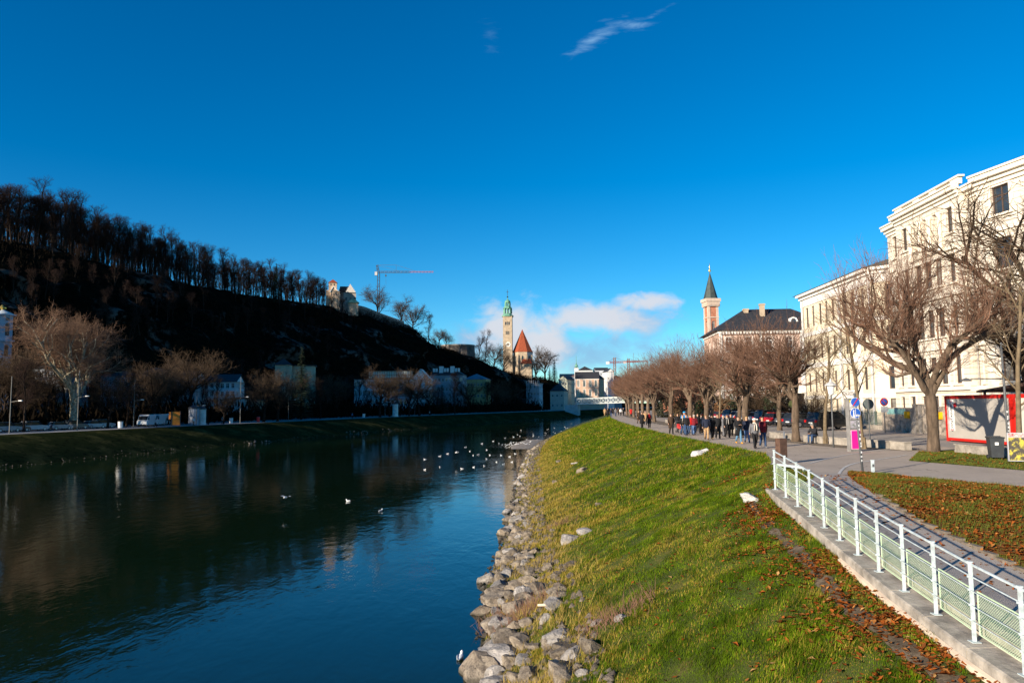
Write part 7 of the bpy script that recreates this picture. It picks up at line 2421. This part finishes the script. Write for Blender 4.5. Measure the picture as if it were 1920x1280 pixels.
def clothes(J, kind):
    G_ = {}
    pv, ch, nk = J['pelvis'], J['chest'], J['neck']
    def coat(hem, flare, sleeves=True, puff=1.0):
        mb = MB()
        lo = pv + (pv - ch).normalized() * (pv.z - hem) if kind != 'sit' else pv + Vector((0, 0, -.06))
        rows = [lo, pv, (pv + ch) / 2, ch, ch + (nk - ch) * .62, nk + Vector((0, 0, -.015))]
        mb.path(rows, [.18 * flare * puff, .18 * puff, .172 * puff, .195 * puff, .185 * puff, .075], 12, sq=(.72, 1.08))
        if sleeves:
            for nm in 'LR':
                a, b, c = J['sh' + nm], J['el' + nm], J['wr' + nm]
                ins = a + (ch - a) * .4 + Vector((0, 0, .02))
                mb.path([ins, a, a.lerp(b, .5), b, b.lerp(c, .6), c - (c - b) * .02], [.06, .078 * puff, .068 * puff, .06 * puff, .05 * puff, .046], 8)
        return mb.build('jacket', DUM, link=False, smooth=True)
    G_['short'] = coat(.84, 1.04); G_['puffy'] = coat(.84, 1.02, True, 1.1); G_['long'] = coat(.5, 1.18); G_['vest'] = coat(.86, 1.02, False, 1.1)
    mb = MB()
    for nm in 'LR':
        a, b, c = J['hip' + nm], J['knee' + nm], J['ank' + nm]
        mb.path([pv + (a - pv) * .4 + Vector((0, 0, .05)), a, a.lerp(b, .5), b, b.lerp(c, .5), c + Vector((0, 0, -.02))], [.10, .104, .088, .07, .064, .062], 9)
    G_['trousers'] = mb.build('trousers', DUM, link=False, smooth=True)
    for nm in 'LR':
        mb = MB()
        c, t = J['ank' + nm], J['toe' + nm]
        mb.path([c + Vector((0, .055, -.035)), c + Vector((0, .0, -.025)), c.lerp(t, .6) + Vector((0, 0, .0)), t + Vector((0, -.04, .0))], [.045, .058, .047, .03], 8, sq=(.9, .85))
        mb.path([c + Vector((0, 0, -.02)), c + Vector((0, 0, .05))], [.052, .055], 8)
        G_['shoe' + nm] = mb.build('shoe', DUM, link=False, smooth=True)
    h = J['head']
    def cap(lat, drop):
        mb = MB(); n = 10
        prof = [(.012, .125), (.06, .112), (.09, .075), (.102, .03), (.10, -.01 if drop < .05 else -.03)] + ([(.10, -.10), (.085, -drop)] if drop > .05 else [])
        v, f = [], []
        for r_, z in prof:
            for k in range(n):
                a = 2 * math.pi * k / n
                x, y = math.cos(a) * r_ * .93, math.sin(a) * r_ * 1.08
                if z < .05 and y < 0:
                    y = y * .15 + .0; 
                v.append(tuple(h + Vector((x, y + .01, z))))
        for i in range(len(prof) - 1):
            f += [(i * n + (k + 1) % n, i * n + k, (i + 1) * n + k, (i + 1) * n + (k + 1) % n) for k in range(n)]
        f.append(tuple(range(n)))
        return mb.add(v, f).build('hair', DUM, link=False, smooth=True)
    G_['hair'] = cap(0, 0); G_['long_hair'] = cap(0, .2)
    G_['hat'] = MB().lathe([(.108, .035), (.112, .06), (.105, .1), (.07, .135), (.02, .145)], 12, tuple(h + Vector((0, .005, 0)))).build('hat', DUM, link=False, smooth=True)
    mb = MB(); mb.path([nk + Vector((.075 * math.cos(a), .075 * math.sin(a) - .01, .0)) for a in np.linspace(0, 6.28, 11)], .034, 6)
    for s_ in (-1, 1):
        mb.path([nk + Vector((s_ * .05, -.09, -.02)), ch + Vector((s_ * .06, -.165, .05)), pv + Vector((s_ * .075, -.17, .08))], [.03, .04, .042], 6, sq=(.4, 1.2))
    G_['scarf'] = mb.build('scarf', DUM, link=False, smooth=True)
    mb = MB()
    for s_ in (-1, 1):
        mb.disc(h + Vector((s_ * .032, -.089, .025)), .011, (0, 1, 0), .01, 8)
    mb.box(tuple(h + Vector((0, -.088, -.05))), (.045, .01, .008))
    G_['face'] = mb.build('face', mat('face_dark', (.06, .03, .025), .7), link=False)
    return G_


POSES = {}
for k in ('walkA', 'walkB', 'stand', 'phone', 'sit'):
    J = pose_joints(k); POSES[k] = (skin_body(J), clothes(J, k))
CLOTH = {}


def cloth(col):
    key = tuple(round(c, 3) for c in col)
    if key not in CLOTH:
        CLOTH[key] = mat('cloth_%d' % len(CLOTH), col, .9, .2, 9, .25, 40)
    return CLOTH[key]


def person(px, py, pose, rz, h, top, topc, legc, shoec, hairc, label, hair='hair', hat=None, scarf=None, sleevec=None, group='walkers on the promenade', loc=None):
    q = G(px, py, 4.9) if loc is None else Vector(loc)
    root = thing('person', label, 'person', q, rz, group)
    s_ = h / 1.72; root.scale = (s_, s_, s_)
    bm_, G_ = POSES[pose]
    obj('body', bm_, root)
    def wear(key, name, col):
        o = obj(name, G_[key], root); o.material_slots[0].link = 'OBJECT'; o.material_slots[0].material = cloth(col)
    if top == 'vest':
        wear('short', 'jumper', sleevec); wear('vest', 'vest', topc)
    else:
        wear(top, 'coat' if top == 'long' else 'jacket', topc)
    wear('trousers', 'trousers', legc); wear('shoeL', 'shoe', shoec); wear('shoeR', 'shoe', shoec)
    if hat is not None:
        wear('hat', 'hat', hat)
    wear(hair, 'hair', hairc)
    if scarf is not None:
        wear('scarf', 'scarf', scarf)
    obj('face', G_['face'], root)
    return root


BLK = (.012, .012, .014); NAVY = (.015, .02, .04); JEAN = (.03, .06, .13); LJEAN = (.10, .17, .32); BRN = (.06, .035, .022); TAN = (.40, .25, .13); MAR = (.16, .012, .02); RED_ = (.5, .015, .015); GRY = (.14, .14, .15); CRM = (.75, .65, .52); HD = (.025, .015, .010); HB = (.14, .075, .035); HBL = (.42, .26, .11); HG = (.35, .33, .3)
def zx(u, v): return 1180 + u / 6.857, 740 + v / 6.857
PPL = [(540, 505, 'walkA', 0, 1.76, 'long', BRN, BLK, BLK, HD, 'person in a long dark brown coat at the left of the crowd', {}),
       (625, 482, 'walkB', .1, 1.7, 'short', BLK, BLK, BLK, HD, 'person in black pushing a red pushchair', {}),
       (690, 515, 'walkA', .1, 1.66, 'short', BLK, JEAN, BLK, HB, 'person in jeans with a long white scarf', dict(scarf=CRM, hair='long_hair')),
       (712, 488, 'walkB', 0, 1.86, 'puffy', (.02, .25, .6), JEAN, BLK, HD, 'tall person in a bright blue hooded jacket behind the crowd', dict(hat=(.02, .3, .65))),
       (737, 526, 'walkB', -.05, 1.72, 'short', BLK, JEAN, BLK, HB, 'person in black jacket and blue jeans in the crowd centre', {}),
       (790, 516, 'walkA', .1, 1.68, 'puffy', RED_, JEAN, BLK, HD, 'person in a bright red jacket and jeans', {}),
       (838, 516, 'walkB', 0, 1.62, 'puffy', MAR, LJEAN, BRN, HB, 'person in a wine-red jacket and pale jeans with light hat', dict(hat=(.45, .4, .38))),
       (882, 498, 'walkA', .2, 1.72, 'long', BLK, BLK, BLK, HD, 'person in black beside the wine-red jacket', {}),
       (932, 494, 'walkB', 3.1, 1.66, 'puffy', GRY, BRN, BLK, HD, 'person in a grey jacket walking away', {}),
       (995, 580, 'walkA', -.2, 1.76, 'short', NAVY, TAN, BRN, HB, 'person in navy jacket and tan trousers', {}),
       (1068, 575, 'walkB', 0, 1.72, 'short', BLK, BLK, TAN, HD, 'person all in black with light shoes', dict(hair='long_hair')),
       (1140, 565, 'walkA', -.1, 1.80, 'long', BLK, BLK, BLK, HD, 'person in a dark suit coat with white shirt', {}),
       (1212, 537, 'walkB', .3, 1.64, 'short', GRY, GRY, BLK, HG, 'person in grey half hidden behind the suited one', {}),
       (1262, 552, 'walkA', 0, 1.70, 'long', BLK, BLK, BLK, HB, 'person in black coat with a grey scarf', dict(scarf=(.4, .38, .36), hair='long_hair')),
       (1312, 528, 'walkB', -.2, 1.74, 'long', (.02, .02, .02), BLK, BLK, HD, 'person in black between the grey scarf and the yellow boots', {}),
       (1408, 626, 'phone', .1, 1.74, 'long', BLK, (.10, .22, .34), (.65, .28, .02), HD, 'person in long black coat with yellow boots looking at a phone', {}),
       (1516, 616, 'walkA', -.1, 1.70, 'short', NAVY, LJEAN, BLK, HBL, 'blond person in navy jacket and pale blue jeans', dict(hair='long_hair')),
       (1618, 690, 'walkB', .05, 1.70, 'short', GRY, BLK, BLK, HB, 'person with white hat and long cream scarf over a grey jacket', dict(hat=(.75, .72, .68), scarf=CRM, hair='long_hair')),
       (1720, 680, 'walkA', -.05, 1.80, 'vest', MAR, JEAN, GRY, HD, 'person in a maroon padded vest and jeans nearest the railing', dict(sleevec=(.02, .02, .025))),
       (122, 372, 'walkA', .2, 1.74, 'long', BRN, BRN, BLK, HD, 'person in a brown coat left of the four far walkers', {}),
       (165, 431, 'walkB', 0, 1.74, 'long', BLK, BLK, BLK, HD, 'person in black in front of the four far walkers', dict(hair='long_hair')),
       (208, 388, 'walkA', 0, 1.72, 'long', TAN, BLK, BLK, HB, 'person in a tan coat behind the red scarf', {}),
       (258, 427, 'walkB', -.1, 1.70, 'long', BLK, BLK, BLK, HD, 'person in black coat with a broad red scarf', dict(scarf=(.5, .01, .02), hair='long_hair'))]
for u, v, pose, rz, h, top, tc_, lc, sc2, hc, lb, kw in PPL:
    person(*zx(u, v), pose, rz, h, top, tc_, lc, sc2, hc, lb, **kw)
def z4(u, v): return 840 + u / 4.5725, 520 + v / 4.5725
for u, v, tc_, lc, lb in ((1345, 1186, TAN, TAN, 'tiny far person in tan at the left end of the far group'), (1370, 1196, BLK, BLK, 'tiny far person in black in front of the far group'), (1398, 1196, NAVY, JEAN, 'tiny far person in navy in the far group'), (1420, 1178, BLK, NAVY, 'tiny far person behind the navy one in the far group'), (1438, 1190, GRY, JEAN, 'tiny far person in grey in the far group'), (1462, 1182, BRN, BLK, 'tiny far person in brown in the far group'), (1482, 1188, (.7, .7, .68), BLK, 'tiny far person in a white jacket'), (1504, 1186, BLK, BLK, 'tiny far person in black right of the white jacket'), (1570, 1190, RED_, BLK, 'tiny far person in red between the far trunks'), (1592, 1190, JEAN, BLK, 'tiny far person in blue between the far trunks')):
    person(*z4(u, v), rnd.choice(('walkA', 'walkB')), rnd.choice((0, 3.1, .2)), 1.74, rnd.choice(('short', 'long')), tc_, lc, BLK, HD, lb, group='far walkers')
person(0, 0, 'sit', R(-62), 1.74, 'puffy', (.02, .02, .024), JEAN, GRY, HG, 'person in dark jacket and grey cap sitting bent forward on the bench wall', hat=(.25, .24, .23), group=None, loc=(19.25, 47.9, 4.88))
# pushchair
q = G(*zx(648, 488), 4.9)
pc = thing('pushchair', 'red pushchair in the middle of the crowd', 'pushchair', q, .1)
MB().path([(0, .25, .75), (0, .1, .5), (0, -.25, .42)], [.2, .24, .2], 8, sq=(1, .5)).build('seat', mat('push_red', (.5, .03, .03), .8, .2, 4), pc, True)
MB().path([(-.2, .45, 1.0), (-.2, -.3, .12)], .015, 5).path([(.2, .45, 1.0), (.2, -.3, .12)], .015, 5).path([(-.2, .45, 1.0), (.2, .45, 1.0)], .018, 5).path([(-.2, -.1, .5), (-.2, .35, .12)], .015, 5).path([(.2, -.1, .5), (.2, .35, .12)], .015, 5).build('frame', GREYPOLE, pc)
for x_ in (-.22, .22):
    for y_ in (-.3, .35):
        MB().disc((x_, y_, .11), .11, (1, 0, 0), .04, 12).build('wheel', DARKM, pc)
# a few people strolling on the far quay
for i, (px, cc) in enumerate(((290, (.4, .4, .42)), (362, (.6, .6, .6)), (416, (.1, .1, .12)), (660, (.1, .15, .3)), (806, (.5, .5, .5)))):
    q, a = lq(px, 15.2)
    person(0, 0, ('walkA', 'walkB')[i % 2], a + 1.5, 1.75, 'short', cc, BLK, BLK, HD, f'tiny person on the far quay {["by the white vans", "by the poster kiosk", "near the white bin", "left of the glazed-top building", "before the gabled house"][i]}', group='people on the far quay', loc=q)
